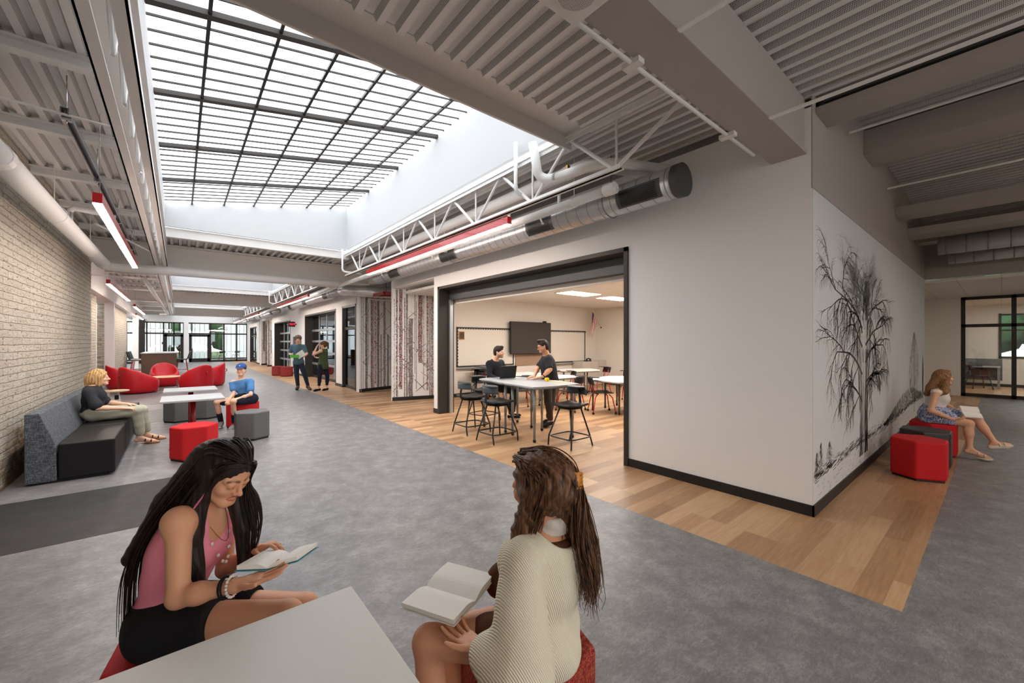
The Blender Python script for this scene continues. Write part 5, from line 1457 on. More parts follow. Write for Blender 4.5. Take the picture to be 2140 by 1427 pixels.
def np_obj(name, V, F, m, parent, col=None):
    L = np.array(ORG.get(parent.name, (0, 0, 0)))
    me = bpy.data.meshes.new(name)
    me.vertices.add(len(V)); me.vertices.foreach_set('co', (V - L).astype(np.float32).ravel())
    me.loops.add(len(F) * 4); me.loops.foreach_set('vertex_index', F.astype(np.int32).ravel())
    me.polygons.add(len(F)); me.polygons.foreach_set('loop_start', np.arange(0, len(F) * 4, 4, dtype=np.int32))
    me.polygons.foreach_set('loop_total', np.full(len(F), 4, dtype=np.int32))
    me.polygons.foreach_set('use_smooth', np.ones(len(F), bool))
    me.update(calc_edges=True); me.validate()
    if col is not None:
        at = me.color_attributes.new('Col', 'FLOAT_COLOR', 'POINT'); at.data.foreach_set('color', col.astype(np.float32).ravel())
    me.materials.append(MATS[m]); o = bpy.data.objects.new(name, me); C.objects.link(o); o.parent = parent; ORG[o.name] = tuple(L)
    return o
def skin_mat(name, col):
    m = mat(name, col, 0.5, spec=0.35)
    n, l, b = nodes_of(m)
    a = n.new('ShaderNodeAttribute'); a.attribute_name = 'Col'
    mx = n.new('ShaderNodeMix'); mx.data_type = 'RGBA'; mx.blend_type = 'MULTIPLY'; mx.inputs[0].default_value = 1
    mx.inputs[6].default_value = srgb(*col); l.new(a.outputs['Color'], mx.inputs[7]); l.new(mx.outputs[2], b.inputs['Base Color'])
    b.inputs['Subsurface Weight'].default_value = 0.08; b.inputs['Subsurface Radius'].default_value = (0.02, 0.008, 0.004)
def hair_mat(name, lo, hi):
    m = mat(name, lo, 0.5, spec=0.28)
    n, l, b = nodes_of(m)
    mp = mapping(n, l, (60, 60, 5)); t = n.new('ShaderNodeTexNoise'); t.inputs['Scale'].default_value = 1.5; t.inputs['Detail'].default_value = 5
    l.new(mp.outputs[0], t.inputs['Vector']); r = ramp(n, [(0.35, lo), (0.68, hi)]); l.new(t.outputs['Fac'], r.inputs[0]); l.new(r.outputs[0], b.inputs['Base Color'])
    bp = n.new('ShaderNodeBump'); bp.inputs['Strength'].default_value = 0.5; bp.inputs['Distance'].default_value = 0.004
    l.new(t.outputs['Fac'], bp.inputs['Height']); l.new(bp.outputs[0], b.inputs['Normal'])
def cloth_mat(name, col, rough=0.85, b=0.15, s=120, nz=0.06): mat(name, col, rough, spec=0.2, bump=b, bscale=s, noise=nz, nscale=6)
skin_mat('skin_tan', (212, 156, 122)); skin_mat('skin_light', (232, 186, 158)); skin_mat('skin_mid', (218, 168, 138))
hair_mat('hair_black', (20, 15, 14), (50, 36, 32)); hair_mat('hair_brown', (50, 32, 23), (128, 90, 64)); hair_mat('hair_blond', (150, 112, 66), (216, 180, 128))
hair_mat('hair_sand', (104, 70, 42), (168, 124, 80)); hair_mat('hair_dark', (28, 22, 20), (60, 46, 40)); mat('pink_strand', (204, 110, 130), 0.5)
mat('eye_white', (220, 214, 208), 0.3); mat('iris', (48, 32, 24), 0.2)
cloth_mat('pink_cloth', (236, 142, 160)); cloth_mat('black_denim', (30, 30, 32), 0.9, 0.3, 200); cloth_mat('black_cloth', (34, 36, 42)); cloth_mat('charcoal_cloth', (46, 48, 54))
cloth_mat('khaki_cloth', (176, 176, 160)); cloth_mat('blue_cloth', (82, 134, 190)); cloth_mat('navy_cloth', (34, 36, 50)); cloth_mat('teal_cloth', (78, 104, 118))
cloth_mat('olive_cloth', (72, 84, 56)); cloth_mat('jeans', (44, 50, 62)); cloth_mat('white_cloth', (222, 216, 208)); cloth_mat('brown_cloth', (86, 52, 34)); cloth_mat('mustard_cloth', (150, 112, 66), 0.9, 0.5, 90)
cloth_mat('sole_white', (214, 212, 204), 0.6); cloth_mat('shoe_gray', (130, 134, 136)); cloth_mat('shoe_brown', (92, 74, 56)); cloth_mat('shoe_black', (28, 28, 30)); cloth_mat('tan_sole', (150, 112, 78)); cloth_mat('cap_blue', (56, 86, 140)); cloth_mat('sandal_white', (216, 208, 194)); cloth_mat('gray_pants', (74, 70, 66))
def knit():
    m = mat('knit', (214, 206, 184), 0.95, spec=0.1)
    n, l, b = nodes_of(m); mp = mapping(n, l, (1, 1, 1), (0.5, 0.35, 0.2))
    wv = n.new('ShaderNodeTexWave'); wv.inputs['Scale'].default_value = 52; wv.inputs['Distortion'].default_value = 1.2; wv.inputs['Detail'].default_value = 1
    l.new(mp.outputs[0], wv.inputs['Vector']); r = ramp(n, [(0.0, (206, 196, 172)), (0.45, (234, 227, 208))]); l.new(wv.outputs['Fac'], r.inputs[0]); l.new(r.outputs[0], b.inputs['Base Color'])
    bp = n.new('ShaderNodeBump'); bp.inputs['Strength'].default_value = 0.5; bp.inputs['Distance'].default_value = 0.005; l.new(wv.outputs['Fac'], bp.inputs['Height']); l.new(bp.outputs[0], b.inputs['Normal'])
knit()
def floral():
    m = mat('floral_cloth', (90, 110, 170), 0.9); n, l, b = nodes_of(m); mp = mapping(n, l)
    v = n.new('ShaderNodeTexNoise'); v.inputs['Scale'].default_value = 38; v.inputs['Detail'].default_value = 2; v.inputs['Distortion'].default_value = 2
    l.new(mp.outputs[0], v.inputs['Vector']); r = ramp(n, [(0.40, (62, 80, 140)), (0.5, (104, 122, 176)), (0.54, (206, 208, 216))]); l.new(v.outputs['Fac'], r.inputs[0]); l.new(r.outputs[0], b.inputs['Base Color'])
floral()

def nrm(v): v = np.array(v, float); return v / (np.linalg.norm(v) + 1e-12)
def frame(f, u):
    f = nrm(f); u = np.array(u, float); u = nrm(u - f * (u @ f)); r = np.cross(f, u); return r, f, u
def hand_prims(w_, d, n, side, s=1.0, curl=(.35, .4, .45, .5), thumb=0.5, spread=0.08):
    """w_ wrist, d towards the fingertips, n out of the palm, side +1 thumb on +x of cross(d, n)"""
    d = nrm(d); n = np.array(n, float); n = nrm(n - d * (n @ d)); x = np.cross(d, n) * side
    P = []; knk = []
    for i, o in enumerate((0.030, 0.010, -0.010, -0.029)):
        k = w_ + (d * (0.088 - 0.004 * abs(i - 1)) + x * o) * s
        P.append(RC(w_ + (x * o * 0.45 + d * 0.008) * s, k, 0.0145 * s, 0.0115 * s, 0.012 * s)); knk.append(k)
    L = ((.042, .026, .021), (.047, .030, .022), (.043, .028, .022), (.033, .021, .019)); R = (.0088, .009, .0086, .0076)
    for i, k in enumerate(knk):
        a = k.copy(); dd = nrm(d + x * spread * (1.5 - i)); nn = n.copy(); c = curl[i]
        for j in range(3):
            ca, sa = math.cos(c * (0.8 + .35 * j)), math.sin(c * (0.8 + .35 * j)); dd, nn = dd * ca + nn * sa, nn * ca - dd * sa
            b = a + dd * L[i][j] * s; P.append(RC(a, b, R[i] * (1 - .07 * j) * s, R[i] * (.92 - .07 * j) * s, 0.003)); a = b
    a = w_ + (x * 0.018 + d * 0.02) * s; td = nrm(x * 0.75 + d * 0.75 + n * 0.15)
    for j, l_ in enumerate((.042, .032, .026)):
        b = a + td * l_ * s; P.append(RC(a, b, (.0135, .0105, .0095)[j] * s, (.011, .0095, .008)[j] * s, 0.006 if j == 0 else 0.003)); a = b
        td = nrm(td + d * 0.3 * thumb + n * 0.45 * thumb - x * 0.25 * thumb)
    return P
def head_prims(c, f, u, s=1.0, male=False, lid=False):
    r, f, u = frame(f, u); F = np.stack([r, f, u], 1); q = lambda x, y, z: c + (r * x + f * y + u * z) * s
    jw = 1.1 if male else 1.0
    P = [EL(q(0, -.014, .028), np.array((.074, .094, .084)) * s, F, .02), EL(q(0, .024, -.028), np.array((.061, .066, .084)) * s, F, .025)]
    for sx in (-1, 1):
        P += [RC(q(sx * .056, -.004, -.040), q(sx * .018, .066, -.094), .020 * s, .018 * jw * s, .02), EL(q(sx * .040, .060, -.030), np.array((.022, .020, .020)) * s, F, .02),
              RC(q(sx * .012, .084 if male else .081, .016), q(sx * .048, .070 if male else .067, .014), .011 * s, .009 * s, .014)]
    P += [RC(q(-.012, .074, -.096), q(.012, .074, -.096), .019 * jw * s, .019 * jw * s, .015)]
    for sx in (-1, 1): P.append(sub(EL(q(sx * .031, .099, -.003), np.array((.016, .014, .011)) * s, F, .008)))
    P += [RC(q(0, .088, .006), q(0, .107, -.030), .0065 * s, .0095 * s, .008), RC(q(0, .098, -.034), q(0, .112, -.032), .0095 * s, .0085 * s, .006)]
    for sx in (-1, 1):
        if lid: P.append(EL(q(sx * .031, .0790, -.003), np.array((.0165, .0115, .0115)) * s, F, .008))
        P += [EL(q(sx * .011, .098, -.036), np.array((.0075, .009, .007)) * s, F, .004), EL(q(sx * .031, .081, .0035), np.array((.0165, .0125, .0085)) * s, F, .003), EL(q(sx * .031, .0805, -.012), np.array((.014, .010, .004)) * s, F, .004),
              RC(q(sx * .018, .088, -.066), q(0, .0965, -.0605), .0035 * s, .0050 * s, .004), RC(q(sx * .017, .088, -.067), q(0, .0955, -.0705), .0035 * s, .0058 * s, .004),
              EL(q(sx * .073, -.012, -.012), np.array((.009, .017, .029)) * s, F, .004), RC(q(sx * .074, -.022, .012), q(sx * .082, -.026, -.01), .005 * s, .005 * s, .004)]
    return P, q
def face_color(V, q, s, brow=(.35, .28, .25), lip=(.86, .55, .55), lips=True, lash=None):
    col = np.ones((len(V), 4)); 
    def near(a, b, r):
        ba = b - a; t = np.clip(((V - a) @ ba) / (ba @ ba), 0, 1); return np.clip(1.6 - np.linalg.norm(V - a - t[:, None] * ba, axis=1) / r, 0, 1)
    for sx in (-1, 1):
        m = np.maximum(near(q(sx * .014, .095, .017), q(sx * .034, .090, .023), .0055 * s), near(q(sx * .034, .090, .023), q(sx * .051, .076, .016), .0045 * s))
        col[:, :3] = col[:, :3] * (1 - m[:, None]) + np.array(brow) * m[:, None]
        m = near(q(sx * .0185, .089, -.0665), q(0, .099, -.0635), .0058 * s); m2 = near(q(sx * .016, .089, -.067), q(0, .098, -.071), .0055 * s); m = np.maximum(m, m2)
        col[:, :3] = col[:, :3] * (1 - m[:, None]) + np.array(lip) * m[:, None]
        m = near(q(sx * .018, .094, -.0015), q(sx * .045, .086, -.0025), .0018 * s) if lash is None else near(q(sx * .019, .091, -.010), q(sx * .044, .084, -.009), .0026 * s)
        col[:, :3] = col[:, :3] * (1 - m[:, None]) + np.array((.25, .18, .16)) * m[:, None]
    return col
def limb_cloth(prims, add, k=None): return [tuple(list(p[:3]) + ([p[3] + add, p[4] + add] if p[0] == 'c' else [p[3], p[4]]) + [k or p[5], p[6]]) if p[0] == 'c' else ('e', p[1], p[2] + add, p[3], 0, k or p[5], p[6]) for p in prims]
def person(label, J, s=1.0, male=False, skin='skin_tan', res=0.006, brow=(.35, .28, .25), group=None, girth=1.0, handsK=None, eyes=True, hip=1.0, footdir=None, beard=None):
    """J: joint positions. returns root and prim regions"""
    J = {k: np.array(v, float) for k, v in J.items()}
    base = (J['pelvis'][0], J['pelvis'][1], 0.0)
    root = thing('person', label, 'person', base, group=group)
    pel, nk = J['pelvis'], J['neck']; hr, hl = J['hipR'], J['hipL']; sr, sl = J['shR'], J['shL']
    up = nrm(nk - pel); rt = nrm(sr - sl); rt = nrm(rt - up * (rt @ up)); fw = np.cross(up, rt); F = np.stack([rt, fw, up], 1)
    rp = nrm(hr - hl); rp = nrm(rp - up * (rp @ up)); fp = np.cross(up, rp); FP = np.stack([rp, fp, up], 1)
    g = s * girth; L = np.linalg.norm(nk - pel); R = {}
    mid = pel + (nk - pel) * .38; ch = pel + (nk - pel) * .70
    if 'mid' in J: mid = J['mid']
    if 'chest' in J: ch = J['chest']
    R['torso'] = [EL(pel + up * .01, np.array((.165 * hip, .115, .11)) * g, FP, .05), EL(mid, np.array((.130 if not male else .15, .098, .15)) * g, F, .06), EL(ch, np.array((.150 if not male else .178, .108, .16)) * g, F, .06),
                  RC(sl, sr, .050 * g, .050 * g, .06)]
    if not male: R['torso'] += [EL(ch + fw * .078 * g + rt * sx * .066 * g - up * .02, np.array((.052, .044, .054)) * g, F, .04) for sx in (-1, 1)]
    R['pelvis'] = [R['torso'][0]]
    R['neck'] = [RC(J['head'] - nrm(J['headU']) * .05 * s - nrm(J['headF']) * .012 * s, nk + up * .0, (.052 if not male else .060) * s, (.058 if not male else .066) * s, .03)]
    for S_ in 'LR':
        h, k, a, t_ = J['hip' + S_], J['kn' + S_], J['an' + S_], J['toe' + S_]
        d = nrm(a - k)
        bk = nrm(np.cross(np.cross(d, nrm(t_ - a)), d)) * -1
        R['thigh' + S_] = [RC(h, k, .088 * g * hip, .056 * g, .03)]
        R['calf' + S_] = [RC(k, k + (a - k) * .45, .053 * g, .047 * g, .02), EL(k + (a - k) * .32 + bk * .014, np.array((.045, .048, .11)) * g, np.stack([nrm(np.cross(d, bk)), bk, d], 1), .02), RC(k + (a - k) * .4, a, .044 * g, .033 * s, .02)]
        ft = nrm(t_ - a); heel = a - nrm(np.array((ft[0], ft[1], 0))) * .035 * s - np.array((0, 0, .045 * s)); ball = heel + (t_ - heel) * .78
        R['foot' + S_] = [RC(a, heel, .034 * s, .026 * s, .02), RC(a + np.array((0, 0, -.01)), ball, .032 * s, .024 * s, .02), RC(heel, ball, .024 * s, .026 * s, .02), RC(ball, t_, .027 * s, .020 * s, .02)]
        sh, el, wr = J['sh' + S_], J['el' + S_], J['wr' + S_]; ag = g * (1.0 if not male else 1.12)
        R['uarm' + S_] = [EL(sh - up * .006, np.array((.044, .044, .050)) * ag, None, .03), RC(sh, el, .0425 * ag, .035 * ag, .025)]
        R['farm' + S_] = [RC(el, el + (wr - el) * .35, .035 * ag, .0355 * ag, .02), RC(el + (wr - el) * .35, wr, .0345 * ag, .0225 * s, .02)]
        if 'hd' + S_ in J:
            hk = (handsK or {}).get(S_, {}); R['hand' + S_] = [RC(wr, wr + nrm(J['hd' + S_]) * .03 * s, .023 * s, .02 * s, .012)] + hand_prims(wr, J['hd' + S_], J['hn' + S_], 1 if S_ == 'R' else -1, s * (.95 if not male else 1.05), **hk)
    hp, q = head_prims(J['head'], J['headF'], J['headU'], s, male, not eyes)
    order = R['torso'] + R['neck']
    for S_ in 'LR':
        for b in ('thigh', 'calf', 'foot', 'uarm', 'farm', 'hand'): order += R.get(b + S_, [])
    V, Fq = sdf_mesh(hp + order, res)
    col = face_color(V, q, s, brow, lash=None if eyes else 1)
    if beard:
        loc = (V - J['head']); r_, f_, u_ = frame(J['headF'], J['headU']); zz = loc @ u_ / s; yy = loc @ f_ / s; xx = np.abs(loc @ r_) / s
        m = np.clip((-.048 - zz) / .01, 0, 1) * np.clip((yy + .0) / .02, 0, 1) * np.clip((zz + .125) / .01, 0, 1) * (xx < .075)
        lipm = (np.abs(zz + .066) < .006) & (xx < .02) & (yy > .08)
        m = m * (1 - lipm) * beard[0]; col[:, :3] = col[:, :3] * (1 - m[:, None]) + np.array(beard[1:]) * m[:, None]
    np_obj('body', V, Fq, skin, root, col)
    if eyes:
        for sx in (-1, 1):
            e = MB().ball(tuple(q(sx * .031, .0765, -.003)), .0125 * s, 14).build('eye', 'eye_white', root, smooth=True)
            MB().ball(tuple(q(sx * .031, .0865, -.0035)), .0052 * s, 10).build('iris', 'iris', e, smooth=True)
    R['q'] = q; R['F'] = F; R['up'] = up; R['fw'] = fw; R['rt'] = rt; R['J'] = J; R['mid'] = mid; R['ch'] = ch; R['s'] = s; R['head_prims'] = hp
    return root, R
def folds(amp=.004, f=38, seed=0):
    rr = np.random.RandomState(seed); D = rr.normal(size=(5, 3)); D /= np.linalg.norm(D, axis=1)[:, None]; ph = rr.uniform(0, 6, 5)
    def fn(P):
        o = 0
        for i in range(5): o = o + np.sin((P @ D[i]) * f * (0.6 + .25 * i) + ph[i] + 1.5 * np.sin((P @ D[(i + 1) % 5]) * f * .3))
        return amp * o / 3
    return fn
def cloth(name, prims, m, root, res=.007, disp=None, cuts=()): 
    V, Fq = sdf_mesh(prims, res, disp, cuts); return np_obj(name, V, Fq, m, root)
def hair_sdf(R, extra, th=.012, front=.030, low=-.02, full=0.0):
    """hair cap over the skull with the face left open, plus extra prims"""
    q = R['q']; s = R['s']; r_, f_, u_ = frame(R['J']['headF'], R['J']['headU']); F = np.stack([r_, f_, u_], 1)
    P = [EL(q(0, -.020, .032), (np.array((.074, .094, .084)) + th) * s, F, .015), EL(q(0, -.045, -.02), (np.array((.070, .066, .085)) + th * .6) * s, F, .03)] + extra[0]
    P.append(sub(EL(q(0, .100, -.045), np.array((.060, .075, .094)) * s, F, .012)))
    P += extra[1]
    return P
def strands(mb, guides, n, jit, r0, rnd, wave=0.0, wf=30):
    """tubes following interpolated guide curves; guides: list of polylines with equal point counts"""
    G = np.array(guides, float); ng = len(G)
    for i in range(n):
        t = rnd.random() * (ng - 1); a = int(t); b = min(a + 1, ng - 1); f = t - a
        c = G[a] * (1 - f) + G[b] * f
        o = np.array([rnd.gauss(0, 1) for _ in range(3)]) * jit; o2 = np.array([rnd.gauss(0, 1) for _ in range(3)]) * jit
        m = len(c); pts = []; L = 1.0 - rnd.random() ** 2 * .22; ph = rnd.random() * 6
        # catmull refinement
        sb = 10 if wave else 4
        for k in range((m - 1) * sb + 1):
            uu = k / ((m - 1) * sb) * L * (m - 1); j = min(int(uu), m - 2); w_ = uu - j
            p0, p1, p2, p3 = c[max(j - 1, 0)], c[j], c[j + 1], c[min(j + 2, m - 1)]
            p = 0.5 * ((2 * p1) + (-p0 + p2) * w_ + (2 * p0 - 5 * p1 + 4 * p2 - p3) * w_ ** 2 + (-p0 + 3 * p1 - 3 * p2 + p3) * w_ ** 3)
            fr = uu / (m - 1); p = p + o * (0.35 + .65 * fr) + o2 * fr * .6
            if wave: p = p + np.array((math.sin(fr * wf + ph), math.cos(fr * wf * .9 + ph), 0.3 * math.sin(fr * wf * 1.3 + ph))) * wave * min(1, fr * 2.5)
            pts.append(tuple(p))
        N = len(pts); mb.tube(pts, [r0 * (1 - .75 * (k / (N - 1)) ** 2) for k in range(N)], 4)
def shoe(name, R, S_, m, sole, root, add=.008, res=.006, high=False):
    P = limb_cloth(R['foot' + S_], add)
    a = R['J']['an' + S_]
    cuts = [((0, 0, a[2] + (.03 if high else -.012)), (0, 0, 1))]
    o = cloth(name, P, m, root, res, None, cuts)
    zb = min(p[2][2] for p in R['foot' + S_]) - .03
    if sole:
        t_ = R['J']['toe' + S_]; 
        SP = [RC(np.array((p[1][0], p[1][1], p[1][2] if False else p[1][2] - .012)), np.array((p[2][0], p[2][1], p[2][2] - .012)), p[3] + add, p[4] + add, .02) for p in R['foot' + S_][2:]]
        zc = t_[2] - .005
        cloth('sole', SP, sole, o, res, None, [((0, 0, zc), (0, 0, 1))] if abs(R['J']['an' + S_][2] - t_[2]) < .12 else [])
    return o
PJ = {
 'girlA': dict(pelvis=(-0.041, 2.056, 0.526), neck=(0.062, 1.958, 0.943), head=(0.133, 1.86, 1.094), headF=(0.493, -0.691, -0.5), headU=(0.335, -0.38, 0.86), hipR=(-0.052, 1.949, 0.543), hipL=(-0.021, 2.169, 0.484), shR=(0, 1.828, 0.953), shL=(0.151, 2.105, 0.824), elR=(-0.002, 1.752, 0.727), wrR=(0.147, 1.642, 0.76), hdR=(0.908, -0.36, 0.2), hnR=(-0.141, -0.014, 1), elL=(0.158, 2.203, 0.567), wrL=(0.231, 1.909, 0.741), hdL=(0.592, -0.618, 0.42), hnL=(0.111, -0.416, -0.8), knR=(0.304, 1.655, 0.584), anR=(0.316, 1.619, 0.248), toeR=(0.425, 1.555, 0.16), knL=(0.402, 1.846, 0.479), anL=(0.404, 1.819, 0.134), toeL=(0.524, 1.746, 0.037)),
 'girlB': dict(pelvis=(1.03, 1.095, 0.508), neck=(1.036, 1.038, 0.917), head=(0.985, 1.054, 1.073), headF=(-0.22, 0.959, -0.18), headU=(-0.054, 0.123, 0.98), hipL=(0.932, 1.072, 0.532), hipR=(1.121, 1.124, 0.5), shL=(0.873, 1.004, 0.86), shR=(1.208, 1.077, 0.797), elL=(0.787, 0.932, 0.611), wrL=(0.728, 1.033, 0.623), hdL=(-0.165, 0.979, -0.02), hnL=(-0.014, 0.141, 1), elR=(1.234, 1.237, 0.477), wrR=(0.979, 1.292, 0.626), hdR=(-0.877, 0.399, -0.05), hnR=(-0.191, -0.231, -0.95), knL=(0.667, 1.265, 0.543), anL=(0.651, 1.2, 0.111), toeL=(0.592, 1.275, 0.025), knR=(0.846, 1.35, 0.457), anR=(0.78, 1.327, 0.094), toeR=(0.712, 1.409, 0.038)),
 'woman': dict(pelvis=(-0.98, 8.5, 0.53), neck=(-0.97, 8.5, 0.925), head=(-0.91, 8.52, 1.055), headF=(1, -0.02, 0.03), headU=(-0.03, 0, 1), hipR=(-0.96, 8.4, 0.53), hipL=(-0.96, 8.6, 0.53), shR=(-1, 8.33, 0.86), shL=(-1, 8.67, 0.86), elR=(-0.9, 8.22, 0.64), wrR=(-0.64, 8.3, 0.6), hdR=(0.95, 0.2, -0.1), hnR=(0, 0.2, -1), elL=(-0.86, 8.74, 0.66), wrL=(-0.62, 8.62, 0.62), hdL=(0.95, -0.2, -0.1), hnL=(0, 0, -1), knR=(-0.49, 8.4, 0.53), anR=(-0.47, 8.46, 0.12), toeR=(-0.26, 8.44, 0.025), knL=(-0.46, 8.62, 0.52), anL=(-0.4, 8.7, 0.12), toeL=(-0.19, 8.72, 0.025)),
 'boy': dict(pelvis=(0.994, 9.032, 0.535), neck=(0.904, 9.041, 0.873), head=(0.891, 8.987, 1.073), headF=(-0.367, -0.916, -0.06), headU=(0.015, -0.013, 1), hipR=(0.927, 9.113, 0.523), hipL=(1.056, 8.916, 0.524), shR=(0.78, 9.144, 0.828), shL=(1.022, 8.879, 0.842), elR=(0.783, 9.011, 0.635), wrR=(0.689, 8.829, 0.54), hdR=(-0.305, -0.526, -0.5), hnR=(0.336, -0.536, 0.2), elL=(1.015, 8.755, 0.624), wrL=(0.733, 8.755, 0.528), hdL=(-0.872, 0.2, -0.4), hnL=(-0.258, 0.472, -0.3), knR=(0.531, 9.09, 0.491), anR=(0.603, 9.224, 0.096), toeR=(0.572, 9.069, 0.045), knL=(0.744, 8.72, 0.53), anL=(0.787, 8.969, 0.076), toeL=(0.704, 8.831, 0.014)),
 'manS': dict(pelvis=(3.074, 14.899, 0.911), neck=(3.062, 14.91, 1.532), head=(3.05, 14.854, 1.667), headF=(-0.249, -0.962, -0.02), headU=(0, 0, 1), hipR=(3.013, 14.95, 0.863), hipL=(3.136, 14.849, 0.863), shR=(2.914, 15.031, 1.437), shL=(3.209, 14.788, 1.437), elR=(2.842, 15.026, 1.199), wrR=(2.896, 14.722, 1.095), hdR=(0.567, -0.727, 0.1), hnR=(0, 0, 1), elL=(3.271, 14.672, 1.199), wrL=(3.15, 14.513, 1.111), hdL=(-0.808, 0.278, 0.2), hnL=(0, 0, 1), knR=(3.014, 14.884, 0.484), anR=(3.056, 14.915, 0.114), toeR=(2.963, 14.667, 0.055), knL=(3.222, 14.713, 0.484), anL=(3.308, 14.707, 0.129), toeL=(3.344, 14.483, 0.035)),
 'womanS': dict(pelvis=(3.605, 14.008, 0.835), neck=(3.629, 13.988, 1.363), head=(3.591, 13.954, 1.503), headF=(-0.86, 0.45, -0.25), headU=(-0.116, 0.095, 1), hipL=(3.53, 13.94, 0.81), hipR=(3.681, 14.075, 0.798), shL=(3.508, 13.854, 1.304), shR=(3.719, 14.108, 1.313), elL=(3.288, 13.88, 1.186), wrL=(3.41, 13.974, 1.427), hdL=(0.334, -0.146, 0.8), hnL=(0.59, -0.227, 0), elR=(3.651, 14.359, 1.088), wrR=(3.526, 14.332, 1.06), hdR=(-0.617, 0.509, 0.2), hnR=(0, 0, 1), knL=(3.481, 13.916, 0.475), anL=(3.503, 14.092, 0.09), toeL=(3.332, 13.974, 0.028), knR=(3.727, 13.972, 0.474), anR=(3.757, 14.141, 0.083), toeR=(3.605, 14.008, 0.027)),
 'man1': dict(pelvis=(4.91, 6.515, 0.73), neck=(4.888, 6.469, 1.225), head=(4.924, 6.374, 1.389), headF=(0.527, -0.823, -0.12), headU=(0.062, -0.051, 1), hipR=(4.828, 6.453, 0.721), hipL=(5.011, 6.6, 0.736), shR=(4.717, 6.415, 1.147), shL=(5.095, 6.531, 1.158), elR=(4.658, 6.334, 0.919), wrR=(4.724, 6.085, 0.877), hdR=(0.503, -0.804, -0.05), hnR=(0, 0, -1), elL=(5.143, 6.388, 0.919), wrL=(5.015, 6.169, 0.864), hdL=(-0.06, -0.858, -0.05), hnL=(0, 0, -1), knR=(5.112, 6.153, 0.613), anR=(5.044, 6.145, 0.157), toeR=(5.128, 6.011, 0.11), knL=(5.31, 6.315, 0.632), anL=(5.289, 6.397, 0.134), toeL=(5.37, 6.265, 0.084)),
 'man2': dict(pelvis=(5.427, 5.44, 0.837), neck=(5.343, 5.445, 1.319), head=(5.246, 5.46, 1.508), headF=(-0.837, 0.431, -0.3), headU=(-0.154, 0.127, 1), hipL=(5.315, 5.403, 0.828), hipR=(5.562, 5.497, 0.815), shL=(5.202, 5.276, 1.256), shR=(5.476, 5.62, 1.265), elL=(5.137, 5.161, 1.09), wrL=(4.968, 5.171, 0.97), hdL=(-0.845, 0.437, -0.12), hnL=(0, 0, -1), elR=(5.28, 5.626, 1.087), wrR=(5.027, 5.446, 0.966), hdR=(-0.922, -0.017, -0.12), hnR=(0, 0, -1), knL=(5.293, 5.356, 0.469), anL=(5.356, 5.369, 0.113), toeL=(5.162, 5.335, 0.045), knR=(5.512, 5.499, 0.45), anR=(5.512, 5.564, 0.11), toeR=(5.35, 5.568, 0.038)),
 'girlR': dict(pelvis=(8.328, 0.623, 0.546), neck=(8.362, 0.569, 0.925), head=(8.386, 0.524, 1.077), headF=(0.539, -0.808, 0.02), headU=(0, 0, 1), hipR=(8.182, 0.64, 0.533), hipL=(8.515, 0.599, 0.528), shR=(8.128, 0.581, 0.881), shL=(8.689, 0.533, 0.876), elR=(7.971, 0.619, 0.639), wrR=(8.126, 0.427, 0.531), hdR=(0.685, -0.694, 0.05), hnR=(0.127, 0.154, 1), elL=(8.725, 0.516, 0.642), wrL=(8.537, 0.412, 0.606), hdL=(0.567, -0.727, 0), hnL=(-0.268, -0.168, 0.9), knR=(8.226, 0.279, 0.482), anR=(8.186, 0.274, 0.16), toeR=(8.301, 0.101, 0.043), knL=(8.463, 0.213, 0.534), anL=(8.335, 0.06, 0.249), toeL=(8.38, -0.068, 0.241)),
}
def VV(*a): return np.array(a, float)
D_ = lambda r, d, z: VV(.7714 * r + .6363 * d, -.6363 * r + .7714 * d, z)
def loc(R, x, y, z, o='ch'): return R[o] + R['rt'] * x + R['fw'] * y + R['up'] * z
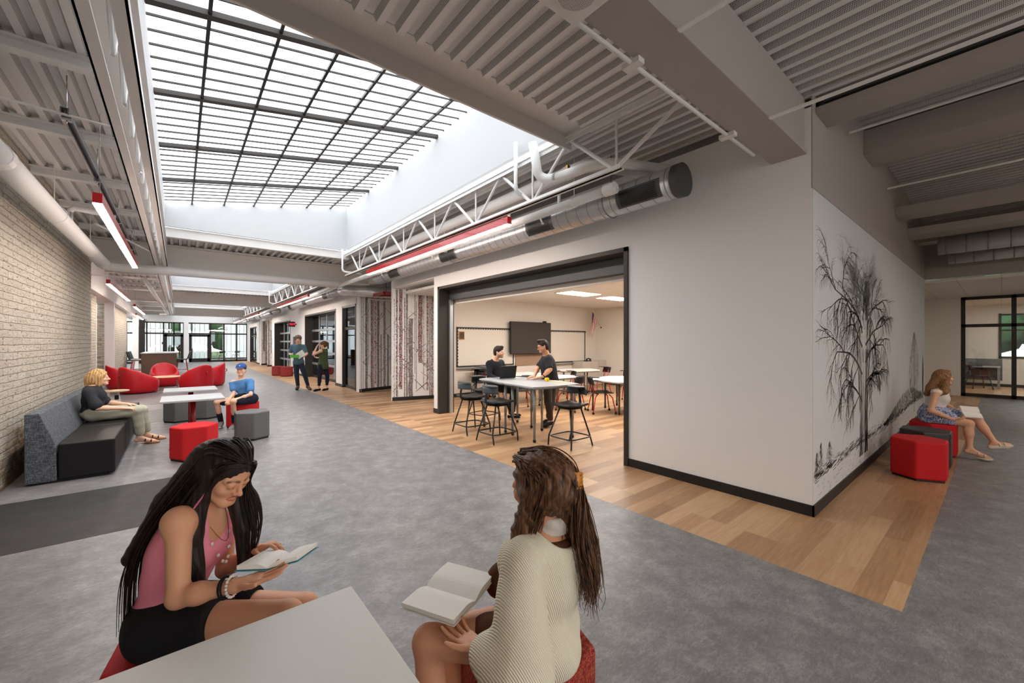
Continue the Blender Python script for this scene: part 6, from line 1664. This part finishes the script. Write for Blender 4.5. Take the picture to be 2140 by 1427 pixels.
def book(label, c0, sp, wd, n, w_=.15, h=.21, th=.012, cover='paper', open_=.25, lines=True, cat='book'):
    """open book: c0 spine centre, sp spine direction, wd page width direction, n up"""
    sp, n = nrm(sp), nrm(n); wd = nrm(np.cross(sp, n)) * (1 if np.cross(sp, n) @ np.array(wd) > 0 else -1)
    t = thing('book', label, cat, tuple(c0)); c0 = np.array(c0)
    for sg, nm in ((1, 'right_pages'), (-1, 'left_pages')):
        def top(u, v): 
            lift = th * (1.2 * math.sin(min(1, u * 2.2) * PI / 2) * (1 - .35 * u)) + open_ * u * w_
            return tuple(c0 + wd * sg * w_ * u + sp * h * (v - .5) + n * lift)
        m = MB(); m.grid(top, 10, 2); k = len(m.v)
        m.grid(lambda u, v: tuple(c0 + wd * sg * w_ * u + sp * h * (v - .5) + n * (open_ * u * w_ - .002)), 10, 2)
        for i in range(10):
            m.f.append([i, i + 1, k + i + 1, k + i]); m.m.append(0); o2 = 22; m.f.append([o2 + i, o2 + i + 1, k + o2 + i + 1, k + o2 + i]); m.m.append(0)
        for j in range(2): m.f.append([j * 11 + 10, (j + 1) * 11 + 10, k + (j + 1) * 11 + 10, k + j * 11 + 10]); m.m.append(0)
        pg = m.build(nm, 'paper', t, smooth=False)
        if lines:
            q = MB()
            for i in range(13):
                v = .12 + .76 * i / 13
                q.add([tuple(VV(*top(.14, v)) + n * .0006), tuple(VV(*top(.86, v)) + n * .0006), tuple(VV(*top(.86, v + .012)) + n * .0006), tuple(VV(*top(.14, v + .012)) + n * .0006)], [(0, 1, 2, 3)])
            q.build('print_lines', 'edge_gray', pg)
        q = MB(); a = [c0 + sp * (h / 2 + .004) * e - n * .004 for e in (-1, 1)]; b = [p + wd * sg * (w_ + .004) + n * open_ * w_ for p in a]
        q.add([tuple(p) for p in (a[0], b[0], b[1], a[1])] + [tuple(p - n * .003) for p in (a[0], b[0], b[1], a[1])], [(0, 1, 2, 3), (7, 6, 5, 4), (0, 4, 5, 1), (1, 5, 6, 2), (2, 6, 7, 3), (3, 7, 4, 0)])
        q.build('cover', cover, t)
    return t
mat('cover_blue', (80, 150, 170), 0.5); mat('cover_green', (90, 180, 60), 0.5); mat('clip_amber', (196, 130, 50), 0.3, noise=.5, nscale=60)

# ---------------- long haired girl, left foreground
root, R = person('long haired girl in pink tank top and black shorts reading at the near table', PJ['girlA'], .93, skin='skin_tan', res=.0042, brow=(.2, .15, .13), eyes=False, handsK={'R': dict(curl=(.10, .12, .14, .2), thumb=.2), 'L': dict(curl=(.35, .45, .6, .75), thumb=.5)})
J = R['J']; s = .93
nk0 = J['neck']; top = limb_cloth(R['torso'], .007) 
top += [sub(RC(J['sh' + S_] + R['rt'] * (.02 if S_ == 'R' else -.02) + R['up'] * .02, J['sh' + S_] + R['rt'] * (.02 if S_ == 'R' else -.02) - R['up'] * .05, .066, .060, .01)) for S_ in 'RL']
top += [sub(EL(nk0 + R['fw'] * .085 - R['up'] * .01, (.058, .075, .085), R['F'], .012)), sub(EL(nk0 - R['fw'] * .09 + R['up'] * .0, (.06, .07, .09), R['F'], .012)), sub(EL(nk0 + R['up'] * .045, (.055, .06, .06), R['F'], .012))]
cloth('tank_top', top, 'pink_cloth', root, .005, folds(.003, 34, 1), [(J['pelvis'] + R['up'] * .0, -R['up'])])
sh_ = limb_cloth(R['pelvis'], .012) + [RC(J['hip' + S_], J['hip' + S_] + (J['kn' + S_] - J['hip' + S_]) * .5, .108, .100, .03) for S_ in 'RL']
cloth('shorts', sh_, 'black_denim', root, .005, folds(.004, 30, 3), [(J['pelvis'] + VV(0, 0, .10), nrm(D_(-.25, 0, 1))), (J['hipR'] + (J['knR'] - J['hipR']) * .46, nrm(J['knR'] - J['hipR']))])
q = R['q']
side = lambda x, y, z: q(x, y, z)
down = VV(0, 0, -1)
def hang(p0, pts): return [p0] + pts
body_c = J['neck']
ex = ([RC(q(0, -.085, .0), J['neck'] + D_(-.09, -.01, .02), .07, .062, .03), RC(J['neck'] + D_(-.09, -.01, .02), J['pelvis'] + D_(-.13, .0, .22), .062, .03, .03),
       RC(q(.062, .005, .02), q(.060, .012, -.07), .028, .028, .02), RC(q(-.062, .005, .02), q(-.060, .012, -.07), .028, .028, .02),
       RC(q(.060, .0, -.07), J['neck'] + D_(.045, -.10, -.06), .030, .034, .02), RC(J['neck'] + D_(.045, -.10, -.06), J['neck'] + D_(.085, -.11, -.27), .034, .022, .02),
       RC(q(-.055, .01, -.08), J['neck'] + D_(.13, .05, -.10), .030, .026, .02), RC(J['neck'] + D_(.13, .05, -.10), J['neck'] + D_(.135, .04, -.25), .026, .016, .02)], [])
V, Fq = sdf_mesh(hair_sdf(R, ex, .010), .005, lambda P: .0012 * np.sin(P @ nrm(D_(.6, .8, .1)) * 330 + 3 * np.sin(P[:, 2] * 9)))
hr = np_obj('hair', V, Fq, 'hair_black', root)
rnd = random.Random(2); mb = MB()
nk = J['neck']
strands(mb, [[q(.0, .085, .098), q(-.035, .02, .122), q(-.05, -.06, .08), nk + D_(-.12, .04, .02), nk + D_(-.17, .04, -.15), nk + D_(-.19, .03, -.36)],
             [q(.01, .08, .10), q(.03, .0, .125), q(.03, -.09, .06), nk + D_(-.135, -.02, .0), nk + D_(-.19, -.02, -.18), nk + D_(-.195, -.02, -.43)],
             [q(.02, .075, .10), q(.065, .0, .09), q(.075, -.06, .02), nk + D_(-.09, -.12, -.02), nk + D_(-.17, -.12, -.2), nk + D_(-.20, -.10, -.42)]], 150, .010, .0036, rnd)
strands(mb, [[q(.015, .085, .096), q(.06, .035, .075), q(.078, .0, -.01), nk + D_(.0, -.11, .0), nk + D_(.02, -.13, -.12), nk + D_(.055, -.13, -.22)],
             [q(.012, .088, .094), q(.066, .05, .06), q(.074, .03, -.03), nk + D_(.06, -.10, -.02), nk + D_(.08, -.12, -.14), nk + D_(.11, -.12, -.23)]], 120, .007, .0034, rnd)
strands(mb, [[q(-.01, .086, .096), q(-.05, .06, .075), q(-.068, .05, -.01), nk + D_(.14, .03, .02), nk + D_(.16, .04, -.12), nk + D_(.16, .04, -.27)],
             [q(-.012, .088, .094), q(-.06, .07, .06), q(-.072, .075, -.03), nk + D_(.20, .04, .03), nk + D_(.215, .04, -.05), nk + D_(.19, .04, -.16)]], 60, .006, .0030, rnd)
mb.build('hair_strands', 'hair_black', root, smooth=True)
mb = MB(); strands(mb, [[q(.05, .05, .06), q(.072, .03, -.03), nk + D_(.03, -.13, -.03), nk + D_(.05, -.15, -.15), nk + D_(.08, -.155, -.25)], [q(.052, .05, .055), q(.073, .035, -.03), nk + D_(.035, -.13, -.03), nk + D_(.055, -.15, -.15), nk + D_(.09, -.155, -.26)]], 9, .002, .003, rnd)
mb.build('pink_hair_streak', 'pink_strand', root, smooth=True)
mb = MB(); wd = nrm(J['hdR']); wp = J['wrR']
def ring(mb, c, ax, r_, rr, n=20, beads=False):
    ax = nrm(ax); a = nrm(np.cross(ax, (0, .3, 1))); b = np.cross(ax, a)
    P_ = [c + (a * math.cos(2 * PI * i / n) + b * math.sin(2 * PI * i / n)) * r_ for i in range(n + 1)]
    if beads:
        for p in P_[:-1]: mb.ball(tuple(p), rr, 8)
    else: mb.tube([tuple(p) for p in P_], rr, 6, cap=False)
fa = J['wrR'] - J['elR']; ring(mb, J['wrR'] - nrm(fa) * .012, fa, .031, .0052, 18, True); mb.build('bead_bracelet', 'white_cloth', root, smooth=True)
mb = MB(); ring(mb, J['wrR'] - nrm(fa) * .028, fa, .033, .003); ring(mb, J['wrR'] - nrm(fa) * .036, fa, .034, .0035); mb.build('black_bracelet', 'shoe_black', root, smooth=True)
mb = MB(); fa = J['wrL'] - J['elL']; ring(mb, J['wrL'] - nrm(fa) * .02, fa, .031, .006); mb.build('pink_bracelet', 'pink_strand', root, smooth=True)
mb = MB(); 
for i in range(9):
    a = -1 + i / 4; p = nk + R['rt'] * .062 * a + R['fw'] * (.070 + .085 * (1 - a * a)) - R['up'] * (.02 + .15 * (1 - a * a)); mb.ball(tuple(p), (.006, .006, .007), 8)
mb.build('shell_necklace', 'white_cloth', root, smooth=True)
mb = MB(); mb.tube([tuple(nk + R['rt'] * .055 * (-1 + i / 5) + R['fw'] * (.062 + .07 * (1 - (-1 + i / 5) ** 2)) - R['up'] * (.0 + .09 * (1 - (-1 + i / 5) ** 2))) for i in range(11)], .0014, 5); mb.build('gold_chain', 'brass', root)
for S_ in 'RL': shoe('shoe', R, S_, 'sole_white', None, root)
book('open book with blue cover held by the long haired girl', (0.285, 1.690, .778), D_(-.05, 1.0, -.20), D_(.98, .06, .16), D_(-.14, .20, 1), .102, .165, .014, 'cover_blue', .12)

# ---------------- girl in cream sweater, right foreground
root, R = person('girl in chunky cream sweater seen from behind reading a large book', PJ['girlB'], .93, skin='skin_tan', res=.0042, handsK={'L': dict(curl=(.15, .2, .25, .3), thumb=.2), 'R': dict(curl=(.18, .2, .22, .3), thumb=.4)})
J = R['J']; nk = J['neck']; q = R['q']
sw = limb_cloth(R['torso'], .026, .05) + [RC(J['shL'], J['elL'], .070, .098, .022), RC(J['elL'], J['elL'] + (J['wrL'] - J['elL']) * .82, .102, .058, .05), EL(J['elL'] + VV(0, 0, -.015), (.090, .088, .088), None, .03),
      RC(J['pelvis'] + VV(0, 0, .02), J['pelvis'] + D_(.01, -.06, -.01), .15, .13, .05), 
      RC(J['shR'], J['elR'], .066, .07, .04), RC(J['elR'], J['elR'] + (J['wrR'] - J['elR']) * .75, .066, .045, .04)]
sw += [sub(EL(nk + R['up'] * .03 - R['fw'] * .03, (.10, .10, .085), None, .02)), sub(EL(nk + R['up'] * .02 + R['fw'] * .08, (.07, .07, .10), None, .02))]
cloth('sweater', sw, 'knit', root, .006, folds(.011, 17, 5), [((0, 0, .455), (0, 0, -1))])
cloth('undershirt', limb_cloth(R['torso'] , .009) , 'brown_cloth', root, .006, None, [(nk + R['up'] * .0, nrm(R['up'] - R['fw'] * .2)), (nk - R['up'] * .12, -R['up'])])
cloth('collar', [RC(nk + R['up'] * .030 - R['fw'] * .012, nk - R['up'] * .0, .064, .078, .02)], 'white_cloth', root, .005, None, [(nk + R['up'] * .05, nrm(R['up'] + R['fw'] * .25)), (nk + R['up'] * .0, -R['up'])])
cloth('cuff', [RC(J['wrR'] - nrm(J['wrR'] - J['elR']) * .09, J['wrR'] - nrm(J['wrR'] - J['elR']) * .01, .045, .040, .02)], 'mustard_cloth', root, .005)
sk = limb_cloth(R['pelvis'], .012) + [RC(J['hip' + S_], J['hip' + S_] + (J['kn' + S_] - J['hip' + S_]) * .35, .10, .085, .03) for S_ in 'RL']
cloth('shorts', sk, 'brown_cloth', root, .007)
ex = ([RC(q(.03, -.09, .0), nk + D_(.085, -.0, .0), .062, .052, .03), RC(nk + D_(.085, .0, .0), nk + D_(.115, -.02, -.19), .052, .026, .03),
       RC(q(-.055, -.03, .0), nk + D_(-.09, -.05, .01), .045, .045, .03), RC(nk + D_(-.09, -.05, .01), nk + D_(-.135, -.07, -.13), .045, .024, .03), EL(q(.005, -.10, .03), (.062, .060, .062), None, .03), RC(q(-.03, -.10, -.02), q(.04, -.10, -.03), .045, .045, .03)], [])
V, Fq = sdf_mesh(hair_sdf(R, ex, .013), .005, lambda P: .0035 * np.sin(P @ nrm(D_(.9, .3, .1)) * 170 + 4 * np.sin(P[:, 2] * 38)) + .002 * np.sin(P[:, 2] * 90 + P[:, 0] * 60))
np_obj('hair', V, Fq, 'hair_brown', root)
rnd = random.Random(5); mb = MB()
strands(mb, [[q(.02, .07, .105), q(.06, .0, .10), q(.08, -.06, .03), nk + D_(.13, .04, .02), nk + D_(.15, .03, -.12), nk + D_(.13, .0, -.27)],
             [q(.0, .05, .12), q(.03, -.06, .11), q(.06, -.13, .02), nk + D_(.12, -.05, .0), nk + D_(.145, -.06, -.12), nk + D_(.14, -.05, -.26)],
             [q(.01, .04, .12), q(.02, -.08, .11), q(.04, -.145, .02), nk + D_(.08, -.07, .01), nk + D_(.10, -.07, -.09), nk + D_(.12, -.06, -.20)]], 320, .015, .0025, rnd, .015, 24)
strands(mb, [[q(-.02, .07, .105), q(-.06, .02, .085), q(-.078, -.02, .02), nk + D_(-.10, -.05, .02), nk + D_(-.13, -.08, -.07), nk + D_(-.15, -.09, -.19)],
             [q(-.02, .06, .11), q(-.06, -.03, .09), q(-.065, -.09, .02), nk + D_(-.065, -.08, .01), nk + D_(-.10, -.10, -.07), nk + D_(-.125, -.10, -.17)]], 240, .012, .0025, rnd, .012, 22)
strands(mb, [[q(.05, .06, .10), q(.06, -.03, .09), q(.04, -.12, .04), q(.0, -.155, .01), q(.03, -.15, -.02)], [q(-.05, .06, .10), q(-.06, -.03, .09), q(-.04, -.12, .05), q(.0, -.15, .02), q(.03, -.15, .0)]], 160, .007, .0022, rnd, .002, 12)
mb.build('hair_strands', 'hair_brown', root, smooth=True)
mb = MB(); cp = q(.035, -.135, .015)
for i in range(5): mb.tube([tuple(cp + D_(-.01, -.01, .03 - i * .013)), tuple(cp + D_(.01, -.028, .025 - i * .012)), tuple(cp + D_(.035, -.01, .02 - i * .012))], .006, 8)
mb.ball(tuple(cp + D_(.012, -.02, .0)), (.018, .018, .028), 10); mb.build('hair_clip', 'clip_amber', root, smooth=True)
cloth('shoulder_bag', [EL(J['pelvis'] + D_(-.14, .12, .12), (.07, .05, .07), None, .02), RC(J['pelvis'] + D_(-.14, .12, .16), nk + D_(-.06, .06, -.10), .008, .008, .02)], 'brown_cloth', root, .006)
for S_ in 'RL': shoe('shoe', R, S_, 'sole_white', None, root)
book('large open white paged book on the lap of the girl in the cream sweater', (0.780, 1.307, .645), (.10, -.205, .0), (-.2, -.13, 0), (0, 0, 1), .145, .215, .016, 'paper', .06, lines=False)

# ---------------- blonde woman on the bench
root, R = person('blonde woman in black blouse and khaki trousers sitting on the bench', PJ['woman'], .98, skin='skin_light', res=.006, brow=(.6, .45, .35), handsK={'R': dict(curl=(.3, .35, .4, .45)), 'L': dict(curl=(.3, .35, .4, .45))})
J = R['J']; nk = J['neck']; q = R['q']
cloth('blouse', limb_cloth(R['torso'], .016) + [RC(J['sh' + S_], J['sh' + S_] + (J['el' + S_] - J['sh' + S_]) * .85, .060, .074, .03) for S_ in 'RL'], 'charcoal_cloth', root, .007, folds(.005, 28, 2), [(J['pelvis'] + R['up'] * .02, -R['up']), (nk + R['up'] * .02, R['up'])])
cloth('trousers', limb_cloth(R['pelvis'], .014) + sum([[RC(J['hip' + S_], J['kn' + S_], .106, .076, .03), RC(J['kn' + S_], J['an' + S_] + VV(0, 0, .07), .076, .062, .02)] for S_ in 'RL'], []), 'khaki_cloth', root, .007, folds(.005, 30, 4), [(J['pelvis'] + R['up'] * .09, R['up'])])
V, Fq = sdf_mesh(hair_sdf(R, ([EL(q(0, -.05, -.02), (.098, .105, .115), None, .03), RC(q(.06, .0, .0), q(.062, .0, -.10), .034, .036, .02), RC(q(-.06, .0, .0), q(-.062, .0, -.10), .034, .036, .02), RC(q(0, -.085, -.02), q(0, -.10, -.12), .075, .062, .03)], []), .018), .006, lambda P: .003 * np.sin(P[:, 0] * 210 + 2 * np.sin(P[:, 2] * 20)) + .002 * np.sin(P[:, 1] * 260))
np_obj('hair', V, Fq, 'hair_blond', root)
def sandals(R, root, m, sole, n=2):
    J = R['J']
    for S_ in 'RL':
        fp = R['foot' + S_]; o = cloth('sandal', [RC(fp[2][1] - VV(0, 0, .014), fp[2][2] - VV(0, 0, .014), .034, .040, .02), RC(fp[2][2] - VV(0, 0, .014), fp[3][2] - VV(0, 0, .010), .040, .034, .02)], sole, root, .005, None, [((0, 0, fp[3][2][2] - .004), (0, 0, 1))] if abs(J['an' + S_][2] - J['toe' + S_][2]) < .13 else [(fp[2][1] * .5 + fp[3][2] * .5 - VV(0, 0, .004), nrm(np.cross(np.cross(fp[3][2] - fp[2][1], (0, 0, 1)), fp[3][2] - fp[2][1])))])
        mb = MB(); a, b = fp[2][1], fp[3][2]; d = nrm(b - a); sd = nrm(np.cross(d, (0, 0, 1))); upv = nrm(np.cross(sd, d))
        for k in range(n):
            c = a + (b - a) * (.42 + .28 * k); mb.tube([tuple(c + sd * .042 * math.cos(t) * 1.0 + upv * (.042 - .010 * k) * math.sin(t) - upv * .006) for t in [PI * i / 10 for i in range(11)]], .008, 6)
        mb.build('strap', m, o, smooth=True)
sandals(R, root, 'shoe_black', 'tan_sole')

# ---------------- boy in blue
root, R = person('boy in blue t-shirt, blue cap and dark shorts sitting on a red ottoman', PJ['boy'], .92, skin='skin_light', res=.006, girth=.88, handsK={'R': dict(curl=(.6, .6, .6, .6)), 'L': dict(curl=(.6, .6, .6, .6))})
J = R['J']; nk = J['neck']; q = R['q']
cloth('t_shirt', limb_cloth(R['torso'], .014) + [RC(R['ch'] - R['up'] * .03, J['pelvis'] + R['up'] * .03, .115, .125, .04)] + [RC(J['sh' + S_], J['sh' + S_] + (J['el' + S_] - J['sh' + S_]) * .62, .058, .058, .03) for S_ in 'RL'], 'blue_cloth', root, .007, folds(.004, 28, 6), [(J['pelvis'] - R['up'] * .02, -R['up']), (nk + R['up'] * .012, R['up'])])
cloth('shorts', limb_cloth(R['pelvis'], .016) + [RC(J['hip' + S_], J['hip' + S_] + (J['kn' + S_] - J['hip' + S_]) * .72, .104, .088, .03) for S_ in 'RL'], 'navy_cloth', root, .007, folds(.004, 28, 7), [(J['pelvis'] + R['up'] * .06, R['up'])])
cloth('waist_bag', [RC(J['pelvis'] + R['up'] * .07 + R['fw'] * .13 + R['rt'] * .07, J['pelvis'] + R['up'] * .07 + R['fw'] * .13 - R['rt'] * .07, .05, .05, .02)], 'shoe_black', root, .006)
hq = hair_sdf(R, ([], []), .006); V, Fq = sdf_mesh(hq, .006); np_obj('hair', V, Fq, 'hair_dark', root)
r_, f_, u_ = frame(J['headF'], J['headU']); FH = np.stack([r_, f_, u_], 1)
cp = cloth('cap', [EL(q(0, -.012, .045), (.086, .104, .082), FH, .02)], 'cap_blue', root, .005, None, [(q(0, 0, .040), -u_)])
cloth('cap_brim', [EL(q(0, .105, .046), (.066, .075, .008), FH, .01)], 'cap_blue', cp, .005)
MB().ball(tuple(q(0, .088, .085)), (.014, .006, .008), 8).build('cap_emblem', 'white_cloth', cp)
for S_ in 'RL':
    cloth('sock', [RC(J['an' + S_], J['an' + S_] + (J['kn' + S_] - J['an' + S_]) * .38, .040, .047, .02)], 'navy_cloth', root, .006)
    shoe('shoe', R, S_, 'shoe_gray', 'sole_white', root, .010, high=True)

# ---------------- standing pair
root, R = person('curly haired man in teal shirt and jeans standing holding papers', PJ['manS'], 1.0, True, 'skin_light', .008, beard=(.5, .5, .4, .35), handsK={'R': dict(curl=(.4,) * 4), 'L': dict(curl=(.4,) * 4)})
J = R['J']; nk = J['neck']; q = R['q']
cloth('shirt', limb_cloth(R['torso'], .016) + [RC(R['ch'] - R['up'] * .05, J['pelvis'] + R['up'] * .02, .135, .150, .05)] + [RC(J['sh' + S_], J['sh' + S_] + (J['el' + S_] - J['sh' + S_]) * .7, .064, .068, .03) for S_ in 'RL'], 'teal_cloth', root, .009, folds(.004, 22, 6), [(J['pelvis'] - R['up'] * .08, -R['up']), (nk + R['up'] * .012, R['up'])])
def trousers(R, root, m, add=.016, hem=.04, res=.009):
    J = R['J']; cloth('trousers', limb_cloth(R['pelvis'], .010) + sum([[RC(J['hip' + S_], J['kn' + S_], .098, .070, .03), RC(J['kn' + S_], J['an' + S_] + VV(0, 0, hem), .070, .055, .02)] for S_ in 'RL'], []), m, root, res, folds(.004, 24, 8), [(J['pelvis'] + R['up'] * .10, R['up'])])
trousers(R, root, 'jeans')
rr = random.Random(9); hp = [EL(q(.088 * math.cos(a_) * math.cos(b_), -.035 + .088 * math.sin(a_) * math.cos(b_), .05 + .085 * math.sin(b_)), (.026, .026, .026), None, .006) for a_, b_ in [(rr.uniform(0, 6.28), rr.uniform(-.5, 1.5)) for _ in range(110)] if not (math.sin(a_) > .35 and b_ < .45)]
V, Fq = sdf_mesh(hair_sdf(R, (hp, []), .022), .006); np_obj('hair', V, Fq, 'hair_brown', root)
for S_ in 'RL': shoe('boot', R, S_, 'shoe_brown', 'shoe_black', root, .014, .007, True)
t = thing('folder', 'bright green folder with white papers held by the curly haired man', 'folder', (3.1, 14.6, 1.1))
hc = (J['wrR'] + J['wrL']) / 2 + D_(0, -.14, .03)
MB().obox(tuple(hc + D_(-.07, 0, -.01)), (.30, .012, .10), Matrix.Rotation(-.69, 3, 'Z')).build('cover', 'cover_green', t)
MB().obox(tuple(hc + D_(.11, .04, .05)), (.26, .008, .20), Matrix.Rotation(-.69, 3, 'Z') @ Matrix.Rotation(-.6, 3, 'Y')).build('sheet', 'paper', t)
root, R = person('woman with ponytail in olive sleeveless top shading her eyes with a hand', PJ['womanS'], .97, False, 'skin_light', .008, handsK={'R': dict(curl=(.4,) * 4), 'L': dict(curl=(.2,) * 4)})
J = R['J']; nk = J['neck']; q = R['q']
cloth('tank_top', limb_cloth(R['torso'], .018) + [RC(R['ch'] - R['up'] * .06, J['pelvis'], .115, .15, .05)] + [RC(J['pelvis'], J['pelvis'] - R['up'] * .05, .15, .165, .05)], 'olive_cloth', root, .009, folds(.005, 24, 3), [(J['pelvis'] - R['up'] * .12, -R['up']), (nk - R['up'] * .0, R['up']), (J['shR'] - R['rt'] * .0, R['rt']), (J['shL'] + R['rt'] * .0, -R['rt'])])
cloth('leggings', limb_cloth(R['pelvis'] + R['thighL'] + R['thighR'] + R['calfL'] + R['calfR'], .008), 'navy_cloth', root, .009, None, [(J['pelvis'] + R['up'] * .08, R['up']), ((0, 0, .17), (0, 0, -1))])
V, Fq = sdf_mesh(hair_sdf(R, ([RC(q(0, -.11, .05), q(0, -.15, .0), .035, .036, .02), RC(q(0, -.15, .0), q(0, -.13, -.17), .036, .018, .02)], []), .010), .007); np_obj('hair', V, Fq, 'hair_brown', root)
for S_ in 'RL': shoe('shoe', R, S_, 'shoe_black', None, root, .008)

# ---------------- men in the classroom
root, R = person('bearded man in black sweater seated behind the dark laptop', PJ['man1'], 1.0, True, 'skin_light', .007, beard=(.75, .32, .24, .2), brow=(.25, .18, .14), handsK={'R': dict(curl=(.3,) * 4), 'L': dict(curl=(.3,) * 4)})
J = R['J']; nk = J['neck']; q = R['q']
cloth('sweater', limb_cloth(R['torso'], .016) + [RC(J['sh' + S_], J['el' + S_], .066, .055, .03) for S_ in 'RL'] + [RC(J['el' + S_], J['el' + S_] + (J['wr' + S_] - J['el' + S_]) * .9, .052, .036, .03) for S_ in 'RL'], 'black_cloth', root, .008, folds(.005, 24, 3), [(J['pelvis'] - R['up'] * .04, -R['up']), (nk + R['up'] * .0 + R['fw'] * .03, nrm(R['up'] + R['fw'] * .5))])
trousers(R, root, 'shoe_black')
V, Fq = sdf_mesh(hair_sdf(R, ([EL(q(0, .04, .10), (.05, .04, .03), None, .02)], []), .007), .006); np_obj('hair', V, Fq, 'hair_dark', root)
for S_ in 'RL': shoe('shoe', R, S_, 'shoe_black', 'sole_white', root, .012, .007)
root, R = person('man in dark polo shirt and glasses leaning on the tall table', PJ['man2'], 1.0, True, 'skin_mid', .007, girth=1.08, beard=(.35, .4, .3, .25), brow=(.15, .1, .08), handsK={'R': dict(curl=(.15,) * 4, thumb=.1), 'L': dict(curl=(.1,) * 4, thumb=.1)})
J = R['J']; nk = J['neck']; q = R['q']
cloth('polo_shirt', limb_cloth(R['torso'], .018) + [EL(J['sh' + S_], (.074, .074, .074), None, .03) for S_ in 'RL'] + [RC(R['ch'] - R['up'] * .05, J['pelvis'] + R['up'] * .02, .14, .155, .05)] + [RC(J['sh' + S_], J['sh' + S_] + (J['el' + S_] - J['sh' + S_]) * .75, .070, .070, .03) for S_ in 'RL'], 'charcoal_cloth', root, .008, folds(.004, 24, 3), [(J['pelvis'] - R['up'] * .05, -R['up']), (nk + R['up'] * .03, nrm(R['up'] + R['fw'] * .3))])
trousers(R, root, 'gray_pants')
V, Fq = sdf_mesh(hair_sdf(R, ([EL(q(0, .03, .105), (.055, .05, .03), None, .02)], []), .006), .006); np_obj('hair', V, Fq, 'hair_dark', root)
mb = MB()
for sx in (-1, 1):
    c = q(sx * .031, .104, -.002); r_, f_, u_ = frame(J['headF'], J['headU'])
    mb.tube([tuple(c + r_ * .023 * math.cos(a) + u_ * .016 * math.sin(a)) for a in [2 * PI * i / 14 for i in range(15)]], .0022, 5)
    mb.tube([tuple(q(sx * .053, .102, .004)), tuple(q(sx * .078, -.01, .006))], .002, 5)
mb.tube([tuple(q(-.009, .108, .002)), tuple(q(.009, .108, .002))], .002, 5); mb.build('glasses', 'shoe_black', root)
mb = MB(); fa = J['wrL'] - J['elL']; ring(mb, J['wrL'] - nrm(fa) * .015, fa, .033, .007); mb.build('wrist_watch', 'shoe_black', root)
for S_ in 'RL': shoe('shoe', R, S_, 'shoe_black', None, root, .012, .007)

# ---------------- girl by the tree mural
root, R = person('fair haired girl in white top and blue patterned skirt by the tree mural', PJ['girlR'], .93, skin='skin_mid', res=.006, brow=(.5, .38, .3), handsK={'R': dict(curl=(.2, .2, .25, .3)), 'L': dict(curl=(.3,) * 4)})
J = R['J']; nk = J['neck']; q = R['q']
cloth('tank_top', limb_cloth(R['torso'], .010), 'white_cloth', root, .007, folds(.003, 28, 2), [(J['pelvis'] + R['up'] * .10, -R['up']), (R['ch'] + R['up'] * .09, R['up'])])
cloth('skirt', [EL(J['pelvis'] + R['up'] * .04, (.15, .15, .12), None, .04), RC(J['pelvis'], J['pelvis'] + D_(.05, .0, -.03), .15, .17, .05)] + [RC(J['hip' + S_], J['hip' + S_] + (J['kn' + S_] - J['hip' + S_]) * .45, .12, .105, .04) for S_ in 'RL'], 'floral_cloth', root, .007, folds(.010, 40, 12), [(J['pelvis'] + R['up'] * .13, R['up']), ((0, 0, .453), (0, 0, -1))])
ex = ([RC(q(0, -.07, .0), nk + D_(-.10, .0, .0), .06, .06, .03), RC(nk + D_(-.10, .0, .0), nk + D_(-.17, .0, -.08), .06, .035, .03), RC(q(.06, .0, .0), nk + D_(-.06, -.12, -.03), .035, .045, .03), RC(nk + D_(-.06, -.12, -.03), nk + D_(-.14, -.14, -.07), .045, .025, .03), RC(q(-.06, .01, .0), nk + D_(.16, .08, -.03), .03, .03, .03), RC(nk + D_(.16, .08, -.03), nk + D_(.18, .08, -.11), .03, .018, .03)], [])
V, Fq = sdf_mesh(hair_sdf(R, ex, .012), .006, lambda P: .0025 * np.sin(P @ nrm(D_(.7, .6, .3)) * 220 + 2 * np.sin(P[:, 2] * 15))); np_obj('hair', V, Fq, 'hair_sand', root)
rnd = random.Random(6); mb = MB()
strands(mb, [[q(.01, .08, .10), q(.06, .0, .09), q(.07, -.05, -.02), nk + D_(-.07, -.12, -.02), nk + D_(-.14, -.13, -.08)], [q(.01, .06, .11), q(.03, -.06, .09), q(.03, -.11, -.02), nk + D_(-.14, -.03, -.01), nk + D_(-.21, -.02, -.09)]], 120, .010, .0035, rnd)
strands(mb, [[q(.0, .08, .10), q(-.06, .04, .06), q(-.07, .03, -.05), nk + D_(.17, .06, -.02), nk + D_(.19, .06, -.13)], [q(.0, .08, .10), q(-.055, .05, .06), q(-.066, .05, -.05), nk + D_(.20, .04, -.02), nk + D_(.215, .05, -.10)]], 40, .006, .003, rnd)
mb.build('hair_strands', 'hair_sand', root, smooth=True)
sandals(R, root, 'sandal_white', 'sandal_white')
bc = (J['wrR'] + J['wrL']) / 2 + D_(.14, -.08, .05)
book('open book held by the fair haired girl beside the mural', tuple(bc), D_(.95, -.25, -.06), D_(0, 0, 1), D_(-.1, -.8, .6), .085, .20, .01, 'paper', .05)
